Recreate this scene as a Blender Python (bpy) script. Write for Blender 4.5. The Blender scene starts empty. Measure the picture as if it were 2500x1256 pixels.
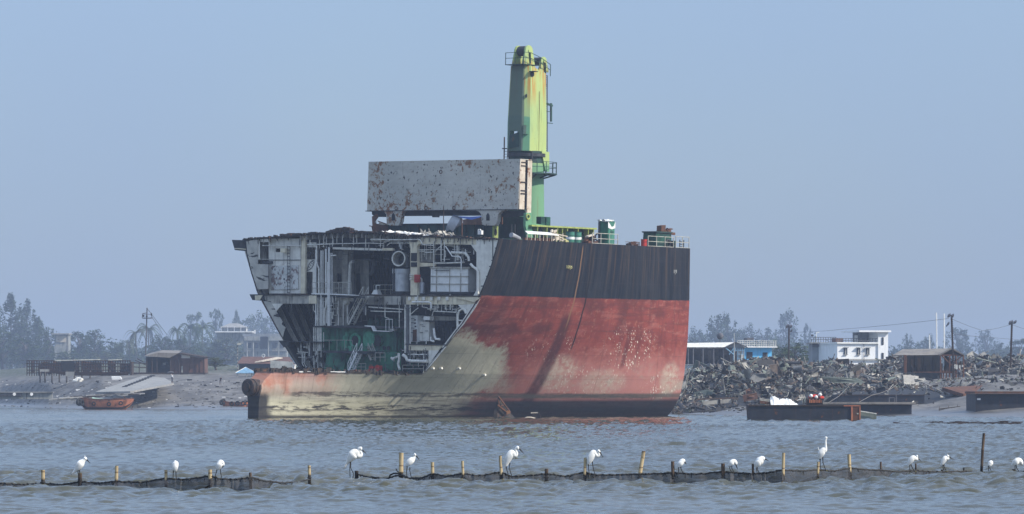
import bpy, bmesh, math, random
import numpy as np
from mathutils import Vector, Matrix
scene = bpy.context.scene
COL = scene.collection
R = math.radians
rng = random.Random(7)
nrng = np.random.default_rng(11)

# ------------------------------------------------------------------ the survey: camera at 2.13 m, 144 mm lens
FPX, HZ, CAMH = 10000.0, 967.0, 2.13
CAM = Vector((0, 0, CAMH))
def W(px, py, Y):
    return Vector(((px - 1250) * Y / FPX, Y, CAMH + (HZ - py) * Y / FPX))
def waterY(py):
    return CAMH * FPX / (py - HZ)

# ship frame: u forward, v to the far side, z up the ship (slight heel to the near side)
A = R(39.8); HEEL = R(1.2)
SO = Vector((-14.04, 400.0, 0.0))
SF = Vector((math.sin(A), math.cos(A), 0))
L0 = Vector((-math.cos(A), math.sin(A), 0))
SL = L0 * math.cos(HEEL) + Vector((0, 0, 1)) * math.sin(HEEL)
SU = Vector((0, 0, 1)) * math.cos(HEEL) - L0 * math.sin(HEEL)
MS = Matrix(((SF.x, SL.x, SU.x, SO.x), (SF.y, SL.y, SU.y, SO.y), (SF.z, SL.z, SU.z, SO.z), (0, 0, 0, 1)))
def _ray(px, py):
    return Vector(((px - 1250) / FPX, 1.0, (HZ - py) / FPX))
def SP(px, py, u):
    d = _ray(px, py); t = ((SO + SF * u - CAM).dot(SF)) / d.dot(SF)
    q = CAM + d * t - SO
    return Vector((u, q.dot(SL), q.dot(SU)))
def SV(px, py, v):
    d = _ray(px, py); t = ((SO + SL * v - CAM).dot(SL)) / d.dot(SL)
    q = CAM + d * t - SO
    return Vector((q.dot(SF), v, q.dot(SU)))

# ------------------------------------------------------------------ mesh builder
class MB:
    def __init__(s): s.v = []; s.f = []; s.m = []; s.weld = False
    def add(s, vs, fs, mi=0):
        o = len(s.v); s.v += [tuple(p) for p in vs]
        for f in fs: s.f.append(tuple(i + o for i in f)); s.m.append(mi)
        return s
    def box(s, a, b, mi=0):
        x0, y0, z0 = [min(a[i], b[i]) for i in range(3)]; x1, y1, z1 = [max(a[i], b[i]) for i in range(3)]
        return s.add([(x0,y0,z0),(x1,y0,z0),(x1,y1,z0),(x0,y1,z0),(x0,y0,z1),(x1,y0,z1),(x1,y1,z1),(x0,y1,z1)],
              [(3,2,1,0),(4,5,6,7),(0,1,5,4),(1,2,6,5),(2,3,7,6),(3,0,4,7)], mi)
    def obox(s, c, ax, ay, az, mi=0):
        c, ax, ay, az = Vector(c), Vector(ax), Vector(ay), Vector(az)
        vs = [c + ax*i + ay*j + az*k for k in (-1,1) for (i,j) in ((-1,-1),(1,-1),(1,1),(-1,1))]
        return s.add(vs, [(3,2,1,0),(4,5,6,7),(0,1,5,4),(1,2,6,5),(2,3,7,6),(3,0,4,7)], mi)
    def bar(s, p, q, w, h=None, mi=0):
        p, q = Vector(p), Vector(q); d = q - p
        if d.length < 1e-6: return s
        h = h or w; z = d.normalized()
        up = Vector((0,0,1)) if abs(z.z) < .95 else Vector((0,1,0))
        x = z.cross(up).normalized(); y = x.cross(z)
        return s.obox((p+q)/2, x*w/2, y*h/2, d/2, mi)
    def tube(s, pts, r, n=6, mi=0, cap=True):
        pts = [Vector(p) for p in pts]; rs = r if isinstance(r, (list, tuple)) else [r]*len(pts)
        o = len(s.v); ref = None
        for i, p in enumerate(pts):
            d = (pts[min(i+1, len(pts)-1)] - pts[max(i-1, 0)])
            d = d.normalized() if d.length > 1e-9 else Vector((0,0,1))
            if ref is None: ref = Vector((0,0,1)) if abs(d.z) < .9 else Vector((1,0,0))
            x = d.cross(ref); x = x.normalized() if x.length > 1e-6 else d.orthogonal().normalized()
            y = x.cross(d); ref = y if abs(d.dot(ref)) > .99 else ref
            for k in range(n):
                a = 2*math.pi*k/n
                s.v.append(tuple(p + (x*math.cos(a) + y*math.sin(a))*rs[i]))
        for i in range(len(pts)-1):
            for k in range(n):
                a, b = o+i*n+k, o+i*n+(k+1) % n
                s.f.append((a, b, b+n, a+n)); s.m.append(mi)
        if cap:
            s.f.append(tuple(o+k for k in range(n))[::-1]); s.m.append(mi)
            s.f.append(tuple(o+(len(pts)-1)*n+k for k in range(n))); s.m.append(mi)
        return s
    def loft(s, rings, mi=0, cap=True):
        n = len(rings[0]); o = len(s.v)
        for r in rings: s.v += [tuple(p) for p in r]
        for i in range(len(rings)-1):
            for k in range(n):
                a, b = o+i*n+k, o+i*n+(k+1) % n
                s.f.append((a, b, b+n, a+n)); s.m.append(mi)
        if cap:
            s.f.append(tuple(o+k for k in range(n))[::-1]); s.m.append(mi)
            s.f.append(tuple(o+(len(rings)-1)*n+k for k in range(n))); s.m.append(mi)
        return s
    def prism(s, poly, ext, mi=0):
        ext = Vector(ext); n = len(poly); a = [Vector(p) for p in poly]
        vs = a + [p+ext for p in a]
        fs = [tuple(range(n))[::-1], tuple(range(n, 2*n))] + [(i, (i+1) % n, (i+1) % n+n, i+n) for i in range(n)]
        return s.add(vs, fs, mi)
    def ring(s, c, ax, R0, r, n=14, k=6, mi=0):      # torus
        c, ax = Vector(c), Vector(ax).normalized(); x = ax.orthogonal().normalized(); y = ax.cross(x)
        rings = []
        for i in range(n+1):
            a = 2*math.pi*i/n; d = x*math.cos(a)+y*math.sin(a)
            rings.append([c + d*(R0+r*math.cos(2*math.pi*j/k)) + ax*r*math.sin(2*math.pi*j/k) for j in range(k)])
        return s.loft(rings, mi, False)
    def grid(s, rows, mi=0):
        o = len(s.v); n = len(rows[0])
        for r in rows: s.v += [tuple(p) for p in r]
        for i in range(len(rows)-1):
            for k in range(n-1):
                a = o+i*n+k; s.f.append((a, a+1, a+n+1, a+n)); s.m.append(mi)
        return s
    def build(s, name, mats, parent=None, base=None, smooth=False, M=None):
        me = bpy.data.meshes.new(name)
        b = base if base is not None else Vector((0,0,0))
        me.from_pydata([(v[0]-b[0], v[1]-b[1], v[2]-b[2]) for v in s.v], [], s.f)
        mats = mats if isinstance(mats, (list, tuple)) else [mats]
        for m in mats: me.materials.append(m)
        if len(mats) > 1: me.polygons.foreach_set('material_index', s.m)
        bm = bmesh.new(); bm.from_mesh(me)
        if s.weld: bmesh.ops.remove_doubles(bm, verts=bm.verts[:], dist=2e-3)
        bmesh.ops.recalc_face_normals(bm, faces=bm.faces[:]); bm.to_mesh(me); bm.free()
        if smooth:
            me.polygons.foreach_set('use_smooth', [True]*len(me.polygons))
            me.set_sharp_from_angle(angle=R(smooth if smooth is not True else 50))
        o = bpy.data.objects.new(name, me); COL.objects.link(o)
        if parent is not None: o.parent = parent
        elif M is not None: o.matrix_world = M @ Matrix.Translation(b)
        else: o.location = b
        return o

def tag(o, label, cat, group=None):
    o['label'] = label; o['category'] = cat
    if group: o['group'] = group
    return o
def kind(o, k): o['kind'] = k; return o
class Thing:
    """An Empty at the thing's base; parts are given in the thing's frame (ship or world) coordinates."""
    def __init__(s, name, label, cat, base, group=None, M=None):
        s.base = Vector(base); s.o = bpy.data.objects.new(name, None); COL.objects.link(s.o)
        s.o.empty_display_size = .3
        s.o.matrix_world = (M or Matrix()) @ Matrix.Translation(s.base)
        tag(s.o, label, cat, group)
    def part(s, name, mb, mats, parent=None, smooth=False, label=None):
        o = mb.build(name, mats, parent or s.o, s.base, smooth)
        if label: o['label'] = label
        return o
def copy_tree(o, parent=None):
    c = o.copy(); COL.objects.link(c)
    if parent is not None: c.parent = parent
    for ch in list(o.children): copy_tree(ch, c)
    return c
def arc(p, q, r, n=8): pass

# ------------------------------------------------------------------ materials
class E:
    def __init__(s, g, k): s.g = g; s.k = k
    def __add__(s, o): return s.g.math('ADD', s, o)
    def __radd__(s, o): return s.g.math('ADD', o, s)
    def __sub__(s, o): return s.g.math('SUBTRACT', s, o)
    def __rsub__(s, o): return s.g.math('SUBTRACT', o, s)
    def __mul__(s, o): return s.g.math('MULTIPLY', s, o)
    def __rmul__(s, o): return s.g.math('MULTIPLY', o, s)
    def __truediv__(s, o): return s.g.math('DIVIDE', s, o)
    def abs(s): return s.g.math('ABSOLUTE', s, 0)
    def min(s, o): return s.g.math('MINIMUM', s, o)
    def max(s, o): return s.g.math('MAXIMUM', s, o)
    def ss(s, a, b): return s.g.ss(s, a, b)
class Graph:
    def __init__(s, name):
        s.mat = bpy.data.materials.new(name); s.mat.use_nodes = True
        s.nt = s.mat.node_tree; s.nt.nodes.clear()
        s.outn = s.nt.nodes.new('ShaderNodeOutputMaterial')
        s.bsdf = s.nt.nodes.new('ShaderNodeBsdfPrincipled')
        s.nt.links.new(s.bsdf.outputs[0], s.outn.inputs[0])
        s._tc = None
    def put(s, sock, v):
        if isinstance(v, E): s.nt.links.new(v.k, sock)
        elif isinstance(v, (tuple, list)) and len(v) == 3 and sock.type == 'RGBA': sock.default_value = (*v, 1)
        else: sock.default_value = v
    def math(s, op, a, b):
        n = s.nt.nodes.new('ShaderNodeMath'); n.operation = op
        s.put(n.inputs[0], a); s.put(n.inputs[1], b); return E(s, n.outputs[0])
    def ss(s, x, a, b):
        n = s.nt.nodes.new('ShaderNodeMapRange'); n.interpolation_type = 'SMOOTHSTEP'; n.clamp = True
        rev = a > b
        s.put(n.inputs[0], x); n.inputs[1].default_value = min(a, b); n.inputs[2].default_value = max(a, b)
        n.inputs[3].default_value = 1. if rev else 0.; n.inputs[4].default_value = 0. if rev else 1.
        return E(s, n.outputs[0])
    def co(s, which='Object'):
        if s._tc is None: s._tc = s.nt.nodes.new('ShaderNodeTexCoord')
        return E(s, s._tc.outputs[which])
    def geo(s, name):
        n = s.nt.nodes.new('ShaderNodeNewGeometry'); return E(s, n.outputs[name])
    def xyz(s, v):
        n = s.nt.nodes.new('ShaderNodeSeparateXYZ'); s.put(n.inputs[0], v)
        return [E(s, n.outputs[i]) for i in range(3)]
    def vec(s, x, y, z):
        n = s.nt.nodes.new('ShaderNodeCombineXYZ')
        for i, a in enumerate((x, y, z)): s.put(n.inputs[i], a)
        return E(s, n.outputs[0])
    def noise(s, v, scale, detail=3, rough=.55, out=0, dist=0):
        n = s.nt.nodes.new('ShaderNodeTexNoise'); s.put(n.inputs['Vector'], v)
        n.inputs['Scale'].default_value = scale; n.inputs['Detail'].default_value = detail
        n.inputs['Roughness'].default_value = rough; n.inputs['Distortion'].default_value = dist
        return E(s, n.outputs[out])
    def voro(s, v, scale, feature='F1', out='Distance', rand=1.):
        n = s.nt.nodes.new('ShaderNodeTexVoronoi'); n.feature = feature; s.put(n.inputs['Vector'], v)
        n.inputs['Scale'].default_value = scale; n.inputs['Randomness'].default_value = rand
        return E(s, n.outputs[out])
    def mix(s, f, a, b):
        n = s.nt.nodes.new('ShaderNodeMix'); n.data_type = 'RGBA'; n.clamp_factor = True
        s.put(n.inputs[0], f); s.put(n.inputs[6], a); s.put(n.inputs[7], b); return E(s, n.outputs[2])
    def out(s, col, rough=.75, bump=None, bstr=.3, bdist=.02, metal=0., spec=.3, alpha=None):
        b = s.bsdf; s.put(b.inputs['Base Color'], col); s.put(b.inputs['Roughness'], rough)
        s.put(b.inputs['Metallic'], metal); s.put(b.inputs['Specular IOR Level'], spec)
        if bump is not None:
            n = s.nt.nodes.new('ShaderNodeBump'); n.inputs['Strength'].default_value = bstr; n.inputs['Distance'].default_value = bdist
            s.put(n.inputs['Height'], bump); s.nt.links.new(n.outputs[0], b.inputs['Normal'])
        if alpha is not None: s.put(b.inputs['Alpha'], alpha)
        return s.mat

def paint(name, c, c2=None, rough=.7, scale=1.5, rust=0., rustc=(.16,.06,.025), grime=.35, grimec=(.03,.028,.026), streak=True, seed=0., metal=0.):
    """weathered paint: tone drift, vertical dirt streaks, rust patches"""
    g = Graph(name); p = g.co(); x, y, z = g.xyz(p)
    c2 = c2 or tuple(a*.72 for a in c)
    col = g.mix(g.noise(p, scale, 4).ss(.35, .65), c, c2)
    if grime:
        sv = g.vec(x*3.1+seed, y*3.1, z*(.28 if streak else 3.))
        n = g.noise(sv, .9, 4, .6)
        col = g.mix(n.ss(.5, .78)*grime*1.6, col, grimec)
    if rust:
        n = g.noise(g.vec(x+seed*3.3, y, z*.8), 1.1, 6, .68)
        col = g.mix(n.ss(.68-rust*.28, .74-rust*.2), col, rustc)
        n2 = g.noise(g.vec(x*2.2, y*2.2+seed, z*.35), 1.6, 4, .6)
        col = g.mix(n2.ss(.58, .8)*rust, col, tuple(a*1.5 for a in rustc))
    return g.out(col, rough, g.noise(p, 9, 4), .25, .03, metal)

M = {}
M['cream'] = paint('cream_primer', (.80,.72,.52), (.66,.58,.42), grime=.35, rust=.15)
M['pale'] = paint('pale_bulkhead_paint', (.82,.79,.70), (.70,.67,.59), grime=.3, rust=.12)
M['shade_grey'] = paint('grey_bulkhead_paint', (.48,.45,.38), (.32,.30,.26), grime=.65, rust=.12)
M['dark_grey'] = paint('sooty_steel', (.055,.058,.064), (.026,.028,.033), grime=.7)
M['soot_shade'] = paint('black_soot_and_shade', (.025,.026,.03), (.016,.017,.02), grime=.3)  # black for soot, dark fittings, holes and the shade of deep voids
M['pipe'] = paint('pipe_lagging', (.80,.78,.70), (.58,.56,.5), grime=.3, rust=.15, scale=3)
M['pipe_dark'] = paint('dark_pipe', (.13,.13,.13), (.08,.08,.085), grime=.5, rust=.2)
M['white'] = paint('white_paint', (.84,.83,.79), (.72,.72,.68), grime=.15, rust=.05)
M['rail'] = paint('worn_white_rail', (.46,.45,.38), (.34,.33,.28), grime=.35, rust=.3)
M['steel'] = paint('bright_duct_steel', (.55,.57,.58), (.4,.42,.44), rough=.4, grime=.3, metal=.2)
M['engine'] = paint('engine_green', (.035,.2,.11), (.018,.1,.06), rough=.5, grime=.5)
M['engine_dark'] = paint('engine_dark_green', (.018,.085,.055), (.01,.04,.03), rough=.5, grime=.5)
M['engine_lit'] = paint('engine_green_lit_copy', (.07,.34,.19), (.035,.19,.11), rough=.5, grime=.45)  # lighter copy of the engine green, highlight put into the colour
M['red'] = paint('red_paint', (.5,.04,.025), (.36,.03,.02), grime=.25)
M['burnt'] = paint('burnt_cut_edge', (.05,.038,.03), (.02,.018,.017), grime=.4, rust=.4, streak=False)
M['deck_green'] = paint('dark_deck_green', (.03,.075,.06), (.02,.045,.042), grime=.5, rust=.2)
M['lime'] = paint('lime_deck_paint', (.36,.42,.11), (.27,.33,.1), grime=.35, rust=.25)
M['rust'] = paint('rusty_steel', (.15,.065,.035), (.09,.045,.03), rough=.9, grime=.4, streak=False)
M['rust_dark'] = paint('dark_rusty_steel', (.055,.035,.027), (.035,.027,.024), rough=.9, grime=.4)
M['bamboo'] = None
# ------------------------------------------------------------------ camera, light, sky
cam = bpy.data.objects.new('camera', bpy.data.cameras.new('camera')); COL.objects.link(cam)
cam.location = CAM; cam.rotation_euler = (R(90), 0, 0)
cam.data.sensor_width = 36; cam.data.lens = 144; cam.data.shift_y = 339/2500
cam.data.clip_start = 1; cam.data.clip_end = 20000
scene.camera = cam
SUN_AZ = Vector((.94, -.345, 0)).normalized(); SUN_EL = R(36)
sd = SUN_AZ*math.cos(SUN_EL) + Vector((0,0,math.sin(SUN_EL)))
sun = bpy.data.objects.new('sun', bpy.data.lights.new('sun', 'SUN')); COL.objects.link(sun)
sun.data.energy = 4.8; sun.data.angle = R(.5); sun.data.color = (1., .93, .82)
sun.rotation_euler = sd.to_track_quat('Z', 'Y').to_euler()
w = bpy.data.worlds.new('World'); scene.world = w; w.use_nodes = True
nt = w.node_tree; nt.nodes.clear()
sky = nt.nodes.new('ShaderNodeTexSky'); sky.sky_type = 'NISHITA'; sky.sun_disc = False
sky.sun_elevation = SUN_EL; sky.sun_rotation = math.atan2(SUN_AZ.x, SUN_AZ.y)
sky.air_density = 1.3; sky.dust_density = .6; sky.ozone_density = 3.0
tint = nt.nodes.new('ShaderNodeMix'); tint.data_type = 'RGBA'; tint.blend_type = 'MULTIPLY'; tint.inputs[0].default_value = 1
tint.inputs[7].default_value = (.53, .63, .88, 1)
bg = nt.nodes.new('ShaderNodeBackground'); bg.inputs[1].default_value = .15
wo = nt.nodes.new('ShaderNodeOutputWorld')
veil = nt.nodes.new('ShaderNodeMix'); veil.data_type = 'RGBA'; vt = nt.nodes.new('ShaderNodeTexCoord'); vn = nt.nodes.new('ShaderNodeTexNoise'); vn.inputs['Scale'].default_value = 7; vn.inputs['Detail'].default_value = 3; vr = nt.nodes.new('ShaderNodeMapRange'); vr.inputs[1].default_value = .3; vr.inputs[2].default_value = .7; vr.inputs[3].default_value = .44; vr.inputs[4].default_value = .68
nt.links.new(vt.outputs['Generated'], vn.inputs['Vector']); nt.links.new(vn.outputs[0], vr.inputs[0]); nt.links.new(vr.outputs[0], veil.inputs[0])     # thin even high haze over the blue
veil.inputs[7].default_value = (1.90, 2.72, 4.45, 1)
nt.links.new(sky.outputs[0], tint.inputs[6]); nt.links.new(tint.outputs[2], veil.inputs[6]); vz = nt.nodes.new('ShaderNodeSeparateXYZ'); nt.links.new(vt.outputs['Generated'], vz.inputs[0])      # the veil is brighter overhead than along the horizon
vm = nt.nodes.new('ShaderNodeMapRange'); vm.inputs[1].default_value = 0.; vm.inputs[2].default_value = .7; vm.inputs[3].default_value = 0.; vm.inputs[4].default_value = 1.
nt.links.new(vz.outputs[2], vm.inputs[0])
vc = nt.nodes.new('ShaderNodeMix'); vc.data_type = 'RGBA'; vc.inputs[6].default_value = (.93, .92, .90, 1); vc.inputs[7].default_value = (2.8, 2.35, 1.85, 1)
nt.links.new(vm.outputs[0], vc.inputs[0])
lift = nt.nodes.new('ShaderNodeMix'); lift.data_type = 'RGBA'; lift.blend_type = 'MULTIPLY'; lift.inputs[0].default_value = 1
nt.links.new(veil.outputs[2], lift.inputs[6]); nt.links.new(vc.outputs[2], lift.inputs[7]); nt.links.new(lift.outputs[2], bg.inputs[0]); nt.links.new(bg.outputs[0], wo.inputs[0])
vs = scene.view_settings; vs.view_transform = 'Standard'; vs.look = 'None'; vs.exposure = .05; vs.gamma = 1
scene.cycles.use_denoising = True
scene.cycles.volume_bounces = 1; scene.cycles.max_bounces = 6; scene.cycles.transparent_max_bounces = 16

# the air: one even box of haze
hz = MB().box((-1300, -80, -5), (1300, 3300, 52)).build('haze', [])
kind(hz, 'stuff')
hm = bpy.data.materials.new('haze_air'); hm.use_nodes = True; hn = hm.node_tree; hn.nodes.clear()
ho = hn.nodes.new('ShaderNodeOutputMaterial'); pv = hn.nodes.new('ShaderNodeVolumePrincipled')
pv.inputs['Color'].default_value = (.50, .61, .82, 1); pv.inputs['Density'].default_value = .00023
hn.links.new(pv.outputs[0], ho.inputs['Volume']); hz.data.materials.append(hm)

# ------------------------------------------------------------------ ground
def vnoise(x, y, seed=0):
    r = np.random.default_rng(seed); o = np.zeros_like(x)
    for i in range(9):
        a = r.uniform(0, 2*np.pi); k = r.uniform(.6, 1.6); o += np.sin((x*np.cos(a)+y*np.sin(a))*k + r.uniform(0, 6.28))
    return o/3.
_S = [(-3000, 900), (0, 860), (120, 720), (250, 655), (600, 640), (900, 560), (1300, 520), (1650, 480), (1800, 432), (2000, 438), (2150, 432), (2260, 422), (2400, 394), (2500, 386), (6000, 360)]
_D = [(-400, -3), (-30, -.9), (0, 0), (30, .3), (55, 1.3), (95, 3.5), (135, 4.4), (280, 6.8), (600, 8), (3000, 12)]
def ground(X, Y):
    X = np.asarray(X, float); Y = np.asarray(Y, float)
    s = X/np.maximum(Y, 1)*FPX + 1250
    d = Y - np.interp(s, [a for a, b in _S], [b for a, b in _S])
    k = np.interp(s, [500, 1500], [1.35, 1.0])
    z = np.interp(d, [a for a, b in _D], [b for a, b in _D])*np.where(d > 0, k, 1.)
    amp = np.clip(d/40., .15, 1.)*np.interp(Y, [300, 900], [.13, .3])
    return z + amp*(vnoise(X/5., Y/9., 3) + .6*vnoise(X/1.7, Y/3., 4))*.55
def gz(x, y): return float(ground(np.array([x]), np.array([y]))[0])
def place(px, py):
    """the spot of the ground seen at that point of the survey"""
    Y = np.arange(330, 1500, 2.); X = (px-1250)*Y/FPX; z = ground(X, Y); q = HZ - (z-CAMH)*FPX/Y
    ok = np.nonzero((z > 0) & (q <= py))[0]; i = ok[0] if len(ok) else -1
    return Vector((X[i], Y[i], z[i]))
def at_ground(px, Y):
    X = (px-1250)*Y/FPX; return Vector((X, Y, gz(X, Y)))
ys = np.concatenate([np.linspace(300, 700, 260), np.linspace(703, 1000, 90), np.geomspace(1010, 3200, 40)])
ts = np.concatenate([np.linspace(-.42, -.16, 14)[:-1], np.linspace(-.16, .16, 420), np.linspace(.16, .42, 14)[1:]])
TT, YY = np.meshgrid(ts, ys); XX = TT*(YY+0.); ZZ = ground(XX, YY)
def npgrid(name, X, Y, Z, mat):
    r, c = X.shape; me = bpy.data.meshes.new(name)
    co = np.stack([X, Y, Z], -1).reshape(-1, 3)
    i = (np.arange(r-1)[:, None]*c + np.arange(c-1)[None, :]).reshape(-1)
    q = np.stack([i, i+1, i+c+1, i+c], -1)
    me.vertices.add(len(co)); me.vertices.foreach_set('co', co.reshape(-1).astype(np.float32))
    me.loops.add(q.size); me.loops.foreach_set('vertex_index', q.reshape(-1).astype(np.int32))
    me.polygons.add(len(q)); me.polygons.foreach_set('loop_start', (np.arange(len(q))*4).astype(np.int32))
    me.polygons.foreach_set('use_smooth', np.ones(len(q), bool)); me.materials.append(mat)
    me.update(); me.validate()
    o = bpy.data.objects.new(name, me); COL.objects.link(o); return o
g = Graph('wet_mud'); p = g.co(); x, y, z = g.xyz(p)
n1 = g.noise(g.vec(x*.35, y*.12, z), 1., 5, .6); n2 = g.noise(g.vec(x*1.6, y*.5, z), 1., 5, .65)
c = g.mix(n1.ss(.38, .62), (.105, .1, .094), (.19, .18, .165))
c = g.mix((z + n1*1.5).ss(1.6, .3), c, (.1, .095, .09))
c = g.mix(n2.ss(.55, .75)*.7, c, (.045, .04, .037))
c = g.mix(g.noise(g.vec(x*2.3, y*.8, z), 1.5, 3, .7).ss(.66, .74)*(z.ss(.3, 1.)), c, (.3, .29, .26))
c = g.mix((z+n1).ss(6.2, 8.5)*n2.ss(.4, .55), c, (.05, .07, .03))
M['mud'] = g.out(c, g.mix(z.ss(.2, 1.2), (.3,.3,.3), (.9,.9,.9)), n2, .6, .25)
kind(npgrid('mud_shore', XX, YY, ZZ, M['mud']), 'structure')

# ------------------------------------------------------------------ water: wind ripple and small waves, finest where they are near
def rows():
    y = 6.; out = []
    while y < 66: out.append(y); y += 2.0
    while y < 1150: out.append(y); y += .075*max(1., (y/78.)**1.75)
    return np.array(out)
wy = rows()
wt = np.concatenate([np.linspace(-1.3, -.16, 40)[:-1], np.linspace(-.16, .16, 680), np.linspace(.16, 1.3, 40)[1:]])
TT, YY = np.meshgrid(wt, wy); XX = TT*(YY+1.)
ZZ = np.zeros_like(XX); wr = np.random.default_rng(5)
cell = np.maximum(.00041*YY*1.0, .05)
near = np.clip((.175-np.abs(TT))/.02, 0, 1)
for i in range(84):
    lam = .32*(5.5/.32)**(i/83.)
    th = R(-100) + wr.normal(0, .9)
    k = 2*np.pi/lam; amp = .0084*lam**.52*wr.uniform(.5, 1.25)
    if lam > 2.2: amp *= .55
    ph = (XX*math.cos(th) + YY*math.sin(th))*k + wr.uniform(0, 6.28)
    ph = ph + .9*np.sin(XX*k*.13*math.sin(th+1)+YY*k*.11 + i)
    fade = np.clip((lam/np.maximum(cell, .00009*YY*np.maximum(1, YY/78.))-2.)/3., 0, 1)
    s_ = np.sin(ph)
    ZZ += amp*fade*(s_ + .32*np.cos(2*ph+1.57))
mod = 1. + .3*vnoise(XX/9., YY/14., 21) + .25*vnoise(XX/30., YY/60., 22) + .3*vnoise(XX/70., YY/9., 23)
far = np.interp(YY, [60, 75, 400, 700], [0., 1., .9, .5])
ZZ = ZZ*np.clip(mod, .42, 1.45)*far
ZZ *= near
g = Graph('silty_water'); p = g.co(); x, y, z = g.xyz(p)
b1 = g.noise(g.vec(x*1.2, y*.75, 0.), 2.6, 4, .6); b2 = g.noise(g.vec(x*.09, y*.035, 0.), 1., 3)
c = g.mix(b2.ss(.35, .65), (.058, .06, .04), (.078, .076, .05))
M['water'] = g.out(c, .1, b1, .35, .05, 0., .5); g.bsdf.inputs['IOR'].default_value = 1.333
wo_ = npgrid('water', XX, YY, ZZ, M['water']); kind(wo_, 'structure')
# ================================================================== the cut-open ship
U1 = SV(1685, 607, -16.1).x
near_e = [(583,1220),(647,1202),(697,1183),(726,1171),(749,1157),(790,1130),(814,1111),(844,1089),(886,1054),(912,1033),(960,990),(1020,955),(1080,930)]
far_e = [(575,594),(616,600),(665,612),(717,629),(760,652),(800,673),(833,692),(870,713),(905,735),(960,770),(1020,800),(1080,820)]
fwd_e = [(600,1685),(741,1683),(830,1679),(919,1670),(964,1661),(995,1646),(1024,1624),(1050,1600),(1090,1540)]
def tab(e, u):
    q = sorted([(SP(px, py, u).z, SP(px, py, u).y) for py, px in e]); return np.array([a for a, b in q]), np.array([b for a, b in q])
nz, nv = tab(near_e, 0); fz, fv = tab(far_e, 0); mz, mv = tab(fwd_e, U1)
def hull_b(u, z, side):
    """half breadth of the shell at station u, height z"""
    b0 = -np.interp(z, nz, nv) if side < 0 else np.interp(z, fz, fv)
    b1 = -np.interp(z, mz, mv)
    if u >= 0:
        t = min(u/U1, 1.); return b1 + (b0-b1)*(1-t)**1.5
    t = (u+16.8)/16.8
    bs = .62 + .33*math.exp(-((z-2.95)/.75)**2) + .25*max(0, z-3.4)
    t = max(t, 0.); b = bs + (b0-bs)*t**1.12
    return b
ZC = SP(1033, 912, 0).z
ZTa, ZTf = SP(1220, 583, 0).z, SP(1685, 607, U1).z
def ztop(u): return ZTa + (ZTf-ZTa)*u/U1
ZB = SP(1180, 722, 0).z; ZBf = SP(1683, 735, U1).z

# --- hull paint: black topsides, red boot, worn beige bottom paint, rust, weed bands and the scars of the cutting
g = Graph('hull_paint'); p = g.co(); u, v, z = g.xyz(p)
n_big = g.noise(g.vec(u*.12, 0., z*.16), 1., 4, .6); n_mid = g.noise(g.vec(u*.5, v*.1, z*.5), 1., 5, .62)
n_fine = g.noise(g.vec(u*2.2, v*.3, z*2.2), 1., 5, .65); n_st = g.noise(g.vec(u*1.5, v*.4, z*.07), 1., 5, .62)
n_st2 = g.noise(g.vec(u*4.5+9., v*.4, z*.12), 1., 4, .6); n_hz = g.noise(g.vec(u*.16, 3., z*2.3), 1., 5, .66)
n_hz2 = g.noise(g.vec(u*.5, 8., z*3.5), 1., 5, .7)
zb = u*((ZBf-ZB)/U1) + ZB
blk = g.mix(n_st.ss(.38, .64), (.008, .012, .02), (.022, .024, .03))
blk = g.mix(n_st2.ss(.5, .66)*.6*((z-zb).ss(.2, 4.)*.75+.25), blk, (.085, .055, .036))
blk = g.mix(n_st2.ss(.5, .3)*.75, blk, (.007, .009, .015))
blk = g.mix(n_mid.ss(.5, .75)*.4, blk, (.034, .04, .052))
blk = g.mix(g.noise(g.vec(u*6., v, z*.35), 1., 3, .7).ss(.7, .76)*g.noise(p, .35, 2).ss(.52, .62)*.8, blk, (.34, .33, .3))
red = g.mix(n_mid.ss(.35, .68), (.27, .062, .046), (.19, .044, .036))
red = g.mix(n_st.ss(.5, .68)*.5, red, (.075, .025, .024))
red = g.mix(n_hz.ss(.48, .7)*.45, red, (.13, .035, .03))
red = g.mix((z + n_mid*3.).ss(9.4, 5.0)*.75*u.ss(6., 15.), red, (.5, .23, .195))
red = g.mix(n_fine.ss(.55, .66)*.4, red, (.42, .19, .14))
red = g.mix(g.noise(g.vec(u*.18+3., 0., z*.3), 1., 5, .6).ss(.5, .62)*z.ss(7., 9.)*.7, red, (.1, .03, .027))
red = g.mix(n_hz.ss(.5, .62)*z.ss(6.5, 9.)*.45, red, (.13, .04, .034))
red = g.mix(g.noise(g.vec(u*.35, 5., z*1.1), 1., 5, .62).ss(.52, .64)*.35, red, (.40, .15, .12))
# faded pale cloud low on the forward bottom
red = g.mix(g.noise(g.vec(u*.42, 2., z*.5), 1., 5, .6).ss(.52, .66)*z.ss(6.6, 3.6)*u.ss(9., 14.)*.8, red, (.37, .30, .24))
# flecks where paint was knocked off
def flecks(sc, cut, seed):
    t = g.voro(g.vec(u*1.0*sc+z*sc*.3+seed, seed, z*.55*sc), 1., 'F1')
    return t.ss(cut, cut*.7)
fl = flecks(3.4, .25, 0.)*g.noise(g.vec(u*.5, 1., z*.5), 1., 3).ss(.42, .56)
fl = fl.max(flecks(6., .27, 4.)*g.noise(g.vec(u*.8+5., 1., z*.7), 1., 3).ss(.46, .57))
CLOUDS = 0
def blob(px, py, ru, rz):
    q = SV(px, py, -15.6); return (((u-q.x)/ru)*((u-q.x)/ru)+((z-q.z)/rz)*((z-q.z)/rz)).ss(1., .25)
fl = fl*blob(1550, 850, 4.2, 2.6).max(blob(1395, 850, 3.2, 1.7)*.8).max(blob(1280, 915, 3., 1.6)*.7).max(blob(1625, 945, 3., 1.7)*.8).max(blob(1480, 930, 6., 1.8)*.45)
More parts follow.
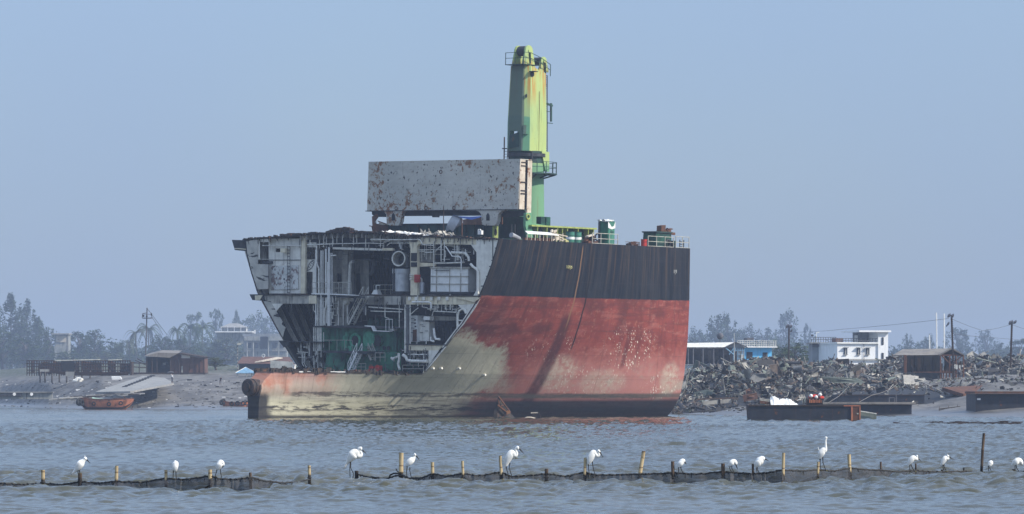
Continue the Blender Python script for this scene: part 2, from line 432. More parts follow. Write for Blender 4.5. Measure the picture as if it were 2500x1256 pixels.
pale = (blob(1425, 915, 2.6, 2.2).max(blob(1640, 925, 1.6, 2.)).max(blob(1510, 935, 3.4, 1.6)*.7).max(blob(1300, 945, 3.4, 1.5)*.8))*(n_fine*.9+n_mid*.5).ss(.45, .85)
red = g.mix(pale*.8, red, (.48, .40, .31))
red = g.mix(fl*.95, red, (.78, .7, .58))
bei = g.mix(n_mid.ss(.35, .65), (.56, .53, .41), (.45, .43, .33))
bei = g.mix(n_st2.ss(.5, .75)*.4, bei, (.16, .14, .11))
bei = g.mix(n_fine.ss(.58, .68)*.35, bei, (.41, .39, .3))
bei = g.mix(g.voro(g.vec(u*2., 0., z*2.), 1.).ss(.1, .06)*.7, bei, (.06, .05, .045))
pink = g.mix(n_mid.ss(.35, .65), (.52, .25, .18), (.5, .3, .26)); pink = g.mix(n_st.ss(.48, .68)*.8, pink, (.24, .085, .05))
pink = g.mix((u+n_mid*4.).ss(-10.5, -14.5)*.6, pink, (.30, .1, .05))
lower = g.mix((u + n_st*2.4+n_fine).ss(-8.4, -5.6), pink, bei)
lower = g.mix((z+n_hz*.9-u*.02).ss(3.35, 2.6)*u.ss(-4., -9.)*.85, lower, bei)
# edge of the worn beige patch
edge = (z - 8.35 + (u-1.5).max(0.)*.36 - (n_mid-.5)*3.2 - (n_fine-.5)*2.2)
limit = (u - 8.4 + (z-4.6).abs()*.75 - (n_mid-.5)*3.4 - (n_fine-.5)*1.6)
patch = edge.ss(.6, -.6)*limit.ss(1.2, -1.2)
col = g.mix(patch, red, lower)
haze_b = limit.ss(5., -1.)*z.ss(4.6, 3.)*.6*n_mid.ss(.3, .6)
col = g.mix(haze_b, col, bei)
col = g.mix((z - zb + (n_fine-.5)*.2 + (n_mid-.5)*.1).ss(-.06, .06), col, blk)
# scars
def line(uc, wd): return (u-uc).abs().ss(wd, wd*.35)
U_C = SV(1445, 640, -16.0).x; U_G = SV(1420, 620, -16.0).x; U_S = SV(1540, 800, -15.5).x
gz_ = (z-9.).max(-20.)
w1 = (g.noise(g.vec(0., 0., z*.6), 1., 3)-.5)*.5
col = g.mix(line(w1*.6+U_C, .13)*z.ss(6.6, 7.4)*.92, col, (.012, .011, .013))
smear = line(w1+U_G-.25+(z-9.).min(0.)*.05, .95)*z.ss(11.2, 9.5)
col = g.mix(smear*(n_fine.ss(.2, .6)*.3+.62)*z.ss(.8, 2.), col, (.075, .025, .026))
col = g.mix(line(w1*.5+U_G, .13)*z.ss(8.5, 10.)*.7*z.ss(17.4, 16.6), col, (.26, .15, .08))
col = g.mix(line(w1*.5+U_S+(z-7.)*.03, .4)*z.ss(9.8, 8.6)*z.ss(4.9, 5.6)*.7, col, (.12, .03, .028))
col = g.mix(line(w1*.5+U_S+.2, .1)*z.ss(17., 15.5)*z.ss(12.8, 14.)*.6, col, (.016, .017, .02))
# horizontal plate seams
seam = g.math('FRACT', z*.42+.3, 0).ss(.985, .995)
seam = seam.max(g.math('FRACT', u*.135+z*.012+.4, 0).ss(.988, .996)*.8)
col = g.mix(seam*.4, col, (.06, .045, .04))
# weed and mud bands near the water
band = (n_hz.ss(.44, .6))*(z+n_mid*.8).ss(3.0, 2.2)*u.ss(-15., -11.)
bandA = (z-2.35-(n_fine-.5)*.45).abs().ss(.34, .12)*n_hz2.ss(.4, .55)
col = g.mix((band*.55).max(bandA*.8*u.ss(30., 24.)*u.ss(-13.5, -12.)), col, (.05, .042, .04))
yel = g.mix(n_hz2.ss(.4, .62), (.55, .52, .37), (.4, .38, .27))
col = g.mix((z+(n_hz-.5)*.6).ss(1.95, 1.6)*u.ss(2., -3.)*.8, col, yel)
col = g.mix((z-.95-(n_hz2-.5)*.9).abs().ss(.3, .1)*n_hz2.ss(.42, .52)*.9, col, (.04, .034, .032))
col = g.mix(n_hz2.ss(.53, .6)*z.ss(1.9, 1.2)*.75, col, (.035, .03, .03))
navy = (z - 1.75 - u*.012 + (n_hz-.5)*.5).ss(.25, -.25)*u.ss(1., 10.)
col = g.mix(navy*.95, col, g.mix(n_hz2.ss(.35, .65), (.014, .017, .026), (.034, .035, .042)))
col = g.mix((z-2.15-u*.012-(n_hz-.5)*.4).abs().ss(.35, .1)*u.ss(4., 11.)*.8, col, (.1, .095, .08))
col = g.mix((z+(n_hz2-.5)*.5).ss(.42, .18)*.9, col, (.03, .027, .026))
# sternpost, burnt rims
col = g.mix((u+15.55+(z-2.3)*.3-(n_mid-.5)*1.4).ss(.45, -.3)*(z-2.35+(n_fine-.5)*.5).ss(.3, -.3)*.95, col, (.03, .028, .031))
col = g.mix((z-ZC+.16-(n_fine-.5)*.3).ss(-.06, .1)*u.ss(.1, -.1)*.9, col, (.045, .035, .03))
col = g.mix(u.ss(.28, .1)*u.ss(-.05, .02)*z.ss(ZC, ZC+.3)*.85, col, (.03, .028, .028))
M['hull'] = g.out(col, g.mix(n_mid, (.65,.65,.65), (.9,.9,.9)), n_fine+n_st*.8+g.math('SINE', u*7.85, 0)*g.math('SINE', z*2.1, 0)*.12+n_mid*.9, .4, .06, 0., .14)
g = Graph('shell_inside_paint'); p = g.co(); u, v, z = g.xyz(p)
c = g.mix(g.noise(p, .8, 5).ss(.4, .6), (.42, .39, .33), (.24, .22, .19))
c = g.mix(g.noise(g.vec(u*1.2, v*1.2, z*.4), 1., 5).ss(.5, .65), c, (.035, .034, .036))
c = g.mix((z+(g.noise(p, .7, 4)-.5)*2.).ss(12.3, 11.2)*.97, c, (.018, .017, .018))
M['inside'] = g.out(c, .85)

ship = Thing('cut_ship_hull', 'huge cut open cargo ship stern with black and red hull grounded in shallow water', 'ship', (0, 0, 0), None, MS)
S = ship.o
def spart(name, mb, mat, parent=None, smooth=False, label=None): return ship.part(name, mb, mat, parent, smooth, label)

zl_low = list(np.linspace(-2.6, ZC, 18)); nup = 44
ulist_a = list(np.linspace(-16.3, 0, 34)); ulist_f = list(np.linspace(0, U1, 64))
hm_ = MB()
hr = random.Random(3)
for side in (-1, 1):
    # outside and inside skins, joined along the cut rims
    def skin(us, zf, inset, jag=False):
        rows_ = []
        for uu in us:
            r_ = []
            zz = zf(uu)
            for i, z_ in enumerate(zz):
                b = max(hull_b(uu, z_, side)-inset, .12)
                ua = uu
                if uu < -14.2 and z_ > 3.3: ua = uu + (z_-3.3)*1.35*((-14.2-uu)/2.1)
                r_.append(Vector((ua, side*b, z_)))
            rows_.append(r_)
        return rows_
    jz = {uu: (hr.uniform(-.07, .05) if -15 < uu < -.5 else 0) for uu in ulist_a}
    lowf = lambda uu: zl_low[:-1] + [ZC + jz.get(uu, 0)]
    upf = lambda uu: list(np.linspace(ZC, ztop(uu), nup))
    for us, zf in ((ulist_a, lowf), (ulist_f, lambda uu: zl_low), (ulist_f, upf)):
        o_, i_ = skin(us, zf, 0), skin(us, zf, .16)
        hm_.grid(o_, 0); hm_.grid(i_, 1)
        if us is ulist_a: hm_.grid([[a[-1] for a in o_], [a[-1] for a in i_]], 1)
        elif zf is upf:
            hm_.grid([o_[0], i_[0]], 0); hm_.grid([o_[-1], i_[-1]], 0)
            hm_.grid([[a[-1] for a in o_], [a[-1] for a in i_]], 1)
        else: hm_.grid([o_[-1], i_[-1]], 0)
a_, b_ = [], []
for z_ in zl_low:
    ua = -16.3 + (max(0, z_-3.3)*1.35)
    a_.append(Vector((ua, -hull_b(-16.3, z_, -1), z_))); b_.append(Vector((ua, hull_b(-16.3, z_, 1), z_)))
hm_.grid([a_, b_], 0)
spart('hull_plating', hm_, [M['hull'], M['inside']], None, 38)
# propeller boss
bc = SV(607, 946, 0); bu = bc.x
mb = MB(); prof = [(bu+2.2, .5), (bu+1.6, .72), (bu+.9, .80), (bu+.35, .82), (bu+.3, .74), (bu+.12, .74), (bu+.08, .80), (bu-.12, .80), (bu-.16, .72), (bu-.17, .42), (bu-.3, .40), (bu-.31, .05)]
mb.loft([[Vector((a, r*math.cos(2*math.pi*k/28), bc.z + r*math.sin(2*math.pi*k/28))) for k in range(28)] for a, r in prof])
g = Graph('boss_steel'); p = g.co(); c = g.mix(g.noise(p, 2.2, 5).ss(.4, .62), (.034, .028, .028), (.085, .05, .035)); M['boss'] = g.out(c, .6, g.noise(p, 8, 3), .4, .03)
spart('propeller_boss', mb, M['boss'], None, 35)
# draught marks on the topsides
def text_mesh(body, size, name):
    cu = bpy.data.curves.new(name, 'FONT'); cu.body = body; cu.size = size; cu.extrude = .012; cu.align_x = 'CENTER'; cu.align_y = 'CENTER'
    o = bpy.data.objects.new(name, cu); COL.objects.link(o)
    me = bpy.data.meshes.new_from_object(o.evaluated_get(bpy.context.evaluated_depsgraph_get()))
    bpy.data.objects.remove(o); return me
def text_part(body, size, name, mat, loc, xdir, ydir, parent):
    me = text_mesh(body, size, name); me.materials.append(mat)
    o = bpy.data.objects.new(name, me); COL.objects.link(o); o.parent = parent
    X = Vector(xdir).normalized(); Z = X.cross(Vector(ydir)).normalized(); Y = Z.cross(X)
    o.matrix_local = Matrix(((X.x, Y.x, Z.x, loc[0]), (X.y, Y.y, Z.y, loc[1]), (X.z, Y.z, Z.z, loc[2]), (0,0,0,1)))
    return o
def on_shell(px, py):
    q = SV(px, py, -16.)
    for _ in range(6): q = SV(px, py, -hull_b(q.x, q.z, -1))
    return q
M['mark_yellow'] = paint('mark_yellow', (.5,.47,.2), grime=.3); M['mark_white'] = paint('mark_white', (.6,.6,.55), grime=.3)
q = on_shell(1389, 652); text_part('10|8', .55, 'draught_mark', M['mark_yellow'], (q.x, q.y-.03, q.z), (1,0,0), (0,.12,1), S)
q = on_shell(1648, 664); text_part('1|1', .5, 'draught_mark', M['mark_white'], (q.x, q.y-.03, q.z), (1,0,0), (0,0,1), S)
# small overboard pipes in the beige bottom
for px, py in ((1055,901),(1075,901),(1119,901),(1181,917)):
    q = on_shell(px, py); spart('overboard_pipe', MB().tube([q+Vector((0,.1,0)), q+Vector((-.05,-.28,.06))], [.13,.11], 8), M['pipe'])

# --- decks: thin plates from the cut going forward, carried on beams
top_px = [(594,585),(620,583),(640,580),(690,577),(760,570),(850,565),(900,567),(960,571),(1000,575),(1100,578),(1215,584)]
te = [SP(a, b, 0) for a, b in top_px]
tv = np.array([q.y for q in te][::-1]); tz = np.array([q.z for q in te][::-1])
def deck_rows(vs_, zf, us, dz=0, inset=.2):
    out = []
    for uu in us:
        r_ = []
        for k in vs_:
            z_ = zf(uu, k)
            lo, hi = -hull_b(uu, z_, -1)+inset, hull_b(uu, z_, 1)-inset
            vv = lo + (hi-lo)*k
            r_.append(Vector((uu, vv, zf(uu, k)+dz)))
        out.append(r_)
    return out
def zmain(uu, k):
    vv = -16 + 32.5*k; c_ = float(np.interp(vv, tv, tz)); camb = ztop(uu) + .45*(1-(2*k-1)**2)
    t = min(max(uu, 0)/5., 1); return (c_*(1-t) + camb*t)-.03
def deck(name, zf, us, mat, th=.06, ks=None, jag=0):
    ks = ks or list(np.linspace(0, 1, 60)); mb = MB(); jr = random.Random(5)
    us0 = list(us); t_ = deck_rows(ks, zf, us0); b_ = deck_rows(ks, zf, us0, -th)
    if jag:
        for i in range(len(ks)):
            j = jr.uniform(-jag, jag*.3); t_[0][i].x += j; b_[0][i].x += j
            d = jr.uniform(-.05, .05); t_[0][i].z += d; b_[0][i].z += d
    mb.grid(t_).grid(b_).grid([t_[0], b_[0]]).grid([t_[-1], b_[-1]])
    return spart(name, mb, mat)
deck('main_deck', zmain, [0, 1.2, 3, 6, 10, 15, 20, 25, U1-.1], M['burnt'], .09, None, .25)
def zlin(pl, pr):     # a flat deck through two points of the cut
    a, b = SP(*pl, 0), SP(*pr, 0)
    return lambda uu, k: b.z + (a.z-b.z)*k
z_mid = zlin((640, 718), (1174, 722)); z_low = zlin((690, 833), (1090, 840))

# helpers working on the cut face
def plate(poly, u, th=.05, mb=None, mi=0):
    mb = mb or MB(); return mb.prism([SP(a, b, u) for a, b in poly], (th, 0, 0), mi)
def holed(x0, y0, x1, y1, holes, u, th=.05, mb=None):
    mb = mb or MB(); mb.weld = True
    xs = sorted({x0, x1} | {min(max(h[0], x0), x1) for h in holes} | {min(max(h[2], x0), x1) for h in holes})
    yy = sorted({y0, y1} | {min(max(h[1], y0), y1) for h in holes} | {min(max(h[3], y0), y1) for h in holes})
    for i in range(len(xs)-1):
        for j in range(len(yy)-1):
            cx, cy = (xs[i]+xs[i+1])/2, (yy[j]+yy[j+1])/2
            if any(h[0] < cx < h[2] and h[1] < cy < h[3] for h in holes): continue
            plate([(xs[i], yy[j]), (xs[i+1], yy[j]), (xs[i+1], yy[j+1]), (xs[i], yy[j+1])], u, th, mb)
    return mb
def sbox(x0, y0, x1, y1, u0, u1, mb=None, mi=0):
    mb = mb or MB(); a, b = SP(x0, y1, u0), SP(x1, y0, u0)
    return mb.box((u0, a.y, a.z), (u1, b.y, b.z), mi)
def stube(pts, u, r, mb=None, n=6, mi=0):
    mb = mb or MB()
    return mb.tube([SP(q[0], q[1], q[2] if len(q) > 2 else u) for q in pts], r, n, mi)

# --- beams and girders under the main deck
mb = MB()
for i, x in enumerate(range(636, 1200, 15)):
    if 655 < x < 735: continue
    a = SP(x, 0, 0).y; zt = float(np.interp(a, tv, tz))-.12
    mb.box((.05, a-.03, zt-.42 - (.12 if i % 5 == 0 else 0)), (5.5, a+.03, zt))
    mb.box((.05, a-.09, zt-.45), (5.5, a+.09, zt-.42))
spart('deck_beams', mb, M['shade_grey'])
spart('deck_girder', plate([(1018,580),(1165,583),(1165,598),(1018,596)], .15, .12), M['cream'])
spart('deck_girder', plate([(735,577),(850,570),(905,572),(905,592),(850,594),(735,594)], 1.0, .12), M['dark_grey'])
spart('deck_girder', plate([(905,574),(1020,580),(1020,592),(905,590)], .8, .12), M['shade_grey'])
spart('deck_girder', plate([(812,604),(905,606),(960,609),(960,613),(905,612),(812,609)], .6, .3), M['pale'])
spart('deck_girder', plate([(933,606),(958,606),(958,612),(933,612)], .35, .3), M['cream'])

# --- left: far-side web frame with tears, recess, white bulkhead
torn = plate([(598,617),(592,590),(629,585),(629,645),(655,646),(655,706),(631,707),(628,717)], .02, .04)
g = Graph('torn_web_paint'); p = g.co(); u, v, z = g.xyz(p)
c = g.mix(g.noise(p, .7, 5).ss(.35, .65), (.56, .53, .46), (.40, .385, .34))
tear = g.noise(g.vec(0., v*.35, z*1.5), 1., 4, .65, dist=.6).ss(.57, .61)
M['torn'] = g.out(g.mix(tear*.95, c, (.018, .018, .02)), .8)
spart('web_frame', torn, M['torn'])
spart('deck_stub', MB().prism([SP(566,586,0), SP(600,587,0), SP(603,614,0), SP(573,611,0)], (1.2, 0, 0)), M['dark_grey'])
spart('deck_stub', plate([(572,606),(600,608),(600,610),(573,608)], -.06, .05), M['cream'])
spart('bulkhead', holed(629, 584, 657, 634, [(634, 591, 656, 633)], .1, .06), M['pale'])
spart('pillar', sbox(635, 590, 645, 634, .9, 1.3), M['shade_grey'])
spart('bulkhead', holed(657, 583, 734, 717, [(673, 607, 684, 616)], .6, .06), M['pale'])
g = Graph('stained_panel_paint'); p = g.co(); u, v, z = g.xyz(p)
c = g.mix(g.noise(p, .9, 4).ss(.35, .65), (.66, .66, .62), (.54, .55, .52))
c = g.mix(g.noise(g.vec(u, v*1.3, z*1.1), 1., 5, .7).ss(.5, .58)*.85, c, (.14, .07, .06))
c = g.mix(g.noise(g.vec(u, v*3.+4., z*2.2), 1., 3).ss(.62, .68), c, (.03, .03, .033))
M['stained'] = g.out(c, .8)
spart('access_panel', plate([(662,650),(728,648),(728,706),(662,708)], .5, .06), M['stained'])
spart('cable_box', sbox(685, 607, 697, 617, .1, .5), M['cream'])
mb = MB()
for x in (701.5, 708): stube([(x, 600), (x, 716)], .36, .035, mb, 4)
for y in range(603, 716, 8): stube([(701.5, y), (708, y)], .36, .03, mb, 4)
spart('ladder', mb, M['dark_grey'])
spart('panel_seam', plate([(657,634.5),(734,634.5),(734,636),(657,636)], .53, .04), M['dark_grey'])
spart('deck_edge_bar', plate([(640,638),(662,638),(662,644),(640,643)], .3, .5), M['dark_grey'])
spart('pillar', sbox(734, 576, 746, 717, .35, .6), M['cream'])
spart('bulkhead', holed(746, 592, 772, 717, [(746, 604, 772, 634), (747, 664, 763, 717)], .75, .06), M['pale'])
mb = MB()
for x in (756, 763): plate([(x, 603), (x+1.3, 603), (x+1.3, 634), (x, 634)], .9, .05, mb)
plate([(746, 617), (772, 617), (772, 618.2), (746, 618.2)], .92, .05, mb); plate([(746, 628), (772, 628), (772, 629.3), (746, 629.3)], .92, .05, mb)
spart('window_bars', mb, M['dark_grey'])
# leaf-shaped emblem painted on that bulkhead
em = MB(); c0 = SP(759, 648, .72); pts = []
for i in range(22):
    a = 2*math.pi*i/22; ex, ez = .62*math.cos(a), .26*math.sin(a)*(1-.25*abs(math.cos(a)))
    ca, sa = math.cos(R(50)), math.sin(R(50)); pts.append(c0 + Vector((0, -(ex*ca-ez*sa), ex*sa+ez*ca)))
em.tube(pts+[pts[0], pts[1]], .035, 4)
for f in (-.3, -.05, .2, .42):
    q = c0 + Vector((0, -(f*ca), f*sa)); em.bar(q+Vector((0,.09,.1)), q+Vector((0,-.1,-.06)), .05, .03)
em.bar(pts[11], pts[11]+Vector((0,.16,-.12)), .05, .03)
spart('painted_emblem', em, M['soot_shade'])

# --- deep bulkheads closing the engine room
spart('bulkhead', MB().prism([SP(640,590,0).xyz + Vector((9.5,0,0)), SP(1210,590,0)+Vector((9.5,0,0)), SP(1170,715,0)+Vector((9.5,0,0)), SP(1040,900,0)+Vector((9.5,0,0)), SP(740,900,0)+Vector((9.5,0,0)), SP(650,715,0)+Vector((9.5,0,0))], (.1,0,0)), M['soot_shade'])  # deep bulkhead coloured black to stand in for the void's shade
spart('bulkhead', holed(812, 612, 862, 720, [(822, 668, 834, 691)], 4.6, .08), M['shade_grey'])
spart('bulkhead', holed(862, 634, 900, 722, [(868, 668, 880, 720)], 5.4, .08), M['shade_grey'])
spart('bulkhead', plate([(835,596),(850,596),(850,720),(835,720)], 3.4, .4), M['shade_grey'])
spart('bulkhead', plate([(817,724),(850,724),(850,795),(817,795)], 3.0, .2), M['shade_grey'])
mb = MB()
for x in np.arange(905, 965, 7.5): plate([(x,622),(x+1.3,622),(x+1.3,716),(x,716)], 8.2, .2, mb)
for y in np.arange(640, 716, 15): plate([(905,y),(962,y),(962,y+1.2),(905,y+1.2)], 8.1, .12, mb)
spart('bulkhead_stiffeners', mb, M['dark_grey'])
mb = MB()
for i, f in enumerate(np.linspace(0.02, .98, 9)):
    vv = 16*f
for uu in (1.6, 3.2, 4.8, 6.4, 8.0):                 # frames on the inside of the far shell
    a_, b_ = [], []
    for z_ in np.linspace(ZC, 16.6, 14):
        b = hull_b(uu, z_, 1); a_.append(Vector((uu, b-.2, z_))); b_.append(Vector((uu, b-.75, z_)))
    mb.grid([a_, b_]); mb.grid([[q+Vector((-.12,0,0)) for q in b_], [q+Vector((.12,0,0)) for q in b_]])
spart('shell_frames', mb, M['shade_grey'])

# --- middle deck and its girders
deck('middle_deck', lambda uu, k: z_mid(uu, k), [0, 1.2], M['burnt'], .1, list(np.linspace(0, 1, 40)), .12)
mb = MB(); t_ = []
for (x0, x1, u0, u1) in ((640, 772, 1.2, 9.4), (990, 1170, 1.2, 9.4), (760, 1000, 4.2, 9.4)):
    a, b = SP(x0, 719, 0), SP(x1, 721, 0); mb.add([(u0,a.y,a.z),(u0,b.y,b.z),(u1,b.y,b.z),(u1,a.y,a.z),(u0,a.y,a.z-.1),(u0,b.y,b.z-.1),(u1,b.y,b.z-.1),(u1,a.y,a.z-.1)], [(0,1,2,3),(7,6,5,4),(0,4,5,1),(2,6,7,3),(1,5,6,2),(3,7,4,0)])
spart('middle_deck_plating', mb, M['shade_grey'])
spart('deck_girder', plate([(992,724),(1171,725),(1160,744),(992,744)], .12, .1), M['cream'])
mb = MB()
for x in (996, 1012, 1031, 1050, 1068, 1088): spart('girder_bracket', plate([(x,725),(x+6,725),(x+6,734),(x,734)], -.02, .12), M['pale'])
spart('deck_bracket', plate([(1110,727),(1172,727),(1158,738)], -.1, .08), M['cream'])
spart('deck_girder', plate([(640,722),(772,722),(772,742),(655,742)], .15, .1), M['shade_grey'])
spart('deck_girder', plate([(754,722),(772,722),(772,742),(754,742)], -.02, .1), M['cream'])
spart('deck_girder', plate([(772,721),(890,724),(890,728),(772,726)], .1, .1), M['dark_grey'])
spart('deck_girder', plate([(890,724),(994,724),(994,746),(890,744)], 4.2, .12), M['shade_grey'])
spart('deck_girder', plate([(938,724),(978,724),(978,744),(938,744)], 3.9, .1), M['pale'])
spart('deck_bracket', plate([(659,742),(690,742),(674,761)], .1, .06), M['pale'])
spart('deck_stub', MB().prism([SP(609,719,0), SP(642,719,0), SP(645,735,0), SP(616,733,0)], (1.0,0,0)), M['dark_grey'])
spart('deck_stub', plate([(622,722),(641,721),(634,733),(623,733)], -.06, .05), M['cream'])
spart('web_frame', plate([(638,736),(660,736),(676,764),(690,786),(687,792),(697,800),(694,808),(690,824),(686,816),(676,800),(664,782)], .05, .05), M['torn'])
spart('web_frame', plate([(690,838),(702,843),(736,897),(732,903),(702,858)], .05, .05), M['dark_grey'])
spart('deck_stub', MB().prism([SP(680,832,0), SP(705,832,0), SP(704,846,0), SP(692,848,0)], (.9,0,0)), M['dark_grey'])
spart('bulkhead', plate([(690,745),(775,745),(775,905),(742,905)], 6.5, .1), M['soot_shade'])
mb = MB()
for x in (700, 722, 745): stube([(x, 745, 5.8), (x+30, 830, 5.8)], 5.8, .12, mb, 5)
spart('hold_stiffeners', mb, M['dark_grey'])
a, b = SP(690, 833, 0), SP(785, 836, 0)
spart('lower_deck', MB().box((0, b.y, a.z-.1), (6, a.y, a.z)), M['dark_grey'])

# --- right: near-side web frame, bulkhead round the tank room
spart('web_frame', plate([(1163,585),(1217,586),(1199,647),(1180,697),(1168,722),(1163,722)], .02, .05), M['pale'])
spart('web_frame', plate([(1150,598),(1163,598),(1163,617)], .02, .05), M['pale'])
mb = MB()
plate([(1202,586),(1203.3,586),(1203.3,632),(1202,640)], -.03, .04, mb)
for x0, x1, y in ((1208,1215,606),(1202,1208,628),(1199,1204,636),(1194,1201,651),(1186,1192,675),(1174,1182,699)): spart('frame_notch', plate([(x0,y-1),(x1,y-1),(x1,y+1),(x0,y+1)], -.04, .05), M['soot_shade'])
spart('frame_seam', mb, M['soot_shade'])
spart('deck_bracket', plate([(1156,722),(1166,704),(1167,722)], -.02, .04), M['pale'])
spart('bulkhead', plate([(1018,596),(1165,596),(1165,722),(1018,722)], 5.0, .1), M['soot_shade'])
spart('pillar', plate([(999,592),(1024,592),(1018,602),(1018,722),(1002,722),(1002,602)], .1, .4), M['cream'])
spart('pillar_recess', sbox(1003, 618, 1017, 638, .02, .1), M['soot_shade'])
spart('pillar_recess', sbox(1003, 641, 1017, 652, .02, .1), M['soot_shade'])
spart('panel', plate([(1018,617),(1062,619),(1062,640),(1018,640)], 1.6, .1), M['shade_grey'])
spart('deck_girder', plate([(1013,641),(1062,643),(1062,650),(1013,652)], .5, .2), M['cream'])
# lower compartment
spart('web_frame', plate([(1164,742),(1172,730),(1160,752),(1131,793),(1110,817),(1086,847),(1078,850),(1106,812),(1125,788),(1150,750)], .02, .05), M['pale'])
spart('deck_bracket', plate([(1118,745),(1160,743),(1141,768)], .1, .05), M['pale'])
spart('bulkhead', plate([(990,745),(1150,745),(1080,842),(990,842)], 5.5, .1), M['soot_shade'])
a, b = SP(990, 838, 0), SP(1088, 841, 0)
spart('lower_deck', MB().box((0, b.y, b.z-.12), (5.4, a.y, b.z)), M['dark_grey'])
spart('deck_girder', plate([(990,841),(1085,841),(1070,856),(990,856)], .1, .1), M['cream'])
spart('web_frame', plate([(1046,856),(1072,856),(1048,888),(1046,888)], .1, .05), M['pale'])
spart('web_frame', plate([(1086,848),(1090,846),(1056,888),(1040,905),(1036,905),(1050,885)], .0, .05), M['pale'])
spart('bulkhead', plate([(990,856),(1070,856),(1036,912),(990,912)], 3.6, .1), M['soot_shade'])
# pillars at the engine room side
for x, r_, m_ in ((990, .12, 'pipe'), (996.5, .2, 'pipe_dark'), (1001.5, .07, 'pipe')):
    spart('pillar', stube([(x, 744), (x, 862)], .2, r_, None, 10), M[m_], None, True)
# floor of the engine room and burnt rim bits
mb = MB()
rows_ = []
for uu in np.linspace(-14.5, 9, 20):
    rows_.append([Vector((uu, -max(hull_b(uu, ZC-.3, -1)-.2, .2), ZC-.35)), Vector((uu, max(hull_b(uu, ZC-.3, 1)-.2, .2), ZC-.35))])
mb.grid(rows_); spart('engine_room_floor', mb, M['burnt'])
mb = MB(); rr = random.Random(9)
for _ in range(150):
    uu = rr.uniform(-14.6, -.3); sd_ = rr.choice((-1, -1, 1)); b = hull_b(uu, ZC, sd_)-rr.uniform(.1, 1.2)
    b = max(b, .15); h_ = rr.uniform(.05, .28)*(1.7 if rr.random() < .1 else 1)
    mb.obox((uu, sd_*b, ZC-.1+h_/2), Vector((rr.uniform(.05,.45),rr.uniform(-.05,.05),rr.uniform(-.05,.05))), (0,rr.uniform(.03,.1),0), (rr.uniform(-.05,.05),0,h_/2+.1))
kind(spart('cut_edge_scrap', mb, M['burnt']), 'stuff')
mb = MB(); rr = random.Random(19)
for _ in range(260):
    x = rr.uniform(600, 1215); a = SP(x, 0, 0).y; zt = float(np.interp(a, tv, tz))
    if rr.random() < .55: mb.obox((rr.uniform(-.1,.3), a, zt+rr.uniform(-.05,.06)), (0, rr.uniform(.06,.4), rr.uniform(-.03,.03)), (rr.uniform(.05,.2),0,0), (0,0,rr.uniform(.03,.12)))
    elif rr.random() < .5: mb.bar((.02, a, zt-.1), (.02, a+rr.uniform(-.2,.2), zt-rr.uniform(.2,.6)), rr.uniform(.03,.12), .03)
kind(spart('torn_deck_edge', mb, M['burnt']), 'stuff')
mb = MB()
for (a, b, h_) in ((700,735,.22),(800,850,.3),(830,868,.42)):
    for k in range(9):
        x = rr.uniform(a, b); q = SP(x, 0, 0).y; zt = float(np.interp(q, tv, tz))
        mb.obox((rr.uniform(0,.6), q, zt+h_*.4), (0, rr.uniform(.2,.5), rr.uniform(-.08,.08)), (rr.uniform(.1,.3),0,.02), (0,rr.uniform(-.05,.05),h_*rr.uniform(.3,.6)))
kind(spart('bent_deck_plates', mb, M['rust_dark']), 'stuff')

# --- pipes, rails, hangers
def pipe(pts, u, r, m_='pipe', n=7): spart('pipe', stube(pts, u, r, None, n), M[m_], None, True)
for x, r_, y0, y1, u in ((784,.075,612,796,.1),(788.5,.06,612,796,.3),(796,.14,608,790,.5),(803.5,.1,604,796,.0),(808,.05,618,795,.2),(811,.045,618,720,.4),(771,.07,610,796,.2),(800,.05,640,796,-.1)):
    pipe([(x, y0), (x, y1)], u-.1, r_*.85, 'white')
pipe([(773,600),(773,640),(775,648),(778.5,656),(778.5,716)], 0, .085)
pipe([(778,602),(778,640)], .3, .05, 'pipe_dark')
pipe([(803,640),(804,630),(809,625),(820,624)], 0, .07)
pipe([(799,722),(799,735),(797,748),(793,757),(792,795)], .25, .13)
pipe([(776,724),(776,796)], .3, .09); pipe([(781,724),(781,796)], .45, .06)
pipe([(765,745),(765,757),(770,763),(773,772),(773,790)], .2, .05)
for x in (766,770,775,779,784): pipe([(x, 800), (x, 858)], .4+.1*(x % 3), .06+.02*(x % 2))
pipe([(750,598),(812,596)], .1, .06); pipe([(640,600),(735,601)], .3, .05)
pipe([(757,600),(757,586)], .2, .04)
pipe([(905,585),(975,586),(1023,585),(1027,588),(1032,598),(1060,600)], -.15, .05)
pipe([(812,596),(900,594),(936,595),(940,590),(952,588)], .2, .045); pipe([(945,600),(952,594),(1000,594)], .2, .05)
for x in (790,797,812,836,863,871,893,929,975,1001,1018): pipe([(x, 574), (x, 594+(x*7) % 12)], .15, .035, 'pipe', 5)
pipe([(862,640),(858,640),(855,646),(853,690),(853,720)], 2.5, .16, 'pipe')
pipe([(910,634),(913,645),(910,660),(905,672)], 5., .2, 'pipe_dark')
pipe([(979,596),(979,608)], .5, .14, 'steel'); 
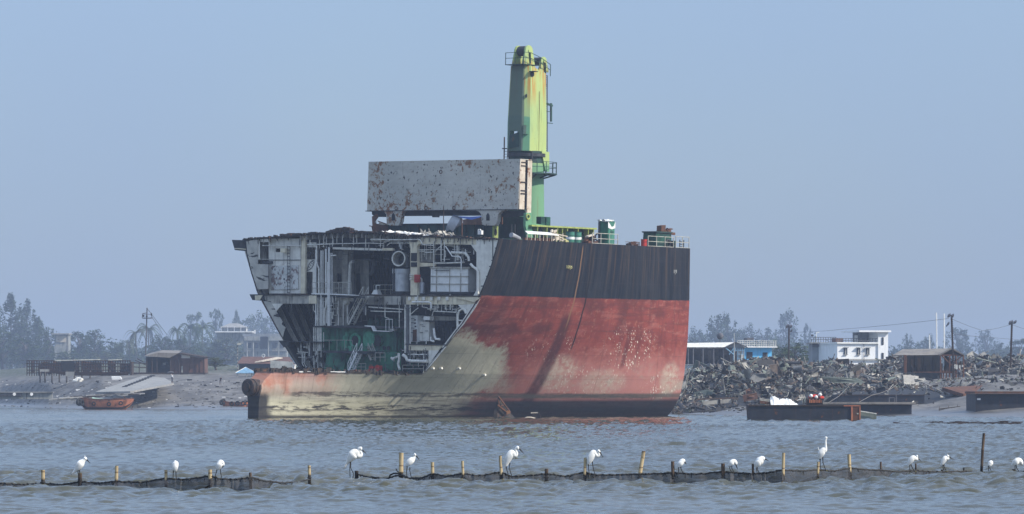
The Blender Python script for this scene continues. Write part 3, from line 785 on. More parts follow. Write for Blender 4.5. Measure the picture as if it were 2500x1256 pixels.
# tank-room pipes
pipe([(1018,611),(1066,610),(1082,597)], .3, .05); pipe([(1020,615),(1062,616),(1084,594)], .45, .045)
pipe([(1059,590),(1059,653)], .1, .05); pipe([(1077,588),(1077,639),(1085,639),(1085,592)], -.05, .055)
for x in (1037,1041,1051,1063): pipe([(x, 584), (x, 640-(x % 5)*6)], .6, .03, 'pipe', 5)
pipe([(1088,602),(1104,626),(1120,627),(1124,629),(1126,634),(1126,668)], -.2, .055, 'white')
pipe([(1102,617),(1130,618),(1138,620),(1144,629),(1145,638)], .2, .13, 'pipe', 9)
pipe([(1117,580),(1117,636)], .3, .09); pipe([(1120.5,600),(1120.5,636)], .4, .05); pipe([(1110,604),(1110,640)], .8, .09, 'pipe_dark')
pipe([(1062,643),(1090,643),(1134,641)], .2, .075)
pipe([(1088,598),(1105,600),(1112,604)], .7, .1); pipe([(1131,606),(1131,640)], .9, .035)
pipe([(1149,645),(1155,652),(1163,657),(1167,664),(1167,718)], -.15, .13, 'pale', 9)
# lower right pipes
pipe([(1020,722),(1020,748)], -.05, .05); pipe([(1031,722),(1031,750),(1044,752)], .1, .045); pipe([(1006,738),(1046,738),(1052,740),(1053,753)], -.1, .075, 'white')
pipe([(1002,768),(1021,752)], .2, .045); pipe([(1044,755),(1066,755)], .1, .05); pipe([(1055,772),(1058,760),(1114,763)], .1, .05)
for x in (1062,1068,1078,1090,1104): pipe([(x, 744), (x, 760)], .4, .035, 'pipe', 5)
pipe([(1118,805),(1118,770),(1121,760),(1128,755),(1134,757),(1138,766)], .1, .11, 'pale', 8); pipe([(1115,805),(1115,755),(1124,751),(1150,750)], .2, .04)
pipe([(1118,783),(1132,783)], .05, .07); pipe([(1052,822),(1052,832),(1060,834)], -.1, .1, 'white'); pipe([(1059,802),(1061,820),(1064,828),(1074,829)], -.12, .11, 'white')
pipe([(984,867),(991,872),(994,880),(1003,882),(1043,883)], -.1, .16, 'pipe', 9); pipe([(975,870),(960,876),(962,880),(955,874)], -.1, .12, 'pipe'); 
pipe([(973,863),(975,876),(972,888),(974,897),(976,903)], -.3, .12, 'pipe'); pipe([(996,866),(1044,866)], .2, .06); pipe([(1008,870),(1042,873)], .4, .08, 'pipe_dark')
for x in (1005,1016,1032): pipe([(x, 846), (x, 866)], .5, .05)
pipe([(985,852),(985,912)], .9, .25, 'soot_shade')
# left lower pipes
for pts in ([(735,838),(735,860),(742,860)],[(738,862),(738,888),(742,895)],[(744,864),(742,885),(748,897)],[(755,835),(755,870)],[(741,848),(752,848)],[(728,850),(728,860),(752,861)]): pipe(pts, .3, .045)
pipe([(748,880),(752,874),(768,872),(774,868)], .2, .09, 'pipe_dark')
mb = MB(); sbox(756, 836, 762, 860, .8, 1.1, mb); sbox(752, 858, 762, 870, .5, .8, mb); spart('pump', mb, M['dark_grey'])
# clutter hung from the deckhead: brackets, trays, cable runs
mb = MB(); rr = random.Random(23)
for _ in range(70):
    x, y = rr.uniform(770, 1160), rr.uniform(592, 640); u = rr.uniform(.5, 4.); 
    stube([(x, y), (x+rr.uniform(-4, 4), y)], u, .03, mb, 4)
    a = SP(x, y, u); mb.bar(a, a+Vector((0, rr.uniform(-.9,.9), 0)), rr.uniform(.04,.16), rr.uniform(.03,.1)); 
    if rr.random() < .5: mb.bar(a, a+Vector((0,0,rr.uniform(.2,1.))), .04)
for _ in range(60):
    x, y = rr.uniform(765, 985), rr.uniform(735, 795); u = rr.uniform(1., 5.); a = SP(x, y, u)
    mb.bar(a, a+Vector((0, rr.uniform(-.8,.8), rr.choice((0,0,.3)))), rr.uniform(.04,.14), .05); mb.bar(a, a+Vector((0,0,rr.uniform(.1,.9))), .045)
for _ in range(70):
    x, y = rr.uniform(992, 1085), rr.uniform(748, 835); u = rr.uniform(1.2, 5.); a = SP(x, y, u)
    mb.bar(a, a+Vector((0, rr.uniform(-.7,.7), 0)), rr.uniform(.04,.2), .06); mb.bar(a, a+Vector((0,0,rr.uniform(.1,.6))), .05)
for _ in range(40):
    x, y = rr.uniform(745, 1040), rr.uniform(862, 905); u = rr.uniform(-.2, 3.); a = SP(x, y, u)
    mb.bar(a, a+Vector((0, rr.uniform(-.6,.6), 0)), rr.uniform(.04,.16), .08); mb.bar(a, a+Vector((0,0,-rr.uniform(.1,.6))), .06)
kind(spart('pipework_clutter', mb, M['pipe_dark']), 'stuff')
mb = MB()
for _ in range(170):
    x, y = rr.choice(((rr.uniform(775, 985), rr.uniform(590, 612)), (rr.uniform(1020, 1160), rr.uniform(596, 640)), (rr.uniform(1050, 1120), rr.uniform(745, 765)), (rr.uniform(775, 830), rr.uniform(730, 795)), (rr.uniform(990,1045), rr.uniform(848,900)), (rr.uniform(740, 790), rr.uniform(845,905))))
    u = rr.uniform(.1, 1.2); a = SP(x, y, u)
    if rr.random() < .6: mb.bar(a, a+Vector((0, rr.uniform(-1.2,1.2), 0)), rr.uniform(.04,.1), .05)
    else: mb.bar(a, a+Vector((0,0,rr.uniform(.3,1.2))), rr.uniform(.04,.09))
kind(spart('cable_runs', mb, M['pipe']), 'stuff')
mb = MB()
for _ in range(75):                                   # loose cables and rags hanging where the plates were burnt off
    x, y, x1, L = *rr.choice(((rr.uniform(640, 1160), rr.uniform(578, 600)), (rr.uniform(690, 1090), rr.uniform(724, 745)), (rr.uniform(745, 1040), rr.uniform(840, 860)))), rr.uniform(-22, 22), rr.uniform(8, 34); u = rr.uniform(-.1, 1.2)
    stube([(x, y), (x+x1*.25, y+L*.8), (x+x1*.6, y+L), (x+x1, y+L*rr.uniform(.1,.9))] if rr.random() < .45 else [(x, y), (x+x1*.05, y+L*.5), (x+x1*.12, y+L)], u, rr.uniform(.018, .045), mb, 5)
kind(spart('hanging_cables', mb, M['pipe_dark']), 'stuff')
# railings
def rail(x0, x1, yb, yt, u, n, mids=2, m_='rail', y1b=None, y1t=None):
    mb = MB(); y1b = yb if y1b is None else y1b; y1t = yt if y1t is None else y1t
    for i in range(n+1):
        f = i/n; x = x0+(x1-x0)*f; stube([(x, yb+(y1b-yb)*f), (x, yt+(y1t-yt)*f)], u, .03, mb, 4)
    for j in range(1, mids+1):
        f = j/mids; stube([(x0, yb+(yt-yb)*f), (x1, y1b+(y1t-y1b)*f)], u, .028, mb, 4)
    return mb
spart('railing', rail(762, 858, 718, 690, -.05, 9), M['rail']); spart('railing', rail(912, 968, 720, 696, 3.8, 4), M['rail'])
spart('walkway_edge', plate([(760,716),(812,717.5),(876,721),(876,722.5),(812,720.5),(760,719)], -.12, .6), M['white'])
spart('railing', rail(785, 860, 859, 831, .1, 4, 1), M['rail']); spart('railing', rail(983, 1034, 910, 892, -.2, 2), M['rail'])
spart('railing', rail(916, 940, 883, 862, -.9, 2), M['rail']); spart('railing', rail(870, 893, 905, 888, -.7, 2), M['rail'])
spart('railing', rail(942, 958, 808, 780, .6, 2, 1), M['white'])
spart('walkway_edge', plate([(890,795),(908,796),(912,807),(950,809),(950,810.5),(911,809),(906,798.5),(890,797)], .2, .5), M['white'])
# stairs
def stair(p0, p1, u0, wdt, steps, mat, name='stair', rails=True):
    mb = MB(); a, b = SP(*p0, u0), SP(*p1, u0); wv = Vector((wdt, 0, 0)); d = (b-a)
    for o_ in (Vector(), wv):
        mb.bar(a+o_, b+o_, .07, .2)
        if rails:
            for k in (0, .33, .66, 1): mb.bar(a+o_+d*k, a+o_+d*k+Vector((0,0,.95)), .045)
            mb.bar(a+o_+Vector((0,0,.95)), b+o_+Vector((0,0,.95)), .05); mb.bar(a+o_+Vector((0,0,.5)), b+o_+Vector((0,0,.5)), .035)
    for i in range(steps):
        q = a + d*((i+.5)/steps); mb.obox(q+wv/2, wv/2, (0,.13,0), (0,0,.02))
    return spart(name, mb, mat)
stair((849, 911), (871, 862), -1.3, .75, 9, M['white'])
stair((851, 793), (886, 724), 1.6, .8, 12, M['pale'])
stair((906, 880), (898, 862), -.6, .6, 4, M['rail'])
for px0, px1 in ((803, 850), (735, 782)):
    q0, q1 = on_shell(px0, 911.5), on_shell(px1, 911.5); spart('rim_sill', MB().bar(q0+Vector((0,.3,.12)), q1+Vector((0,.3,.1)), .14, .1), M['white'])
for pts, r_ in (([(786,742),(786,796)],.04),([(790,738),(790,790)],.05),([(798,760),(806,764),(812,764),(812,780)],.06),([(814,730),(814,770),(822,770)],.05),([(826,735),(826,795)],.05),([(838,740),(838,795)],.04),([(776,800),(776,905)],.06),([(770,805),(770,870),(762,880)],.05),([(782,800),(782,858)],.05),([(790,812),(790,850)],.045),([(900,750),(985,756)],.06),([(905,760),(980,762)],.05),([(893,748),(893,770)],.05),([(940,745),(940,775),(950,778)],.05),([(975,745),(975,800)],.05),([(848,745),(848,790)],.05)): pipe(pts, .6, r_, 'pipe', 5)
spart('platform', sbox(787, 858, 905, 862, -.9, 2.4), M['dark_grey'])
spart('upper_walkway', sbox(888, 720, 915, 724, 2.6, 3.8), M['pale'])
mb = MB(); a = SP(920, 722, 2.4); mb.loft([[a+Vector((.4*i, .45*j, 0)) for i, j in ((-1,-1),(1,-1),(1,1),(-1,1))], [a+Vector((.2*i, .22*j, .55)) for i, j in ((-1,-1),(1,-1),(1,1),(-1,1))]])
mb.bar(a+Vector((0,.1,.5)), a+Vector((0,.1,1.)), .08); mb.bar(a+Vector((0,.1,1.)), a+Vector((0,-.4,1.)), .07); spart('vent_head', mb, M['white'])
mb = MB(); sbox(830, 728, 850, 736, 1., 1.8, mb); stube([(842,735),(849,742)], 1.2, .3, mb, 8); spart('vent_duct', mb, M['pale'])
# electrical cabinets in the lower right compartment
cab1 = spart('cabinet', sbox(1000, 771, 1019, 835, .8, 2.), M['white']); cab2 = spart('cabinet', sbox(1019.5, 786, 1048, 833, 1.2, 2.), M['pale'])
mb = MB(); 
for y in (778, 788, 801, 812): spart('handle', sbox(1002, y, 1011, y+.9, .74, .8), M['soot_shade'], cab1)
for x, y in ((1011,780),(1011,788),(1012,796)): spart('handle', sbox(x, y, x+3.5, y+3, .74, .8), M['soot_shade'], cab1)
for x, y in ((1025,793),(1030,797),(1025,812),(1037,808)): spart('handle', sbox(x, y, x+7, y+.9, 1.14, 1.2), M['soot_shade'], cab2)
spart('switch_box', sbox(1034, 773, 1049, 782, .5, 1.0), M['white']); spart('switch_box', sbox(1050, 773, 1060, 783, .6, 1.), M['shade_grey'])
spart('cable_tray', plate([(1058,772),(1113,774),(1113,783),(1058,783)], 2., .1), M['shade_grey'])
mb = MB()
for x, h_ in ((1070,26),(1082,38),(1092,44),(1104,34)): stube([(x, 832), (x, 832-h_)], 3.2, .28, mb, 8)
spart('pump', mb, M['dark_grey'])
spart('cabinet_stain', plate([(1008,806),(1017,804),(1017,834),(1007,834)], .76, .03), M['rust'])
# ================================================================== things standing in and on the ship
def sthing(name, label, cat, base, group=None): return Thing(name, label, cat, base, group, MS)
# --- main engine
t = sthing('ship_engine', 'big dark green ship engine standing in the open engine room', 'engine', SP(880, 912, 2))
mb = MB(); sbox(796, 860, 985, 913, 1.0, 6.5, mb); sbox(783, 800, 990, 858, 2.2, 7.5, mb); sbox(800, 803, 905, 858, 1.5, 3, mb)
sbox(905, 812, 975, 858, 1.7, 3, mb)
for x in (800, 822, 843): sbox(x, 804, x+5, 857, 1.42, 1.6, mb)
a, b = SP(797,913,1.0), SP(845,913,1.0); c_ = SP(800,872,1.0)
mb.add([a+Vector((-.5,0,0)), b+Vector((-.5,0,0)), Vector((.99, b.y, c_.z)), Vector((.99, a.y, c_.z)), a, b], [(0,1,2,3),(0,3,4),(1,5,2),(0,4,5,1)])
t.part('crankcase', mb, M['engine'])
mb = MB()
def disc(px, py, u, r, th, mb, n=24, r2=None):
    q = SP(px, py, u); r2 = r2 or r
    return mb.loft([[q+Vector((d, rr*math.cos(2*math.pi*k/n), rr*math.sin(2*math.pi*k/n))) for k in range(n)] for d, rr in ((0, r2), (-th, r))])
q = SP(868, 832, 1.4); mb.ring(q, (1,0,0), .62, .16, 24, 8); disc(905, 828, 1.6, .75, .3, mb, 20, .95); disc(845, 825, 1.4, .25, .2, mb)
disc(925, 832, 1.55, .5, .16, mb)
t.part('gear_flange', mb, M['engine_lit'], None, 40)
for q in ((868,832,1.38,.5,.04),(817,899,.48,.2,.02),(938,850,1.6,.2,.03),(949,850,1.6,.2,.03),(921,832,1.38,.55,.05)): mb = MB(); disc(*q, mb, 20); t.part('access_hole', mb, M['soot_shade'])
t.part('catwalk', sbox(765, 797, 990, 800, .6, 3.5), M['dark_grey'])
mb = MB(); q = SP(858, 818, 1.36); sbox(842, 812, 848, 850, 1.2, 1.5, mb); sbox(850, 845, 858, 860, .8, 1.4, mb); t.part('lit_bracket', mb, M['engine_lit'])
mb = MB(); disc(817, 899, .5, .24, .06, mb); t.part('hole_rim', mb, M['engine'])
for i, x in enumerate((905, 921, 937, 953, 969)):
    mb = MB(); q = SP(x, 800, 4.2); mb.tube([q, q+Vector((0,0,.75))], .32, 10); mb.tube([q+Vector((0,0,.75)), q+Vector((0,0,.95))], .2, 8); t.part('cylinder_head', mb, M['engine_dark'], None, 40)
text_part('No', .38, 'engine_lettering', M['white'], tuple(SP(891, 868, .93)-t.base), (0,-1,0), (0,0,1), t.o)
t.part('indicator_box', sbox(952, 799, 963, 808, .9, 1.3), M['white'])
t.part('side_column', sbox(960, 812, 968, 858, 1.4, 1.7), M['engine_dark'])
# --- boiler / exhaust
t = sthing('exhaust_drum', 'silver upright cylinder with banded wrapper under a round duct mouth', 'boiler', SP(980, 712, 1))
q = SP(980, 712, 1.0); zt_ = SP(980, 657, 1).z; zb_ = SP(980, 712, 1).z; zm_ = SP(980, 668, 1).z
def cyl(c, r, z0, z1, n=28): return [[Vector((c.x+r*math.cos(2*math.pi*k/n), c.y+r*math.sin(2*math.pi*k/n), z)) for k in range(n)] for z in (z0, z1)]
t.part('shell', MB().loft(cyl(q, .86, zb_, zm_)), M['steel'], None, 40); t.part('upper_wrapper', MB().loft(cyl(q, .93, zm_, zt_)), M['steel'], None, 40)
t.part('seam_gap', MB().box((q.x-.99, q.y+.12, zb_), (q.x-.8, q.y+.24, zt_)), M['soot_shade'])
t.part('bottom_cone', MB().loft([cyl(q, .8, zb_-.35, zb_)[0], cyl(q, .9, zb_-.02, zb_)[0]]), M['dark_grey'])
t = sthing('round_duct', 'open round duct mouth with dark inside above the silver cylinder', 'duct', SP(973, 652, .6))
q = SP(973, 632, .3); ax = Vector((-1, -.25, .05)).normalized()
mb = MB(); X_ = ax.orthogonal().normalized(); Y_ = ax.cross(X_)
for r0, r1, d0, d1 in ((.70,.70,0,-1.3),(.63,.63,0,-1.3),(.70,.63,0,0)):
    mb.loft([[q+ax*d+(X_*math.cos(2*math.pi*k/28)+Y_*math.sin(2*math.pi*k/28))*r for k in range(28)] for r, d in ((r0,d0),(r1,d1))], 0, False)
t.part('duct_wall', mb, M['shade_grey'], None, 40)
t.part('rim', MB().ring(q, ax, .69, .07, 30, 6), M['pipe'], None, True)
mb = MB(); mb.loft([[q-ax*1.25+(X_*math.cos(2*math.pi*k/24)+Y_*math.sin(2*math.pi*k/24))*r for k in range(24)] for r in (.6,.62)]); t.part('dark_lining', mb, M['soot_shade'])
mb = MB(); mb.tube([q-ax*.9+Vector((0,-.35,.4)), q-ax*.7+Vector((0,-.75,.1)), q-ax*.6+Vector((0,-.75,-.8))], .16, 8); t.part('bypass_pipe', mb, M['pipe_dark'], None, True)
# --- white service tank
t = sthing('service_tank', 'white ribbed rectangular tank standing on the middle deck', 'tank', SP(1100, 716, .7))
t.part('tank_shell', sbox(1051, 656, 1143, 713, .6, 2.0), M['white'])
mb = MB()
for x in (1064, 1096, 1123): sbox(x, 655, x+1.6, 714, .5, .6, mb)
for y in (674, 693): sbox(1050, y, 1144, y+1.4, .5, .6, mb)
t.part('stiffening_rib', mb, M['shade_grey']); t.part('tank_lid', sbox(1049, 652, 1146, 656, .45, 2.1), M['shade_grey'])
t.part('tank_base', sbox(1049, 713, 1146, 717, .5, 2.1), M['dark_grey']); t.part('level_gauge', sbox(1061, 660, 1096, 661.4, .44, .5), M['soot_shade'])
t = sthing('air_bottle', 'small grey upright gas cylinder beside the red box', 'cylinder', SP(1029, 718, .8))
q = SP(1029, 717, .9); h_ = SP(1029, 692, .9).z; mb = MB(); mb.loft(cyl(q, .29, q.z, h_)+[cyl(q, .2, h_+.12, h_)[0]]); t.part('body', mb, M['steel'], None, 40)
t.part('neck', MB().tube([Vector((q.x,q.y,h_+.1)), Vector((q.x,q.y,h_+.4)), Vector((q.x,q.y+.2,h_+.5))], .1, 8), M['pipe'])
t = sthing('hose_box', 'red wall box fixed on the cream pillar', 'box', SP(1016, 691, -.05))
t.part('body', sbox(1011, 671, 1022, 690, -.12, .15), M['red']); t.part('door_edge', sbox(1012.5, 673, 1020.5, 688, -.15, -.11), paint('dull_red', (.36,.03,.025), grime=.3))
mb = MB(); q = SP(1004, 679, -.1); 
for d in (-.12, .12, .3): mb.ring(q+Vector((0,0,d)), (0,0,1), .14, .05, 12, 6)
t = sthing('coil_fitting', 'small ringed valve fitting left of the red box', 'valve', SP(1004, 684, -.1)); t.part('rings', mb, M['pipe'])
for (x0, x1, lab) in ((900, 911, 'square red oil can on the engine room floor'), (916, 926, 'taller narrow red can beside the square red can')):
    t = sthing('oil_can', lab, 'can', SP((x0+x1)/2, 911, -.6)); t.part('body', sbox(x0, 895 if x0 < 910 else 893, x1, 911, -.7, -.25), M['red'])
    t.part('handle', stube([(x0+2, 895), (x0+3, 892), (x1-3, 892), (x1-2, 895)], -.5, .03), M['red'])
    t.part('grooves', sbox(x0+1.5, 900, x1-1.5, 901, -.73, -.69), M['burnt'])
t = sthing('deck_machine', 'burnt winch fittings and white bollard on the rim near the stern boss', 'machine', SP(680, 911, -9))
for nm, mb, m_ in (('frame', sbox(675, 902, 692, 910, -9.3, -8.6), M['burnt']), ('white_posts', MB(), M['white'])):
    if nm == 'white_posts':
        for x in (671, 674): stube([(x, 911), (x, 900)], -9.2, .05, mb)
        stube([(676,906),(688,905)], -9.35, .1, mb)
    t.part(nm, mb, m_)
t = sthing('white_bollard', 'white capped post standing on the cut rim left of the hull opening', 'bollard', SP(718, 911, -7))
t.part('post', stube([(718.5,912),(718.5,893)], -7, .14, None, 10), M['white'], None, True); t.part('cap', stube([(718.5,893),(718.5,891)], -7, .2, None, 10), M['white']); t.part('foot', sbox(712, 905, 727, 911, -7.2, -6.8), M['burnt'])

# --- the upright steel box across the deck
ub = 11.2
g = Graph('rust_spotted_grey'); p = g.co(); u, v, z = g.xyz(p)
c = g.mix(g.noise(p, .25, 4).ss(.35, .65), (.54, .52, .45), (.45, .44, .385))
sp = g.noise(g.vec(v, u, z), 2.1, 8, .74); big = g.noise(g.vec(v*.22, u, z*.3), 1., 3)
c = g.mix(big.ss(.45, .62)*sp.ss(.47, .6)*.7, c, (.30, .25, .15))
c = g.mix((sp+big*.55).ss(.835, .9)*.9, c, (.22, .09, .03))
c = g.mix(g.noise(g.vec(v*2.2, u, z*1.5), 1.6, 4, .6).ss(.62, .67), c, (.05, .04, .035))
c = g.mix(g.noise(g.vec(v*3.2, u, z*2.6), 2.2, 3, .6).ss(.67, .71), c, (.05, .045, .04))
c = g.mix(g.noise(g.vec(v*1.6, u, z*.16), 1.3, 4).ss(.58, .75)*.5, c, (.14, .12, .1))
M['spotted'] = g.out(c, .8, g.noise(g.vec(v*.55, u, z*.75), 1., 2)+g.noise(g.vec(v*3., u, z*3.), 1., 3)*.08, .8, .22)
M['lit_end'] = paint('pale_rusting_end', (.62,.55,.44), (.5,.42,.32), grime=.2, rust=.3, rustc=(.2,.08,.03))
t = sthing('steel_hatch_box', 'long grey rust-spotted steel box on two legs across the deck', 'steel box', SP(1080, 549, ub+.8))
c4 = [SP(900,397,ub), SP(1270,390,ub), SP(1264.5,511,ub), SP(896,515,ub)]
mb = MB(); mb.prism(c4, (.06,0,0)); 
t.part('front_plate', mb, M['spotted'])
top = [c4[0], c4[1]]; 
mb = MB(); mb.prism([c4[0], c4[1], c4[1]+Vector((1.75,0,0)), c4[0]+Vector((1.75,0,0))], (0,0,.07)); t.part('top_flange', mb, M['spotted'])
mb = MB(); mb.prism([c4[3]+Vector((-.1,.15,0)), c4[2]+Vector((-.1,0,0)), c4[2]+Vector((1.1,0,0)), c4[3]+Vector((1.1,.15,0))], (0,0,-.07)); t.part('bottom_flange', mb, M['dark_grey'])
t.part('back_plate', MB().prism([q+Vector((1.7,0,0)) for q in c4], (.06,0,0)), M['spotted'])
yv = c4[1].y; zt_, zb_ = c4[1].z, c4[2].z
t.part('end_plate', MB().prism([Vector((ub+.07,yv+.02,zt_)), Vector((ub+.85,yv+.02,zt_)), Vector((ub+.85,yv+.07,zb_)), Vector((ub+.07,yv+.07,zb_))], (0,.06,0)), M['lit_end'])
t.part('end_plate', MB().prism([Vector((ub+1.08,yv-.1,zt_-.05)), Vector((ub+1.75,yv-.1,zt_-.05)), Vector((ub+1.75,yv-.05,zb_-.9)), Vector((ub+1.08,yv-.05,zb_-.9))], (0,.06,0)), M['lit_end'])
t.part('end_recess', MB().box((ub+.85, yv+.35, zb_-.5), (ub+1.08, yv+.45, zt_-.1)), M['soot_shade'])
mb = MB()
for f in (.05, .12, .45, .62, .68): mb.box((ub+.2, yv-.06, zt_-(zt_-zb_)*f-.04), (ub+1.1, yv+.05, zt_-(zt_-zb_)*f+.04))
t.part('end_brackets', mb, M['rust_dark'])
for x0, x1, hx in ((934, 991, 960), (1166, 1227, 1191)):
    m0 = (x0+x1)/2
    poly = [(x0-6,513),(x0+3,517),(x0+9,524),(x0+10,548),(x0+18,551),(x1-18,551),(x1-13,541),(x1-11,524),(x1-5,517),(x1+6,513)]
    mb = plate(poly, ub-.02, .5); t.part('leg', mb, M['spotted'])
    arch = [(hx-4,539),(hx-4,526),(hx,520),(hx+4,526),(hx+4,539)]; t.part('leg_slot', plate(arch, ub-.05, .04), M['soot_shade'])
mb = plate([(908,517),(1180,515),(1180,527),(985,528),(982,531),(915,530),(908,524)], ub+.7, .2); plate([(1055,526),(1070,526),(1070,531),(1055,531)], ub+.6, .2, mb); t.part('under_beam', mb, M['dark_grey'])
t.part('under_beam', plate([(1205,515),(1282,514),(1282,526),(1262,530),(1205,530)], ub+.7, .2), M['dark_grey'])
mb = MB()
for x, y in ((967,509),(1040,508),(1108,508),(1076,420)):
    q = SP(x, y, ub-.03); mb.ring(q, (1,0,0), .17, .04, 12, 5)
t.part('lifting_eye', mb, M['rust'])
# --- dark hatch coaming behind
t = sthing('hatch_coaming', 'dark green hatch wall running across the deck under the steel box', 'hatch coaming', SP(1050, 580, 12.4))
a, b = SP(925, 549, 12.4), SP(1212, 549, 12.2)
t.part('wall', MB().box((12.4, b.y, ztop(12)-.2), (12.6, a.y, a.z)), M['deck_green'])
t.part('top_flange', MB().box((12.2, b.y, a.z), (12.75, a.y, a.z+.07)), M['dark_grey'])
mb = MB()
for x in range(930, 1212, 23): q = SP(x, 560, 12.3); mb.box((12.15, q.y-.04, ztop(12)-.2), (12.4, q.y+.04, a.z))
t.part('stiffener', mb, M['deck_green'])
mb = MB(); q0, q1 = SV(1204, 552, SP(1212,560,12.2).y-.1), SV(1216, 583, SP(1212,560,12.2).y-.1)
mb.box((q0.x, q0.y, q1.z), (q1.x, q0.y+.1, q0.z)); t.part('lime_end_plate', mb, M['lime'])
qc = (q0+q1)/2; mb = MB(); mb.loft([[Vector((qc.x+.19*math.cos(a_*math.pi/8), q0.y-.03+d, qc.z+.34*math.sin(a_*math.pi/8))) for a_ in range(16)] for d in (0,.02)]); t.part('oval_hole', mb, M['soot_shade'])
t.part('ring_eye', MB().ring(Vector((q0.x+.3, q0.y+.02, q0.z+.15)), (0,1,0), .2, .07, 14, 6), M['lime'])
t = sthing('broken_bulwark', 'torn rusty plates standing at the left end of the dark hatch wall', 'scrap', SP(915, 575, 11))
mb = MB()
plate([(908,529),(913,527),(915,548),(918,575),(910,575)], 11, .1, mb); plate([(913,527),(920,522),(923,530),(916,540)], 11.3, .1, mb); plate([(916,545),(922,548),(946,552),(946,575),(916,575)], 11.6, .1, mb); stube([(902,552),(908,553),(912,574)], 10.9, .06, mb); stube([(922,540),(945,548)], 11.2, .05, mb); stube([(918,531),(917,570)], 10.9, .05, mb)
t.part('plates', mb, M['rust']); t.part('pale_strip', plate([(924,543),(945,548),(945,550),(926,549)], 11.4, .1), M['lit_end'])

# --- the deck crane
uc = SV(1287, 300, 0).x
def cz(py): return CAMH + (HZ-py)*(400+.768*uc)/FPX
t = sthing('deck_crane', 'tall lime green deck crane without its jib, on a round pedestal behind the steel box', 'crane', (uc, 0, ztop(uc)))
g = Graph('crane_paint'); p = g.co(); x, y, z = g.xyz(p)
hgt = z
c = g.mix(g.noise(g.vec(x*.5, y*.5, z*.15), 1., 4).ss(.4, .62), (.40, .49, .17), (.33, .45, .19))
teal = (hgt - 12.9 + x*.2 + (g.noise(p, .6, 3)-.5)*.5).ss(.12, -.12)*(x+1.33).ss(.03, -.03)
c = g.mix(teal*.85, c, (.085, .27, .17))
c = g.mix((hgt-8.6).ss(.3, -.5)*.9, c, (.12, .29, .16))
rs = g.noise(g.vec(x*2.4, y*2.4, z*.13), 1.3, 4, .6)
c = g.mix(rs.ss(.44, .56)*(hgt+rs*2.).ss(14.6, 18.2)*hgt.ss(19.2, 18.4)*.85, c, (.46, .2, .02))
c = g.mix((x+1.84-(z-10.)*.0276).ss(.03, -.03)*z.ss(8.5, 9.5)*z.ss(18.9, 18.3)*.93, c, (.095, .135, .105))  # shade of the aft face put into the paint colour
c = g.mix(g.noise(g.vec(x*3.7, y*3.7, z*.3), 1.2, 4).ss(.58, .72)*.45, c, (.15, .17, .07))
c = g.mix(g.noise(p, 1.4, 5, .7).ss(.68, .72), c, (.09, .06, .03))
M['crane'] = g.out(c, .6)
P8 = [(-1.94,.875),(-1.94,-.875),(-1.34,-1.475),(1.34,-1.475),(1.94,-.875),(1.94,.875),(1.34,1.475),(-1.34,1.475)]
def oct_ring(sc, zf, du=0): return [Vector((uc+du+a*sc, b*sc, zf(a*sc, b*sc))) for a, b in P8]
zb_ = cz(371)
ztopf = lambda a, b: cz(164) - max(0, a+.6)*.36
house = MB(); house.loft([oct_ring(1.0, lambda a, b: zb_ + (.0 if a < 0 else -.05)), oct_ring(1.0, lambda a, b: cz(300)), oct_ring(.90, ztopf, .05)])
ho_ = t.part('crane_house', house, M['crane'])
def cut(o, boxes):
    for a, b in boxes:
        cu = MB().box(a, b).build('cutter', M['soot_shade']); cu.matrix_world = MS.copy()
        md = o.modifiers.new('cut', 'BOOLEAN'); md.object = cu; md.solver = 'EXACT'
        bpy.context.view_layer.update()
        dg = bpy.context.evaluated_depsgraph_get(); me = bpy.data.meshes.new_from_object(o.evaluated_get(dg))
        o.modifiers.clear(); o.data = me; bpy.data.objects.remove(cu)
# a see-through hole (the cab is gone): cut along the line of sight and down from it
pa = SP(1246, 330, uc-1.9); pb = SP(1264, 320, uc-1.9)
bpy.context.view_layer.update()
cut(ho_, [((uc-2.6, pb.y+.02, pa.z), (uc-.2, pa.y+.0, pb.z)), ((uc-1.3, pb.y, pa.z-.1), (uc+2.5, 2.2, pb.z+.4))])
t.part('broken_cab_plate', plate([(1244,331),(1266,323),(1266,358),(1242,364)], uc-2.02, .06), M['deck_green'])
t.part('cab_recess', plate([(1240,364),(1298,369),(1298,391),(1241,391)], uc-1.2, .2), M['soot_shade'])
def zr(c, r, z, n=32): return [Vector((c[0]+r*math.cos(2*math.pi*k/n), c[1]+r*math.sin(2*math.pi*k/n), z)) for k in range(n)]
cc_ = (uc, 0)
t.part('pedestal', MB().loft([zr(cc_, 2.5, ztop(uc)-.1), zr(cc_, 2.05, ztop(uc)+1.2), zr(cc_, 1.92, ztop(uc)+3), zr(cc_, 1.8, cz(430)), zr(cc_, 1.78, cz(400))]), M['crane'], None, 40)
t.part('slewing_column', MB().loft([zr(cc_, 1.72, cz(405)), zr(cc_, 1.72, zb_+.02)]), M['deck_green'], None, 40)
t.part('slewing_ring', MB().loft([zr(cc_, 1.98, cz(384)), zr(cc_, 1.98, cz(376))]), M['dark_grey'], None, 40)
bk = MB(); bk.prism([Vector((uc+.2,-1.6,zb_)), Vector((uc+1.5,-1.5,zb_)), Vector((uc+1.75,-1.35,cz(419))), Vector((uc+.9,-1.55,cz(419)))], (0,-.25,0)); t.part('side_plate', bk, M['crane'])
pl = MB(); pl.loft([zr(cc_, 3.15, cz(427)), zr(cc_, 3.15, cz(424))]); t.part('platform', pl, M['deck_green'])
br = MB()
for k in range(0, 12): a = 2*math.pi*k/12; d = Vector((math.cos(a), math.sin(a), 0)); c0 = Vector((uc,0,0)); t.part('platform_bracket', MB().bar(c0+d*3.05+Vector((0,0,cz(427))), c0+d*1.8+Vector((0,0,cz(436))), .08, .14), M['deck_green'])
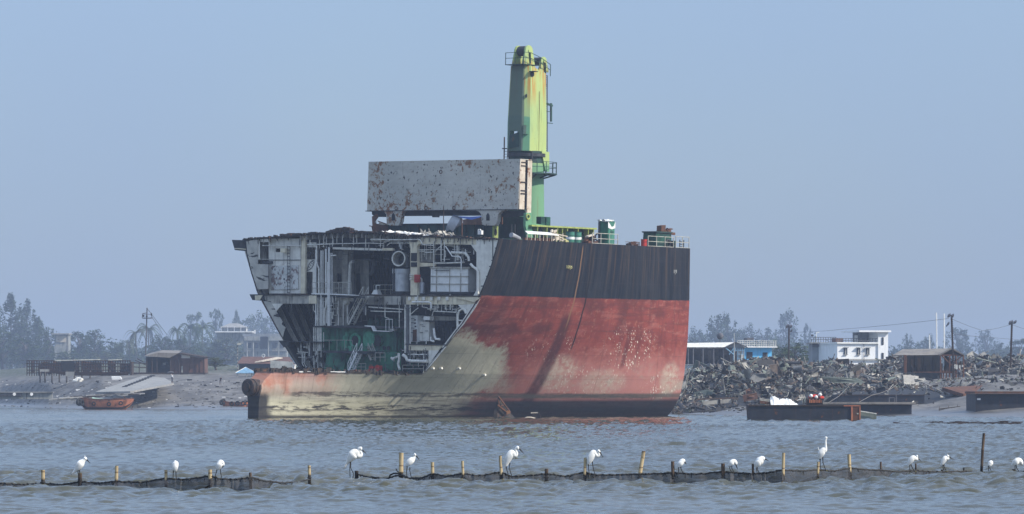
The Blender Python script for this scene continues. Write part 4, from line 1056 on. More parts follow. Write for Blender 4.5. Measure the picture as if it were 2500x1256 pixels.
rl = MB(); n_ = 18
for k in range(n_):
    a = 2*math.pi*k/n_; a2 = 2*math.pi*(k+1)/n_; p0 = Vector((uc+3.1*math.cos(a), 3.1*math.sin(a), cz(424))); p1 = Vector((uc+3.1*math.cos(a2), 3.1*math.sin(a2), cz(424)))
    rl.bar(p0, p0+Vector((0,0,1.15)), .06)
    for h_ in (.6, 1.12): rl.bar(p0+Vector((0,0,h_)), p1+Vector((0,0,h_)), .05)
t.part('platform_rail', rl, M['deck_green'])
# head sheaves
def cheek(uo, z0, z1, wb, wt, va, vb, nm):
    pr = []
    for k in range(9):
        a = math.pi*k/8; pr.append((uo+wt*math.cos(a), z1-wt+wt*math.sin(a)))
    poly = [Vector((uo+wb, va, z0))] + [Vector((a, va, b)) for a, b in pr] + [Vector((uo-wb, va, z0))]
    return MB().prism(poly, (0, vb-va, 0))
for (uo, pz, z0p, wb, wt, va, vb) in ((uc-1.0, 114, 162, .95, .6, -.95, -.75), (uc-1.0, 114, 162, .95, .6, .35, .55), (uc+1.15, 139, 176, .8, .45, -1.15, -.98), (uc+1.15, 139, 176, .8, .45, .5, .68)):
    t.part('sheave_cheek', cheek(uo, cz(z0p), cz(pz), wb, wt, va, vb, ''), M['crane'])
for uo, pz, r_, v0, v1 in ((uc-1.0, 128, .52, -.7, .3), (uc+1.15, 150, .42, -.95, .45)):
    q = Vector((uo, v0, cz(pz))); t.part('sheave', MB().tube([q, q+Vector((0, v1-v0, 0))], r_, 18), M['dark_grey'], None, 40)
    t.part('sheave_hub', MB().tube([q+Vector((0,-.33,0)), q], .16, 12), M['crane'], None, 40); t.part('sheave_stay', MB().bar(q+Vector((0,-.36,-.15)), q+Vector((.15,-.3,-1.25)), .12), M['deck_green'])
mb = MB(); z0 = cz(161)
mb.box((uc-2.25, -1.3, z0-.06), (uc+.3, 1.2, z0)); t.part('top_platform', mb, M['deck_green'])
rl = MB(); pts = [(-2.2,1.15),(-2.2,-.1),(-2.2,-1.25),(-1.4,-1.45),(.2,-1.5),(1.9,-1.4)]
for i, (a, b) in enumerate(pts):
    zz = z0 if i < 4 else ztopf(a, b); p0 = Vector((uc+a, b, zz)); rl.bar(p0, p0+Vector((0,0,1.2)), .055)
    if i+1 < len(pts):
        a2, b2 = pts[i+1]; z2 = z0 if i+1 < 4 else ztopf(a2, b2); p1 = Vector((uc+a2, b2, z2))
        for h_ in (.62, 1.18): rl.bar(p0+Vector((0,0,h_)), p1+Vector((0,0,h_)), .05)
t.part('top_rail', rl, M['deck_green'])
ld = MB(); x_ = uc+2.12
for v_ in (-1.0, -.6): ld.bar((x_, v_, cz(415)), (x_-.12, v_*.9, cz(183)), .07)
for k in range(44): f = k/43; z_ = cz(415)+(cz(183)-cz(415))*f; ld.bar((x_-.12*f, -1.0+.1*f, z_), (x_-.12*f, -.6+.06*f, z_), .05)
for f in (.1, .3, .5, .7, .9): z_ = cz(415)+(cz(183)-cz(415))*f; ld.bar((x_-.12*f, -.8, z_), (uc+1.7, -.8, z_), .06)
t.part('ladder', ld, M['dark_grey'])
lp = MB(); lp.bar((uc+2.0,-.9,cz(252)), (uc+2.9,-.9,cz(256)), .18); lp.bar((uc+2.7,-.9,cz(250)), (uc+2.75,-.9,cz(295)), .16); lp.bar((uc+2.0,-.9,cz(299)), (uc+3.0,-.9,cz(299)), .08); lp.bar((uc+2.0,-.9,cz(271)), (uc+2.9,-.9,cz(271)), .06); t.part('lamp_arm', lp, M['deck_green'])
q = SV(1301, 181, -1.47); mb = MB(); mb.loft([[Vector((q.x+.3*math.cos(k*math.pi/8), -1.36-d, q.z+.3*math.sin(k*math.pi/8))) for k in range(16)] for d in (0,.06)]); mb.box((q.x-.4,-1.9,q.z+.2),(q.x+.3,-1.3,q.z+.28)); t.part('rope_hole', mb, M['soot_shade'])
q = SP(1281, 238, uc-1.62); mb = MB(); nrm = Vector((-.707,-.707,0)); tx = Vector((.707,-.707,0))
cq = Vector((uc-1.64, -1.175, cz(238))); mb.loft([[cq + tx*(.1*math.cos(k*math.pi/8)) + Vector((0,0,.2*math.sin(k*math.pi/8))) + nrm*d for k in range(16)] for d in (-.05,.03)]); t.part('port_hole', mb, M['soot_shade'])
cq = Vector((uc-1.64, -1.175, cz(320))); mb = MB(); mb.obox(cq+nrm*.1, tx*.25, nrm*.14, Vector((0,0,.46))); t.part('junction_box', mb, M['crane'])
t.part('weld_seam', MB().box((uc+.12,-1.49,cz(370)), (uc+.16,-1.46,cz(225))), M['rust'])
# mast and ladder left of the crane
t = sthing('small_mast', 'thin rusty mast stub with ladder left of the crane', 'mast', (uc-2.5, 2.6, ztop(uc)))
mb = MB(); q = SP(1231, 365, uc-2.5); mb.bar((q.x,q.y,q.z-6), (q.x,q.y,cz(338)), .09); t.part('pole', mb, M['rust'])
mb = MB()
for dv in (0, -.4): mb.bar((q.x,q.y+dv,cz(420)), (q.x,q.y+dv-.05,cz(366)), .06)
for k in range(8): zz = cz(420)+k*.28; mb.bar((q.x,q.y,zz), (q.x,q.y-.42,zz), .04)
mb.bar((q.x,q.y+.25,cz(366)),(q.x,q.y-.35,cz(366)),.1); t.part('ladder', mb, M['dark_grey'])
# --- lime coaming along the deck at the crane foot
vk = -9.5
t = sthing('ribbed_hatch_wall', 'lime green hatch wall with leaning ribs at the foot of the crane', 'hatch coaming', SV(1370, 585, vk))
a, b = SV(1285, 548, vk), SV(1441, 561, vk); zbk = ztop(20)-.05
t.part('wall', MB().box((a.x, vk, zbk), (b.x, vk+.12, b.z)), M['deck_green'])
tf = MB(); tf.box((a.x, vk-.7, b.z), (b.x+.2, vk+.2, b.z+.16)); t.part('top_flange', tf, M['lime'])
for px in (1300, 1323, 1349, 1361, 1373, 1399, 1424, 1437):
    q = SV(px, 560, vk); t.part('rib', MB().prism([Vector((q.x, vk, b.z)), Vector((q.x, vk-.65, b.z)), Vector((q.x+.35, vk-.25, zbk)), Vector((q.x+.35, vk, zbk))], (.1,0,0)), M['lime'])
q = SV(1283, 545, vk-.3); r2 = SV(1300, 590, vk-.3)
fp = MB(); fp.prism([SV(1284,520,vk-.3), SV(1298,520,vk-.3), SV(1298,545,vk-.3), SV(1335,551,vk-.3), SV(1335,555,vk-.3), SV(1299,554,vk-.3), SV(1302,585,vk-.3), SV(1291,585,vk-.3), SV(1283,552,vk-.3)], (0,.3,0)); t.part('foundation_plate', fp, M['crane'])
t.part('ring_eye', MB().ring(SV(1289, 530, vk-.4), (0,1,0), .24, .09, 16, 6), M['lime'])
for k, px in enumerate((1320, 1333)):
    q = SV(px, 548, vk+.6); t.part('vent_box', MB().box((q.x-.32, vk+.3, b.z+.1), (q.x+.32, vk+.9, b.z+1.05)), M['engine_dark'])
t = sthing('dark_deck_house', 'dark sheltered space with brown board between the steel box and the crane', 'deck house', SP(1250, 580, 14))
t.part('wall', plate([(1216,530),(1284,530),(1290,583),(1216,583)], 14.5, .2), M['deck_green']); t.part('board', plate([(1216,528),(1226,528),(1226,548),(1216,548)], 13.9, .1), M['rust']); t.part('posts', stube([(1249,548),(1249,582)], 13.5, .06, stube([(1257,548),(1257,582)], 13.5, .06)), M['dark_grey'])
t = sthing('brown_sheet', 'brown corrugated sheet propped behind the blue tarpaulin', 'metal sheet', SP(1160, 548, 11.9)); t.part('sheet', plate([(1130,537),(1178,528),(1180,549),(1130,549)], 12.0, .05), paint('brown_sheet', (.24,.13,.08), (.17,.09,.06), grime=.4)); 
# --- deck clutter at the near edge (plane v = -14.6)
vd = -14.6
def deckz(px): q = SV(px, 590, vd); return ztop(q.x)
def dpt(px, py, v=vd): return SV(px, py, v)
t = sthing('plastic_tarpaulin', 'grey and blue tarpaulin slung over poles under the steel box', 'tarpaulin', SP(1110, 570, 9.5))
g = Graph('grey_tarp'); p = g.co(); M['tarp'] = g.out(g.mix(g.noise(p, 1.2, 4).ss(.35,.65), (.34,.35,.36), (.22,.23,.24)), .6, g.noise(p, 2.5, 3), .6, .1)
M['blue'] = paint('blue_tarp', (.06,.13,.42), (.04,.09,.3), rough=.5, grime=.15)
def sheet(rows_, u0):  # rows of (px, py, du)
    return MB().grid([[SP(a, b, u0+d) for a, b, d in r] for r in rows_])
t.part('grey_side', sheet([[(1104,527,.8),(1112,526,.6),(1126,530,.5),(1130,537,.6)],[(1097,538,.2),(1108,540,-.2),(1120,543,-.1),(1127,548,.4)],[(1090,552,0),(1102,555,-.5),(1112,556,-.3),(1124,552,.3)],[(1087,568,.3),(1098,561,-.2),(1106,566,-.3),(1109,560,.2)]], 9.4), M['tarp'], None, True)
t.part('blue_top', sheet([[(1103,526,.8),(1126,529,.6),(1148,530,.8),(1177,528,1)],[(1108,525,.3),(1128,533,.1),(1152,537,.2),(1170,532,.5)]], 9.4), M['blue'], None, True)
t.part('pole', stube([(1128,536),(1128,577)], 9.1, .05), M['rust'])
t = sthing('thin_pole', 'thin dark upright rod in front of the steel box', 'pole', SP(1083, 572, 8)); t.part('rod', stube([(1083,504),(1083,573)], 8, .045), M['rust_dark'])
t = sthing('jerrycan', 'white plastic jerrycan standing on the deck near the tarpaulin', 'jerrycan', SP(1170, 573, 8)); mb = MB(); sbox(1166, 563, 1175, 573, 8, 8.3, mb); t.part('body', mb, M['white']); t.part('handle', stube([(1167,563),(1168,560.5),(1173,560.5),(1174,563)], 8.15, .05), M['white'])
for i, (x, y) in enumerate(((1137,557),(1142,557),(1149,555),(1153,557))):
    pass
mb = MB(); rr = random.Random(31)
for _ in range(110):
    x = rr.gauss(985, 26); q = SP(x, 575, rr.uniform(.6, 4)); zt = zmain(q.x, (q.y+16)/32.5); q.z = zt + rr.uniform(0, .18)
    mb.obox(q, Vector((rr.uniform(-.3,.3),rr.uniform(.1,.4),rr.uniform(-.1,.1))), Vector((rr.uniform(.1,.3),rr.uniform(-.2,.2),rr.uniform(-.1,.1))), Vector((0,0,rr.uniform(.02,.1))))
for _ in range(60):
    x = rr.uniform(685, 760); q = SP(x, 575, rr.uniform(.3, 2)); q.z = zmain(q.x, (q.y+16)/32.5) + rr.uniform(0.02, .1)
    mb.obox(q, Vector((0,rr.uniform(.1,.4),rr.uniform(-.03,.03))), Vector((rr.uniform(.1,.3),0,0)), Vector((0,0,rr.uniform(.02,.05))))
o = mb.build('plastic_litter', M['white'], None, SP(985,575,2), False, MS); tag(o, 'white plastic scraps scattered on the deck above the opening', 'litter'); o['kind'] = 'stuff'
mb = MB()
for _ in range(60):
    x = rr.uniform(1020, 1110); q = SP(x, 575, rr.uniform(2, 8)); q.z = zmain(q.x, (q.y+16)/32.5) + rr.uniform(0, .35)
    if rr.random() < .5: mb.obox(q, Vector((0,rr.uniform(.1,.5),rr.uniform(-.1,.2))), Vector((rr.uniform(.05,.3),0,0)), Vector((0,0,rr.uniform(.03,.12))))
    else: mb.bar(q, q+Vector((rr.uniform(-.3,.3),rr.uniform(-.6,.6),rr.uniform(0,.5))), rr.uniform(.04,.12))
o = mb.build('deck_debris', M['shade_grey'], None, SP(1060,575,5), False, MS); tag(o, 'grey torn metal scraps heaped on the deck left of the tarpaulin', 'debris'); o['kind'] = 'stuff'
t = sthing('canvas_roll', 'grey rolled canvas lying at the hull edge left of the white awning', 'roll', dpt(1256, 580)); t.part('roll', MB().tube([dpt(1248,574), dpt(1268,583)], [.26,.2], 10), M['tarp'], None, 40)
t = sthing('white_awning', 'long white plate on short posts over red crates at the hull edge', 'awning', dpt(1315, 583))
a, b = dpt(1283, 571), dpt(1352, 574); zd = ztop(a.x+2)
mb = MB(); mb.prism([Vector((a.x-.3, vd-.5, zd+.66)), Vector((b.x+.2, vd-.5, zd+.62)), Vector((b.x-.2, vd+.3, zd+.88)), Vector((a.x+.3, vd+.3, zd+.92))], (0,0,.05)); t.part('plate', mb, M['white'])
mb = MB()
for px in (1278,1288,1298,1309,1318,1327,1338,1349,1358): q = dpt(px, 580); t.part('post', MB().bar((q.x, vd-.45, ztop(q.x)), (q.x, vd-.45, ztop(q.x)+.6), .06), M['lit_end'])
mb = MB(); rr = random.Random(4)
for px in range(1282, 1352, 7): q = dpt(px, 580, vd); t.part('red_crate', MB().box((q.x-.14, vd-.15, ztop(q.x)), (q.x+.14, vd+.25, ztop(q.x)+rr.uniform(.25,.45))), M['rust'])
t = sthing('broken_pipe_rack', 'bent pale pipes and a yellow scrap plate beside the green drums', 'pipe rack', dpt(1370, 588))
mb = MB()
for pts in ([(1352,565),(1356,574),(1372,582),(1378,588)],[(1357,572),(1385,578)],[(1350,580),(1375,589)],[(1374,570),(1374,590)],[(1355,566),(1353,586)]): mb.tube([dpt(*q) for q in pts], .06, 6)
for _ in range(14): q = dpt(rr.uniform(1345,1365), rr.uniform(563,586)); mb.obox(q, Vector((rr.uniform(.05,.25),0,rr.uniform(-.1,.1))), (0,.1,0), (0,0,rr.uniform(.03,.15)))
t.part('pipes', mb, M['lit_end']); t.part('scrap_plate', MB().obox(dpt(1381,588), (.25,0,-.02), (0,.2,.1), (0,0,.1)), M['mark_yellow'])
for px, lab in ((1392, 'green steel drum with white label band, left of its pair'), (1409, 'green steel drum with white label band, right of its pair')):
    q = dpt(px, 588, vd+.8); zd = ztop(q.x); t = sthing('green_drum', lab, 'drum', (q.x, q.y, zd), 'green drums on the deck')
    r_ = .42; t.part('barrel', MB().loft([zr((q.x,q.y), r_, zd, 20), zr((q.x,q.y), r_, zd+1.15, 20)]), paint('drum_green', (.05,.2,.14), grime=.25), None, 40)
    t.part('label_band', MB().loft([zr((q.x,q.y), r_+.012, zd+.38, 20), zr((q.x,q.y), r_+.012, zd+.62, 20)]), M['white'], None, 40)
    mb = MB(); mb.ring((q.x,q.y,zd+1.14), (0,0,1), r_, .03, 20, 6); mb.ring((q.x,q.y,zd+.75), (0,0,1), r_, .025, 20, 6); t.part('rim', mb, M['deck_green'])
t = sthing('rusty_winch', 'small rusty winch wreck by the railing left of the green locker', 'winch', dpt(1440, 592))
q = dpt(1442, 590); zd = ztop(q.x); mb = MB(); mb.box((q.x-.7,vd-.3,zd),(q.x+.8,vd+.5,zd+.3)); mb.prism([Vector((q.x-.9,vd,zd+.2)),Vector((q.x-.3,vd,zd+.9)),Vector((q.x+.6,vd,zd+.95)),Vector((q.x+.5,vd,zd+.2))],(0,.3,0)); t.part('frame', mb, M['rust'])
mb = MB(); mb.tube([(q.x,vd-.35,zd+.5),(q.x,vd+.6,zd+.5)], .28, 14); t.part('drum', mb, M['rust_dark'], None, 40); t.part('lit_scrap', MB().obox((q.x-.4,vd-.2,zd+.8),(.45,0,.1),(0,.2,0),(0,0,.06)), M['lit_end'])
t = sthing('green_locker', 'tall dark green locker with white rag tied round its top', 'locker', dpt(1483, 592))
q = dpt(1463, 592, vd+1.3); q2 = dpt(1498, 592, vd); zd = ztop(q.x+1); h_ = 2.35
vA, uA = vd, dpt(1484, 592, vd).x; uB = dpt(1500, 592, vd).x; vB = vd + 1.15
t.part('cabinet', MB().box((uA, vA, zd), (uB, vB, zd+h_)), M['engine'])
t.part('door', MB().box((uA+.06, vA-.03, zd+.1), (uB-.06, vA, zd+h_-.12)), paint('locker_green', (.06,.22,.15), (.045,.17,.12), grime=.25))
text_part('1310', .3, 'locker_number', M['soot_shade'], tuple(Vector(((uA+uB)/2, vA-.04, zd+h_*.55))-t.base), (1,0,0), (0,0,1), t.o)
mb = MB(); rr = random.Random(8)
mb.prism([Vector((uA-.05,vA-.06,zd+h_*.98)), Vector((uA-.05,vA-.06,zd+h_*.72)), Vector(((uA+uB)/2,vA-.06,zd+h_*.66)), Vector((uB+.05,vA-.06,zd+h_*.72)), Vector((uB+.05,vA-.06,zd+h_)), Vector((uB-.2,vA-.06,zd+h_*.8)), Vector(((uA+uB)/2,vA-.06,zd+h_*.76)), Vector((uA+.15,vA-.06,zd+h_*.9))], (0,.03,0))
for _ in range(26): mb.obox((rr.uniform(uA-.1,uB), rr.uniform(vA,vB), zd+h_+rr.uniform(0,.12)), Vector((rr.uniform(.08,.25),rr.uniform(-.1,.1),rr.uniform(-.06,.06))), Vector((rr.uniform(-.1,.1),rr.uniform(.06,.2),0)), (0,0,rr.uniform(.02,.06)))
t.part('white_rag', mb, M['white'])
t.part('side_pipe', MB().tube([(uA-.12,vB-.1,zd),(uA-.12,vB-.1,zd+h_)], .09, 8), M['pipe_dark']); t.part('wheel', MB().ring((uA-.45,vB-.2,zd+.75),(0,1,0), .35, .08, 16, 6), M['soot_shade'])
def drail(px0, px1, h_, name, label, v=vd-1.0, n=4, mids=2):
    a, b = SV(px0, 595, v), SV(px1, 600, v); t = sthing(name, label, 'railing', ((a.x+b.x)/2, v, ztop((a.x+b.x)/2))); mb = MB()
    for i in range(n+1):
        uu = a.x+(b.x-a.x)*i/n; t.part('post', MB().bar((uu, v, ztop(uu)), (uu, v, ztop(uu)+h_), .06), M['rail'])
    mb = MB()
    for j in range(1, mids+1): mb.bar((a.x, v, ztop(a.x)+h_*j/mids), (b.x, v, ztop(b.x)+h_*j/mids), .055)
    mb.bar((a.x, v, ztop(a.x)+.06), (b.x, v, ztop(b.x)+.06), .05)
    t.part('rails', mb, M['rail']); return t
drail(1446, 1508, 1.05, 'deck_railing', 'pale pipe railing in front of the tall green locker', n=3)
drail(1582, 1644, 1.05, 'deck_railing', 'pale yellowish pipe railing in front of the winch house', n=3)
drail(1650, 1682, 1.15, 'deck_railing', 'thin pale railing at the right end of the hull edge', n=2)
t = sthing('deck_steps', 'small dark step frame at the right end of the hull edge', 'steps', dpt(1662, 605)); q = dpt(1664, 604, vd-.8); zd = ztop(q.x); mb = MB()
for k in range(3): mb.bar((q.x-.3,vd-.8,zd+.15+.25*k),(q.x+.35,vd-.8,zd+.15+.25*k),.07)
for d in (-.3,.35): mb.bar((q.x+d,vd-.8,zd),(q.x+d,vd-.8,zd+.85),.07)
t.part('frame', mb, M['soot_shade'])
t = sthing('wire_basket', 'low rusty basket of scrap on the hull edge left of the red drum', 'basket', dpt(1551, 598)); a, b = dpt(1541, 598), dpt(1561, 598); zd = ztop(a.x); mb = MB()
for i in range(8): uu = a.x+(b.x-a.x)*i/7; mb.bar((uu,vd,zd),(uu,vd,zd+.42),.05)
for h_ in (.05,.22,.42): mb.bar((a.x,vd,zd+h_),(b.x,vd,zd+h_),.05); mb.bar((a.x,vd+.7,zd+h_),(b.x,vd+.7,zd+h_),.05)
t.part('frame', mb, M['rust']); mb = MB()
for _ in range(20): mb.obox((rr.uniform(a.x,b.x),rr.uniform(vd+.1,vd+.6),zd+rr.uniform(.05,.4)),(rr.uniform(.05,.2),0,.05),(0,.1,0),(0,0,rr.uniform(.02,.08)))
t.part('scrap', mb, M['rust_dark'])
q = dpt(1572, 599); zd = ztop(q.x); t = sthing('red_drum', 'small red drum on the hull edge near the winch house', 'drum', (q.x, vd, zd)); t.part('barrel', MB().loft([zr((q.x,vd), .3, zd, 18), zr((q.x,vd), .3, zd+.68, 18)]), M['red'], None, 40); t.part('lid', MB().loft([zr((q.x,vd), .32, zd+.68, 18), zr((q.x,vd), .32, zd+.74, 18)]), M['red'])
q = dpt(1614, 602, vd+.5); zd = ztop(q.x); t = sthing('winch_house', 'dark green winch house with rusty machinery heaped on top', 'winch', (q.x, vd+.5, zd))
mb = MB(); mb.prism([Vector((q.x-1.4,vd+.2,zd)), Vector((q.x+1.35,vd+.2,zd)), Vector((q.x+1.25,vd+.2,zd+1.5)), Vector((q.x-1.25,vd+.2,zd+1.5))], (0,1.6,0)); t.part('housing', mb, M['engine_dark'])
t.part('roof_lip', MB().box((q.x-1.4,vd+.05,zd+1.5),(q.x+1.3,vd+1.9,zd+1.62)), M['deck_green'])
mb = MB(); mb.box((q.x-.3,vd+.3,zd+1.0),(q.x+.6,vd+.9,zd+1.75)); mb.obox((q.x+.1,vd+.6,zd+1.95),(.35,0,.05),(0,.3,0),(0,0,.3)); mb.bar((q.x+.2,vd+.4,zd+1.6),(q.x+1.9,vd+.3,zd+1.45),.24)
for _ in range(12): mb.obox((q.x+rr.uniform(-.3,1.5),vd+rr.uniform(.2,.8),zd+1.6+rr.uniform(0,.35)),(rr.uniform(.05,.25),0,rr.uniform(-.1,.1)),(0,.12,0),(0,0,rr.uniform(.03,.14)))
t.part('rusty_gear', mb, M['rust'])
t.part('wheel', MB().ring((q.x+.55,vd+.05,zd+.45),(0,1,0), .36, .1, 20, 8), M['dark_grey'], None, True); mb = MB(); mb.box((q.x-1.5,vd-.1,zd),(q.x-.5,vd+.15,zd+.5)); mb.box((q.x+1.1,vd-.1,zd),(q.x+1.7,vd+.4,zd+.75)); t.part('gear_case', mb, M['deck_green'])
# --- the sunken wreck bow and scrap at the waterline
t = Thing('sunken_boat_bow', 'rusty torn boat bow sticking out of the water against the hull', 'wreck', W(1232, 1020, 388.5))
Yb = 386.5
P_ = lambda x, y, d=0: W(x, y, Yb+d)
mb = MB(); mb.prism([P_(1217,966), P_(1221,975), P_(1213,1000), P_(1214,1026), P_(1204,1026), P_(1206,1005)], (0,.1,0)); mb.prism([P_(1217,966,.2), P_(1236,992,.8), P_(1246,1008,1), P_(1262,1026,1.2), P_(1214,1026,.1), P_(1212,995,0)], (0,.08,0))
t.part('plating', mb, M['burnt']); mb = MB(); mb.bar(P_(1215,989,-.2), P_(1240,1009,.4), .13); mb.bar(P_(1224,1022,-.2), P_(1240,1009,.3), .09); mb.bar(P_(1217,968,-.1), P_(1246,1007,.6), .12); mb.bar(P_(1223,992,0), P_(1233,988,.4), .09); mb.bar(P_(1216,975,-.1), P_(1220,990,-.1), .1); t.part('ribs', mb, M['rust'])
t.part('bright_fitting', MB().obox(P_(1241,1007,-.1), (.16,0,.05), (0,.1,0), (-.05,0,.14)), paint('bright_rust', (.4,.18,.08), grime=.2))
t = Thing('bent_plate_scrap', 'dark bent plates with pale edges lying in the water right of the wreck bow', 'scrap', W(1305, 1022, 386))
mb = MB(); mb.prism([P_(1297,1008), P_(1314,1007), P_(1322,1026), P_(1306,1026)], (0,.2,.03)); mb.bar(P_(1314,1006), P_(1325,1026), .12); t.part('plate', mb, M['rust_dark']); t.part('pale_edge', MB().bar(P_(1296,1008.5), P_(1314,1008), .1), M['lit_end']); t.part('pale_edge', MB().bar(P_(1373,1022), P_(1384,1025), .1), M['lit_end']); mb = MB(); mb.tube([P_(1281,1022.5), P_(1287,1020), P_(1297,1020), P_(1307,1023)], .1, 6); t.part('curved_pipe', mb, M['lit_end'])
# ================================================================== the shore: trees, sheds, houses, scrap, boats, people
def wthing(name, label, cat, base, group=None): return Thing(name, label, cat, base, group)
M['leaf'] = None
def leafmat(name, a, b):
    g = Graph(name); p = g.co(); n = g.noise(p, .35, 4, .6); f = g.geo('Random Per Island')
    c = g.mix(f*.6+n*.5, a, b); return g.out(c, .85, spec=.1)
M['leaf_dark'] = leafmat('dark_foliage', (.014,.028,.012), (.05,.075,.03))
M['leaf_mid'] = leafmat('green_foliage', (.022,.045,.016), (.075,.1,.035))
M['leaf_pale'] = leafmat('pale_foliage', (.05,.065,.035), (.1,.11,.06))
M['bark'] = paint('bark', (.09,.075,.06), (.05,.042,.035), grime=.2)
M['corr'] = paint('rusty_corrugated', (.17,.085,.05), (.11,.06,.04), grime=.4, rust=.4, scale=.8)
M['corr_red'] = paint('red_corrugated', (.15,.075,.05), (.105,.055,.04), grime=.4, scale=.8)
M['thatch'] = paint('grey_sheet_roof', (.26,.235,.2), (.19,.17,.15), grime=.35, scale=.8)
M['wall_white'] = paint('white_render', (.82,.83,.82), (.75,.76,.75), grime=.12, scale=.4)
M['wall_grey'] = paint('grey_render', (.25,.27,.28), (.19,.2,.21), grime=.4, scale=.4)
M['wall_old'] = paint('mossy_concrete', (.32,.32,.29), (.2,.21,.19), grime=.7, scale=.5)
M['wall_blue'] = paint('blue_render', (.14,.52,.84), (.12,.47,.76), grime=.15, scale=.4)
M['roof_blue'] = paint('blue_roof', (.2,.36,.5), (.16,.3,.42), grime=.3)
M['glass'] = paint('dark_window', (.05,.06,.07), (.03,.035,.045), rough=.25, grime=0)
M['concrete'] = paint('concrete', (.34,.33,.3), (.25,.245,.225), grime=.35, scale=.5)
M['dark_in'] = paint('dark_interior', (.02,.02,.022), (.012,.012,.014), grime=0)
M['barge'] = paint('barge_navy', (.028,.033,.045), (.018,.021,.03), grime=.5, rust=.2, rough=.6)
M['orange'] = paint('orange_boat_paint', (.52,.19,.09), (.36,.12,.065), grime=.5, rust=.5, scale=1.2)
M['tyre'] = paint('tyre', (.018,.018,.019), (.012,.012,.012), grime=0)
M['lamp'] = paint('lamp_grey', (.12,.12,.13), (.07,.07,.08), grime=.2)

def cloud(mb, cx, cy, cz, rx, ry, rz, n, size, r, flat=.0):
    for _ in range(n):
        while True:
            a = Vector((r.uniform(-1,1), r.uniform(-1,1), r.uniform(-1,1)))
            if a.length <= 1: break
        a = a*(.55+.45*r.random())
        c = Vector((cx+a.x*rx, cy+a.y*ry, cz+a.z*rz))
        t = Vector((r.gauss(0,1), r.gauss(0,1), r.gauss(0,.7))).normalized(); b = t.orthogonal().normalized()
        b = (b*math.cos(r.random()*6.28)+t.cross(b)*math.sin(r.random()*6.28)); s_ = size*r.uniform(.5, 1.3)
        o = len(mb.v); mb.v += [tuple(c-t*s_), tuple(c+b*s_*.45), tuple(c+t*s_), tuple(c-b*s_*.45)]; mb.f.append((o,o+1,o+2,o+3)); mb.m.append(0)
def crown_tree(h, w_, r, style):
    """crown and trunk meshes of a tree standing at the origin"""
    cr, tr = MB(), MB()
    bend = r.uniform(-.04, .04)*h
    if style == 'feather':     # casuarina: narrow plumes, drooping sprays
        tr.tube([(0,0,-.5),(bend,0,h*.5),(bend*1.3,0,h*.93)], [h*.016,h*.011,h*.003], 6)
        for i in range(120):
            f = r.uniform(.12, 1.); zz = h*f; rad = w_*.5*(1-f)**.55*r.uniform(.1, 1); a = r.uniform(0, 6.28)
            x, y = bend*f+rad*math.cos(a), rad*math.sin(a); tr.tube([(bend*f,0,zz-rad*.5),(x,y,zz)], [.07,.02], 4)
            cloud(cr, x, y, zz, w_*.075*(1.2-f*.6), w_*.075, h*.085, 26, .019*h, r)
    elif style == 'umbrella':
        tr.tube([(0,0,-.5),(bend,0,h*.45),(-bend,0,h*.8)], [h*.02,h*.014,h*.006], 6)
        for i in range(15):
            a = r.uniform(0, 6.28); rad = w_*.5*r.uniform(.15, .95); zz = h*r.uniform(.66, .97)
            x, y = rad*math.cos(a), rad*math.sin(a); tr.tube([(0,0,h*.5),(x*.5,y*.5,zz-h*.12),(x,y,zz)], [.16,.1,.03], 4)
            cloud(cr, x, y, zz, w_*.17, w_*.17, h*.06, 60, .03*h, r)
    else:
        tr.tube([(0,0,-.5),(bend,0,h*.35),(bend*1.5,0,h*.75)], [h*.028,h*.02,h*.006], 6)
        for i in range(54):
            a = r.uniform(0, 6.28); f = r.random(); zz = h*(.3+.66*f); rad = w_*.5*math.sin(math.pi*(.18+.76*f))**.7*r.uniform(.2, .95)
            x, y = bend+rad*math.cos(a), rad*math.sin(a); tr.tube([(bend*.8,0,max(h*.25,zz-h*.22)),(x,y,zz)], [.13,.03], 4)
            k = r.uniform(.08, .16); cloud(cr, x, y, zz, w_*k, w_*k, h*k*.7, 40, .024*h, r)
    return cr, tr
def palm_tree(h, r):
    cr, tr = MB(), MB(); b = r.uniform(-.08,.08)*h
    tr.tube([(0,0,-.5),(b*.4,0,h*.5),(b,0,h)], [.2,.15,.12], 6)
    for i in range(19):
        a = r.uniform(0, 6.28); L = h*r.uniform(.3, .42)+1.2; up = r.uniform(-.1, .95); pts = []
        for k in range(7):
            f = k/6; pts.append(Vector((b+math.cos(a)*L*f*(1-.25*f), math.sin(a)*L*f*(1-.25*f), h+L*(up*f-.95*f*f))))
        for k in range(6):
            p, q = pts[k], pts[k+1]; d = (q-p).normalized(); s_ = d.cross(Vector((0,0,1))).normalized(); wd = L*.13*(1-.12*k)
            for sg in (-1, 1):
                for m_ in (0, .5):
                    e = p+(q-p)*m_; cr.add([e, e+(q-p)*.42, e+(q-p)*.62+s_*sg*wd+Vector((0,0,-wd*.55))], [(0,1,2)])
    return cr, tr
PROTO = {}
